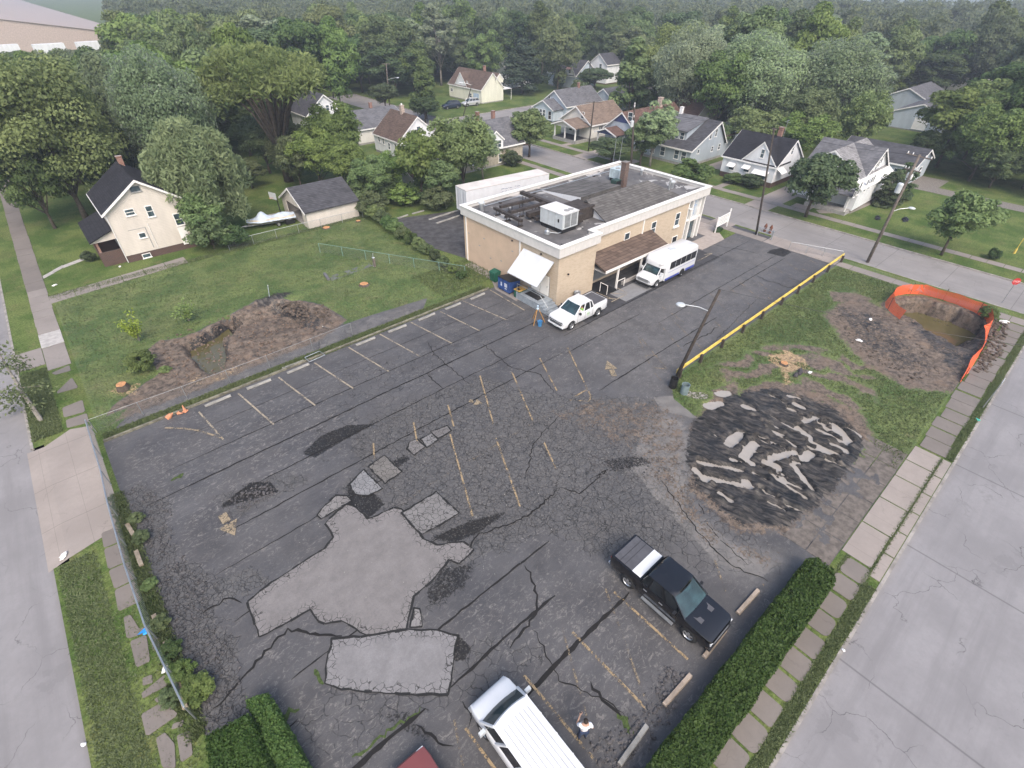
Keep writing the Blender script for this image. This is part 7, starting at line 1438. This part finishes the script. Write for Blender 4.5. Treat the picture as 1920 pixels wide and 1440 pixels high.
    for x in (-.3, .3):
        for y in (-.3, .3): MB().ext([(x+.12*math.cos(k*.6283), .12+.12*math.sin(k*.6283)) for k in range(10)], y-.02, y+.02, 1).build('wheel', 'rubber', t)
    t = thing('storage_bin', 'dark storage tub with white lid between mower and garage', 'bin', (19.9, 64.9, 0)); MB().box(0, 1.1, 0, .7, 0, .55).build('tub', 'black', t, bevel=.04); MB().box(.4, .8, .15, .5, .55, .62).build('lid', 'trim', t)
    for lb, x, y in (('dark green wheeled bin by the back-yard drive, left one', 21.0, 92.0), ('dark green wheeled bin by the back-yard drive, right one', 21.9, 92.4)): t = thing('wheeled_bin', lb, 'bin', (x, y, 0), 0, 'green bins in the back yard'); MB().ext([(0, .1), (.6, .1), (.7, 1.0), (-.05, .95)], 0, .7, 1).build('body', bpy.data.materials['bin_green'], t); MB().box(-.08, .75, -.03, .73, 1.0, 1.06).build('lid', bpy.data.materials['bin_green'], t)
    # wooden garden box and logs on the left lawn
    t = thing('timber_log', 'short grey log at the left end of the sunken bed', 'log', tuple(G(613, 521)), rad(80)); b = MB(); b.tube([(-.7, 0, .16), (.7, 0, .16)], .17, 8); b.build('log', simple('grey_log', (.13, .13, .14), .9), t); 
    b = MB(); b.poly([(q.x, q.y, .012) for q in (G(622, 527), G(700, 498), G(690, 494), G(618, 518))]); struct('old_slab', b, simple('mossy_slab', (.12, .13, .12), .95, .2, 2, coords='pos'))
    t = thing('garden_post', 'grey wooden post at the far end of the sunken bed', 'post', tuple(G(703, 500))); MB().box(-.1, .1, -.1, .1, 0, 1.0).build('post', 'woodg', t); MB().box(-.12, .12, -.12, .12, 1.0, 1.05).build('cap', 'lightgrey', t)
    for lb, p, q in (('pale plank on the upper edge of the grassy kerb', (530, 692), (570, 677)),):
        a, c = G(*p), G(*q); d = c-a; b = MB(); b.box(-d.length/2, d.length/2, -.1, .1, 0, .1); one('plank', lb, 'plank', b, 'concw', ((a.x+c.x)/2, (a.y+c.y)/2, .01), math.atan2(d.y, d.x))
    # litter
    L_ = [('blue rag on the broken slabs beside the left fence', 278, 1183, 'blue', .3), ('white scrap of cloth at the left fence', 311, 1255, 'white', .22), ('white paper cup in the grass near the bottom left kerb', 157, 1397, 'white', .12), ('white scrap on the concrete apron', 121, 1043, 'white', .22), ('white plastic bag by the pit at the orange fence', 1880, 605, 'white', .35),
          ('white can on the soil right of the orange fence end', 1631, 600, 'white', .2), ('white bag lying on the mud left of the pit', 1610, 640, 'white', .25), ('white bag beside the sawdust on the muddy lawn', 1518, 700, 'white', .22), ('teal bottle in the verge by the concrete road', 1833, 788, 'teal', .14), ('white ball on the left lawn near the fence', 743, 435, 'white', .16),
          ('white plastic lid in the grass by the slab steps', 103, 536, 'white', .2), ('white scrap at the porch foot of the cream house', 225, 501, 'white', .18), ('white bag beside the soil heap at the left hole', 541, 556, 'white', .18), ('white cup on the road kerb bottom right', 1581, 1220, 'white', .1)]
    for i, (lb, px, py, c, r) in enumerate(L_):
        g_ = G(px, py); mt = {'blue': 'ragblue', 'white': 'trim', 'teal': 'ragteal'}[c]
        if mt not in MT: MT[mt] = simple('blue_cloth', (.03, .3, .75), .7) if c == 'blue' else simple('teal_plastic', (.1, .5, .4), .5)
        b = MB(); b.blob((0, 0, r*.3), (r, r*.6, r*.35), i+7, 8, .45); one('litter', lb, 'litter', b, mt, (g_.x, g_.y, .02), i*1.3, 'scattered litter')
    # black debris on the far lawn
    for lb, px, py in (('flat dark mat lying on the vacant lawn across the street', 1645, 410), ('small pile of bottles on the vacant lawn right of the dark mat', 1697, 413)):
        g_ = G(px, py); b = MB(); b.blob((0, 0, .1), (.9, .35, .14), px, 9, .4); one('debris', lb, 'debris', b, 'black', (g_.x, g_.y, 0), .2)
    g_ = G(1565, 0+704) ; g_ = G(1497, 702); b = MB()
    for k in range(5): b.blob((.25*k-.5, .1*math.sin(k*2), .14), (.2, .16, .14), k, 7, .3)
    one('rock_pile', 'dark stones heaped beside the stump on the muddy lawn', 'rocks', b, simple('dark_stone', (.06, .055, .06), .9), (g_.x, g_.y, 0))
    # rubble of broken asphalt
    MT['rubble'] = simple('asphalt_rubble', (.085, .08, .082), .95, .4, 4)
    def rubble(name, pts, n, smin, smax, seed, mt='rubble', zz=0.02):
        rg = random.Random(seed); P = gp(pts) if pts[0][0] > 60 else pts; mn = np.min(P, 0); mx = np.max(P, 0); b = MB(); k = 0
        while k < n:
            x, y = rg.uniform(mn[0], mx[0]), rg.uniform(mn[1], mx[1])
            if polysd(np.array([x]), np.array([y]), P)[0] < 0: continue
            r = rg.uniform(smin, smax)**1; b.blob((x, y, zz+r*.3), (r*rg.uniform(.7, 1.3), r, r*rg.uniform(.35, .7)), k+seed*1000, 5, .35); k += 1
        struct(name, b, mt, 'stuff')
    rubble('asphalt_rubble', [(-4.1, 30), (-3.4, 30), (-2.4, 27), (-3.1, 24), (-2.3, 21), (-2.9, 18), (-2.3, 16), (-2.8, 13.6), (-4.3, 13.6), (-4.4, 20), (-4.3, 27)], 420, .025, .075, 1)
    rubble('asphalt_rubble', [(7.0, 3.0), (6.6, 1.3), (10.3, 1.2), (12.2, 2.0), (11.8, 2.8), (10, 2.2)], 210, .03, .10, 2)
    rubble('asphalt_rubble', [(430,935),(500,900),(520,925),(450,960)], 150, .03, .09, 3); rubble('asphalt_rubble', [(1100,850),(1240,850),(1260,900),(1120,900)], 160, .02, .07, 4)
    rubble('soil_clods', [(1560,570),(1680,600),(1770,700),(1700,720),(1600,650)], 420, .03, .12, 5, simple('soil_clod', (.09, .07, .055), .95, .4, 3)); rubble('soil_clods', [(1840,590),(1890,605),(1885,650),(1850,700),(1820,700),(1855,640)], 260, .05, .2, 6, bpy.data.materials['soil_clod'])
    rubble('soil_clods', [(300,640),(440,585),(600,580),(640,600),(480,680),(330,730)], 600, .03, .12, 7, simple('brown_clod', (.14, .10, .075), .95, .4, 3)); rubble('soil_clods', [(500,560),(610,570),(630,610),(560,600)], 220, .05, .2, 9, bpy.data.materials['soil_clod'])
    rubble('gravel_specks', [(700,760),(1240,760),(1400,1000),(1100,1040),(800,1150),(500,1100)], 260, .012, .03, 11, 'concw')
    # timber edging along the left fence
    for i, (p, q) in enumerate((((240, 985), (252, 1005)), ((257, 1035), (267, 1062)), ((290, 1155), (296, 1170)), ((312, 1205), (327, 1230)), ((333, 1275), (350, 1330)))):
        a, c = G(*p), G(*q); d = c-a; b = MB(); b.box(-d.length/2, d.length/2, -.1, .1, 0, .16); one('timber_edging', 'weathered tan timber at the fence foot, %s from the driveway end' % ORD[i], 'timber', b, simple('tan_timber', (.33, .27, .2), .9, .3, 3) if 'tan_timber' not in bpy.data.materials else bpy.data.materials['tan_timber'], ((a.x+c.x)/2, (a.y+c.y)/2, .01), math.atan2(d.y, d.x), 'timbers along the left fence')
    # overhead wires
    def wire(label, pts, sag=.5):
        b = MB(); P = [Vector(p) for p in pts]
        for i in range(len(P)-1): b.tube([tuple(P[i].lerp(P[i+1], k/8)-Vector((0, 0, sag*4*(k/8)*(1-k/8)))) for k in range(9)], .014, 4)
        o = b.build('overhead_wire', 'black', None, False, tuple(P[0])); o.data.transform(Matrix.Translation(-P[0])); tag(o, label, 'wire')
    top_r = G(1725, 290, 11.0); top_s = G(1452, 240, 11.3); top_b = G(1190, 196, 10.3); top_l = G(1350, 543, 7.3)
    wire('wire sagging from the transformer pole to the slender entrance pole', [top_r, top_s]); wire('wire from the slender entrance pole to the pole behind the building', [top_s, top_b]); wire('wire crossing the muddy lawn from the leaning lamp pole toward the road', [top_l, Vector((46, -14, 8.5))], .8)
street_things()
# ------------------------------------------------------------------ trees
PR = {}
def protos():
    def P(k, *a, **kw): PR[k] = (tree_proto(*a, **kw), kw.get('R', a[2]), a[3])
    P('maple', 'maple_tree', 11, 5.5, 13, 2.4, 22000, .28, 'leafY', puffs=95)
    P('silver', 'silver_maple_tree', 12, 5.5, 13, 2.4, 15000, .34, 'leafS', puffs=110)
    P('green', 'broadleaf_tree', 13, 5., 11, 2.0, 20000, .26, 'leafA', puffs=85)
    P('dark', 'broadleaf_tree', 14, 5., 12, 1.8, 19000, .28, 'leafD', puffs=80)
    P('willow', 'willow_tree', 15, 4.6, 12.5, 3.2, 34000, .19, 'leafW', style='willow', puffs=60, limbs=12, tr=.28)
    P('vase', 'vase_shaped_tree', 16, 6.0, 15, 9.6, 22000, .19, 'leafW', style='vase', puffs=60, limbs=26, tr=.42)
    P('street', 'street_tree', 17, 3.2, 7.2, 2.0, 9500, .25, 'leafA', puffs=60, tr=.15)
    P('streetd', 'street_tree', 18, 3.2, 7.2, 1.9, 9500, .25, 'leafD', puffs=60, tr=.15)
    P('cone', 'conical_tree', 19, 2.8, 10, 1.3, 8000, .28, 'leafA', style='cone', puffs=80, tr=.15)
    P('pine', 'pine_tree', 20, 4.2, 12, 1.5, 11000, .30, 'leafP', style='cone', puffs=90)
    P('arbor', 'arborvitae', 21, 1.6, 5.6, .1, 6500, .17, 'leafD', style='column', puffs=70, tr=.1)
    P('open', 'thin_crowned_tree', 22, 3.2, 8.5, 2.5, 5500, .26, 'leafS', style='open', puffs=60, tr=.15, limbs=16, bark='barkp')
    P('shrub', 'shrub', 23, 1.8, 2.8, .1, 4200, .17, 'leafA', puffs=40, tr=.06)
    P('shrubd', 'shrub', 24, 1.8, 2.6, .1, 4200, .17, 'leafD', puffs=40, tr=.06)
    P('bigY', 'maple_tree', 41, 9.5, 18, 3., 48000, .29, 'leafY', puffs=130, tr=.38, limbs=12)
    P('bigS', 'silver_maple_tree', 42, 9.5, 18, 3., 48000, .29, 'leafS', puffs=135, tr=.38, limbs=14)
    P('f1', 'wood_tree', 31, 6.4, 17, 2., 19000, .38, 'leafF', puffs=75, limbs=3)
    P('f2', 'wood_tree', 32, 6.6, 17, 2., 19000, .40, 'leafA', puffs=65, limbs=3)
    P('f3', 'wood_tree', 33, 5.8, 17, 2., 17000, .38, 'leafD', puffs=70, limbs=3)
    P('f4', 'wood_tree', 34, 6.2, 15, 2., 17000, .38, 'leafY', puffs=60, limbs=3)
    P('f5', 'wood_tree', 35, 4.2, 16, 4., 7000, .36, 'leafS', style='open', puffs=70, limbs=14, bark='barkp')
protos()
USED = set(); TREES = []
def plant(k, x, y, R, h, label, group=None, cat='tree', rot=None, z=0, name=None):
    root, R0, H0 = PR[k]; rot = random.uniform(0, 6.28) if rot is None else rot; s_ = (R/R0, R/R0, h/H0)
    if k in USED: o = dup(root, (x, y, z), rot, label, group, s_)
    else:
        o = root; o.location = (x, y, z); o.rotation_euler = (0, 0, rot); o.scale = s_; USED.add(k)
        if group: o['group'] = group
    o['label'] = label; o['category'] = cat; TREES.append((x, y, R)); 
    return o
def at(k, base, toppx, rpx, label, **kw):
    """base in metres; height from the pixel row of the crown's top, radius from its width in pixels"""
    x, y = base; v = Vector((x, y, 0))-Vector((0, 0, CAMH)); depth = v.dot(CF)
    # height at which the vertical through the base reaches that pixel row
    lo, hi = 0, 40
    for _ in range(40):
        m_ = (lo+hi)/2; c = Vector((x, y, m_-CAMH)); py = 720-FPX*c.dot(CU)/c.dot(CF)
        if py > toppx: lo = m_
        else: hi = m_
    return plant(k, x, y, rpx*depth/FPX, max(1.2, lo), label, **kw)
def trees():
    at('bigY', (1.4, 83.5), 92, 118, 'huge yellow-green maple above the cream house on the left')
    at('bigS', (14.5, 84), 92, 88, 'silvery windblown maple right of the yellow-green maple'); at('dark', (-2.0, 82), 235, 60, 'dark lower tree between the yellow-green maple and the left sidewalk'); at('dark', (6.5, 88), 225, 55, 'dark tree right behind the cream house roof')
    at('willow', (12.6, 67.0), 204, 76, 'drooping pale willow beside the cream house'); at('shrub', (11.0, 63.2), 400, 42, 'dark bushy shrub at the foot of the drooping willow', cat='shrub'); at('shrubd', (12.9, 62.6), 425, 34, 'shrub between the willow and the covered boat', cat='shrub'); at('street', (11, 64.6), 360, 48, 'small leafy tree under the right side of the willow')
    at('vase', (27.2, 82), 80, 98, 'vase-shaped tree with leaning bare limbs and umbrella crown'); at('willow', (29.5, 84.0), 215, 48, 'lower rounded tree under the vase-shaped one')
    for i, (k, px, py, z, r, top, lb) in enumerate([('green', 636, 300, 3, 52, 188, 'leafy green tree left of the brown-roofed white house'), ('green', 598, 330, 2, 46, 240, 'leafy green tree left of the white house, lower on the slope'), ('street', 560, 330, 2, 40, 255, 'mid green tree behind the garage roof'), ('green', 655, 340, 2, 46, 262, 'dense green tree right behind the garage'), ('green', 700, 365, 1.5, 42, 292, 'small green tree at the corner of the garage'), ('green', 735, 345, 1.5, 40, 284, 'green thicket tree beside the little white shed'),
        ('green', 868, 335, 2, 64, 212, 'big green tree in front of the slate-roofed house'), ('street', 790, 350, 2, 48, 248, 'bright green tree left of the slate-roofed house'), ('open', 905, 310, 2, 38, 240, 'thin silvery tree at the corner of the slate-roofed house'), ('street', 830, 370, 1, 40, 300, 'green tree touching the rear of the white semi-trailer'), ('green', 500, 300, 2, 50, 215, 'dark green tree between the vase-shaped tree and the drive'), ('street', 470, 340, 1, 30, 300, 'small tree at the edge of the back-yard lawn'),
        ('shrub', 672, 385, .5, 34, 345, 'vine-covered bush at the garage corner'), ('shrub', 700, 395, .5, 32, 360, 'vine-covered bush at the start of the fence row'), ('shrubd', 722, 372, .5, 34, 335, 'dark bush above the rear parking'), ('shrub', 757, 378, .5, 34, 345, 'green bush at the head of the rear parking'), ('shrubd', 790, 372, .5, 36, 335, 'dark bush between shed and semi-trailer'), ('shrub', 820, 385, .5, 34, 350, 'green bush against the semi-trailer doors'), ('shrub', 935, 300, .5, 24, 270, 'shrub at the right corner of the slate-roofed house'), ('shrubd', 963, 306, .5, 20, 282, 'dark bush at the front walk of the slate-roofed house')]):
        g_ = G(px, py, z); at(k, (g_.x, g_.y), top, r, lb, cat='tree' if k not in ('shrub', 'shrubd') else 'shrub')
    at('street', (65.2, 69.1), 205, 42, 'round street tree with visible trunk beside the upper street'); at('street', (72.9, 56.8), 260, 46, 'leafy street tree rising over the back corner of the brick building'); at('open', (76.5, 51.4), 192, 46, 'airy street tree with pale forked limbs before the grey-blue house'); at('street', (75.6, 52.8), 222, 40, 'denser green tree just behind the airy forked one')
    at('streetd', (73.2, 23.8), 283, 60, 'round dark green street tree before the white crossing-gable house'); at('street', (73.0, 8.2), 362, 56, 'round tree alone on the vacant lawn across the street'); at('arbor', (86.3, 18.7), 318, 27, 'dark upright evergreen beside the long white side wall'); at('arbor', (91.0, 18.6), 303, 24, 'second dark upright evergreen, the farther one')
    at('shrubd', (73.9, 42.0), 302, 46, 'dark rounded shrub behind the street end of the brick building', cat='shrub'); at('shrubd', (79.3, 37.3), 325, 26, 'clipped dark bush under the awnings of the white house', cat='shrub'); at('shrubd', (79.3, 34.8), 328, 26, 'clipped dark bush right of the other at the white house', cat='shrub')
    at('shrubd', (76.2, 4.1), 468, 14, 'small dark round bush on the far lawn near the walk', cat='shrub'); at('shrub', (59.8, 1.2), 598, 18, 'yellow-green bush beside the orange fence corner', cat='shrub')
    at('streetd', (66, 119.5), 152, 30, 'small dark street tree beside the grey lamp pole'); at('cone', (69.2, 107.2), 105, 32, 'tall pointed green tree in front of the dark wood'); at('streetd', (66.4, 103.6), 178, 28, 'dark rounded tree at the foot of the pointed green one')
    at('pine', (108, 118), 72, 52, 'dark spreading pine between the pale yellow house and the charcoal-roofed one'); at('shrubd', (121.5, 117), 138, 14, 'bush beside the house with the pink awning', cat='shrub'); at('streetd', (128, 109), 125, 34, 'dark tree at the corner beyond the light blue house'); at('street', (103, 92.5), 150, 24, 'small tree beside the pale blue garage')
    at('bigS', (108, 52.5), 62, 92, 'great pale silver maple behind the black-roofed white house'); at('bigS', (116, 40.5), 72, 84, 'pale silver maple right of the greatest one'); at('green', (98, 37), 205, 52, 'green tree just behind the crossing-gable house'); at('green', (101, 38.5), 160, 56, 'broad green tree between the white house and the shed roofs'); at('green', (107.5, 31.5), 168, 46, 'round green tree left of the shed clearing'); at('green', (97, 44), 200, 60, 'green tree directly behind the black roof'); at('green', (92.5, 49.5), 230, 34, 'dark green tree behind the grey-blue house')
    at('bigS', (103, 64), 45, 66, 'tall pale tree behind the brown-roofed bungalow'); at('cone', (104, 78), 62, 48, 'tall narrow silvery tree behind the tan-roofed bungalow'); at('bigY', (113, 73), 36, 62, 'tall hazy tree above the pale blue bungalow'); at('green', (101, 55), 90, 60, 'olive tree behind the hidden brown-roofed house')
    for i, (x, y, top, r, k, lb) in enumerate([(109, 14.0, 195, 60, 'green', 'bright green tree by the gravel track on the right'), (111, 7.5, 205, 66, 'maple', 'yellowish tree over the gravel track near the right edge'), (112, .5, 240, 60, 'green', 'green tree over the gravel track at the right edge'), (107.5, 11, 270, 40, 'dark', 'dark low tree in the hedgerow right of the low garage'), (107, 4, 285, 40, 'dark', 'dark low tree in the middle of the right hedgerow'), (107, -3, 300, 42, 'dark', 'dark low tree at the right end of the hedgerow'), (109.5, 21.5, 238, 26, 'dark', 'dark tree beside the low dark-roofed garage')]): at(k, (x, y), top, r, lb)
    # leaning roadside tree at the left edge
    g0 = G(78, 790); t = thing('leaning_tree', 'thin tree leaning over the road at the left edge', 'tree', (g0.x, g0.y, 0)); d1 = G(20, 700, 2.6)-g0; d2 = G(-15, 640, 4.6)-g0; b = MB(); b.tube([(0, 0, -.1), tuple(d1*.5+Vector((0, 0, .1))), tuple(d1), tuple(d2)], [.15, .12, .08, .03], 8); rn = np.random.default_rng(2); pos = []
    for k in range(16):
        f = .35+.65*k/15; p0 = d1*min(1, f*1.3)*.95 if f < .75 else d1.lerp(d2, (f-.75)/.25); e = p0+Vector((rn.normal()*.9, rn.normal()*.9, rn.normal()*.5)); b.tube([tuple(p0), tuple(e)], [.03, .01], 4); pos += [(e.x+rn.normal()*.38, e.y+rn.normal()*.38, max(.3, e.z+rn.normal()*.28)) for _ in range(60)]
    b.build('trunk', 'barkp', t); pos = np.array(pos); V, F, T = leaves(rn, pos, rn.normal(size=pos.shape)+np.array([0, 0, .8]), np.full(len(pos), .14), rn.random(len(pos)), 1.8); npmesh('foliage', V, F, 'leafA', {'tint': ('FACE', T)}, parent=t)
    # saplings at the left hole
    rg = random.Random(9)
    for lb, px, py, n, hh, w_ in (('bright yellow-green sapling clump left of the muddy hole', 262, 640, 9, 3.0, 1.2), ('wispy green shoots on the rim of the muddy hole', 355, 602, 8, 2.0, 1.1)):
        g_ = G(px, py); t = thing('sapling_clump', lb, 'sapling', (g_.x, g_.y, 0)); b = MB(); pos = []; rn = np.random.default_rng(px)
        for k in range(n):
            a = rg.uniform(0, 6.28); q = rg.uniform(.3, 1)*w_; top = (q*math.cos(a), q*math.sin(a), hh*rg.uniform(.6, 1)); b.tube([(0, 0, 0), (top[0]*.4, top[1]*.4, top[2]*.55), top], [.02, .015, .006], 5)
            for j in range(60): f = rg.uniform(.3, 1); pos.append((top[0]*f**1.3+rg.gauss(0, .12), top[1]*f**1.3+rg.gauss(0, .12), top[2]*f+rg.gauss(0, .1)))
        b.build('stems', 'barkp', t); pos = np.array(pos); V, F, T = leaves(rn, pos, rn.normal(size=pos.shape)+np.array([0, 0, .8]), np.full(len(pos), .13), rn.random(len(pos)), 2); npmesh('foliage', V, F, 'leafL', {'tint': ('FACE', T)}, parent=t)
    g_ = G(272, 690); plant('shrub', g_.x, g_.y, 1.25, 1.5, 'dense green shrub between the stump and the muddy hole', cat='shrub'); g_ = G(310, 697); plant('shrub', g_.x, g_.y, .5, .45, 'low green weed patch right of the shrub at the hole', cat='shrub')
    g_ = G(300, 452); plant('shrub', g_.x, g_.y+.3, .55, 1.6, 'feathery bush growing against the cream house wall', cat='shrub'); g_ = G(172, 490); plant('shrubd', g_.x, g_.y, .8, 1.2, 'dark bush beside the brick porch', cat='shrub')
    for i, (px, py, r, lb) in enumerate([(258,975,.45,'weed clump at the driveway end of the left wire fence'), (267,1012,.5,'weed clump beside the first fence timbers'), (282,1100,.4,'weed clump halfway down the upper fence'), (303,1175,.5,'weed clump by the blue rag'), (325,1225,.55,'weed clump over the rubble in the fence middle'), (343,1262,.6,'bushy weed clump above the bottom hedge'), (375,1300,.75,'largest weed clump on the rubble by the hedge'), (325,1310,.5,'weed clump at the corner of the wire fence')]):
        g_ = G(px, py); plant('shrub', g_.x, g_.y, r, r*1.1, lb, cat='weed', group='weeds along the left wire fence')
    # vines over the fence row behind the rear parking
    for i in range(13):
        f = i/12; a, c = G(700, 405), G(872, 520); p = a.lerp(c, f); plant('shrub' if i % 3 else 'shrubd', p.x-.4, p.y, 1.25*(1-f*.45), 2.1-1.2*f, 'vine-covered bush in the fence row, %s from the garage end' % (ORD+['last'])[min(i, 12)], group='bushes of the fence row', cat='shrub')
trees()
def wood():
    rg = random.Random(77); C = []
    clear = [(60, 74, -900, 152), (60, 300, 91, 107), (40, 60, 76, 122), (74, 101, 56, 126), (70, 96, -20, 62), (84, 104, 105, 128), (118, 148, 104, 126), (101, 118, 80, 93), (96, 112, -60, 20), (96, 142, 22, 38), (118, 180, 22, 46), (-30, 44, -50, 92), (4, 12, 60, 80), (70, 100, 60, 92), (96, 108, 56, 68), (40, 62, 60, 80), (104, 118, 122, 136), (58, 68, 120, 152), (200, 240, 30, 50), (255, 280, 22, 44), (42, 64, 84, 118), (96, 108, 106, 128), (-20, -3, -50, 300), (55, 80, 255, 280), (84,102,110,130), (110, 122, 120, 135)]
    for i in range(120):
        for j in range(120):
            x = -10+i*8.2+rg.uniform(-3.2, 3.2)+(4.1 if j % 2 else 0); y = -40+j*8.2+rg.uniform(-3.2, 3.2)
            d = math.hypot(x, y); az = math.degrees(math.atan2(x, y))
            if d < 92 or d > 560 or az < -3 or az > 93: continue
            if any(a < x < b and c < y < e for a, b, c, e in clear): continue
            if any((x-tx)**2+(y-ty)**2 < (.62*r+2.2)**2 for tx, ty, r in TREES): continue
            hmax = 40
            if az < 9.2 and y > 100: hmax = 24-.078*d if az < 8.2 else 24-.05*d
            if hmax < 5: continue
            if x < 62 and y < 97: continue
            if 60 < az and d < 190 and 20 < y < 60 and x > 112: hm = 24-.06*d; hmax = min(hmax, hm) if 24 < y < 44 else hmax
            C.append((d, x, y, hmax))
    C.sort(); near, far = C[:262], C[262:]
    LB = {'f1': 'grey-green broadleaf tree standing in the wood beyond the houses', 'f2': 'mid green broadleaf tree standing in the wood beyond the houses', 'f3': 'dark green tall tree standing in the wood beyond the houses', 'f4': 'yellow-green broadleaf tree standing in the wood beyond the houses', 'f5': 'thin-crowned pale tree standing in the wood beyond the houses'}
    for d, x, y, hm in near:
        k = rg.choices(['f1', 'f2', 'f3', 'f4', 'f5'], [4, 3, 4, 1.2, .7])[0]; h_ = min(hm, rg.uniform(11.5, 20.5)); plant(k, x, y, min(rg.uniform(4.6, 8.2), h_*.42+1), h_, LB[k], group='trees of the wood beyond the houses')
    # the far wood reads as one mass
    rn = np.random.default_rng(5); Vs = []; Ts = []
    for d, x, y, hm in far:
        n = int(max(280, 1300-d*2.2)); h_ = min(hm, rn.uniform(11, 19.5)); R = min(rn.uniform(5, 8.2), h_*.45+1); nl = 16; C_ = rn.normal(size=(nl, 3)); C_[:, 2] = abs(C_[:, 2])*.9; C_ /= np.linalg.norm(C_, axis=1, keepdims=True); C_ = C_*np.array([R*.72, R*.72, h_*.45])*rn.uniform(.5, 1.05, (nl, 1))+np.array([0, 0, h_*.5])
        pi = rn.integers(0, nl, n); dd = rn.normal(size=(n, 3)); dd[:, 2] = abs(dd[:, 2])*.8; dd /= np.linalg.norm(dd, axis=1, keepdims=True); pos = C_[pi]+dd*R*.34*rn.uniform(.6, 1.1, (n, 1)); nrm = dd+rn.normal(size=(n, 3))*.45
        base = rn.random()*.5; V, F, T = leaves(rn, pos+np.array([x, y, 0]), nrm, np.full(n, (.68 if d < 300 else 1.0))*rn.uniform(.7, 1.3, n), np.clip(base+rn.random(n)*.3+rn.random(nl)[pi]*.25, 0, 1)); Vs.append(V); Ts.append(T)
    V = np.concatenate(Vs); T = np.concatenate(Ts); F = np.arange(len(V)).reshape(-1, 4); o = npmesh('far_wood', V, F, 'leafF', {'tint': ('FACE', T)}); tag(o, kind='stuff')
    # undergrowth under the wood
    print('wood', len(near), len(far), len(V)//4)
wood()
def tufts():
    rn = np.random.default_rng(3); P = []; 
    def area(n, x0, x1, y0, y1, mask=None, s_=.1):
        X = rn.uniform(x0, x1, n); Y = rn.uniform(y0, y1, n)
        if mask: ok = mask(X, Y); X, Y = X[ok], Y[ok]
        P.append(np.stack([X, Y, np.zeros(len(X)), np.full(len(X), s_)], 1))
    def gm(A, gx, gy, x0, y0, st):
        def f(X, Y):
            i = np.clip(((X-x0)/st).astype(int), 0, A['grass'].shape[1]-1); j = np.clip(((Y-y0)/st).astype(int), 0, A['grass'].shape[0]-1); return (A['grass'][j, i] > .6) & (A['mud'][j, i] < .35) & (A['black'][j, i] < .3)
        return f
    stx = SX[0, 1]-SX[0, 0]; sty = SY[1, 0]-SY[0, 0]; mB = gm(SA, 0, 0, LOT[0], LOT[2], stx); mA = gm(LA, 0, 0, PA[0], PA[2], LX[0, 1]-LX[0, 0])
    area(34000, 27, 60.7, .1, 14.7, mB, .11); area(24000, -4.3, 28.4, 36.5, 60.9, mA, .09); area(4000, -4.6, 30, 61, 62, None, .11); area(9000, -7.9, -6.3, 9, 26.4, None, .06); area(1200, -6.3, -4.7, 9, 22, None, .06); area(9000, -7.9, -6.3, 38.5, 48, None, .1)
    area(9000, -4.3, 28.3, 35.66, 36.35, None, .16); area(7000, 8, 23, -2.15, -1.65, None, .07); area(7000, 36.3, 60.6, -2.15, -1.75, None, .08); area(4000, -5.1, -4.3, 13.5, 30, None, .15); area(1400, 21.8, 36, -1.7, -1.55, None, .07); area(900, 10, 24, -.5, -.4, None, .07)
    area(2200, 24, 31, 37, 42.6, None, .2); area(2500, 10, 24, 35.4, 35.7, None, .08)
    Q = np.concatenate(P); n = len(Q); reps = 2; Q = np.repeat(Q, reps, 0); m_ = len(Q); a = rn.uniform(0, 6.28, m_); h_ = Q[:, 3]*rn.uniform(.5, 1.4, m_); w_ = .035*rn.uniform(.6, 1.5, m_); ca, sa = np.cos(a), np.sin(a); lx, ly = rn.normal(size=m_)*.06, rn.normal(size=m_)*.06; bx, by = Q[:, 0]+rn.normal(size=m_)*.04, Q[:, 1]+rn.normal(size=m_)*.04
    V = np.stack([np.stack([bx-ca*w_, by-sa*w_, np.zeros(m_)], 1), np.stack([bx+ca*w_, by+sa*w_, np.zeros(m_)], 1), np.stack([bx+lx, by+ly, h_], 1)], 1).reshape(-1, 3); F = np.arange(3*m_).reshape(m_, 3)
    T = np.clip(.6*fbm(bx*.25, by*.25, 31)+.5*rn.random(m_), 0, 1); o = npmesh('grass_tufts', V, F, 'leafG', {'tint': ('FACE', T)}); tag(o, kind='stuff')
tufts()
for k, (root, a, b_) in PR.items():
    if k not in USED:
        for ch in list(root.children): bpy.data.objects.remove(ch)
        bpy.data.objects.remove(root)
# ------------------------------------------------------------------ haze
def haze():
    b = MB(); b.box(-700, 2000, -800, 1500, -3.2, 27.5); o = b.build('haze', 'dark'); m_ = bpy.data.materials.new('haze_air'); m_.use_nodes = True; t = m_.node_tree; t.nodes.clear()
    out = t.nodes.new('ShaderNodeOutputMaterial'); v = t.nodes.new('ShaderNodeVolumePrincipled'); v.inputs['Color'].default_value = (.80, .87, 1, 1); v.inputs['Density'].default_value = .0007; v.inputs['Anisotropy'].default_value = .2; t.links.new(v.outputs[0], out.inputs['Volume'])
    o.data.materials.clear(); o.data.materials.append(m_); tag(o, kind='stuff')
haze()
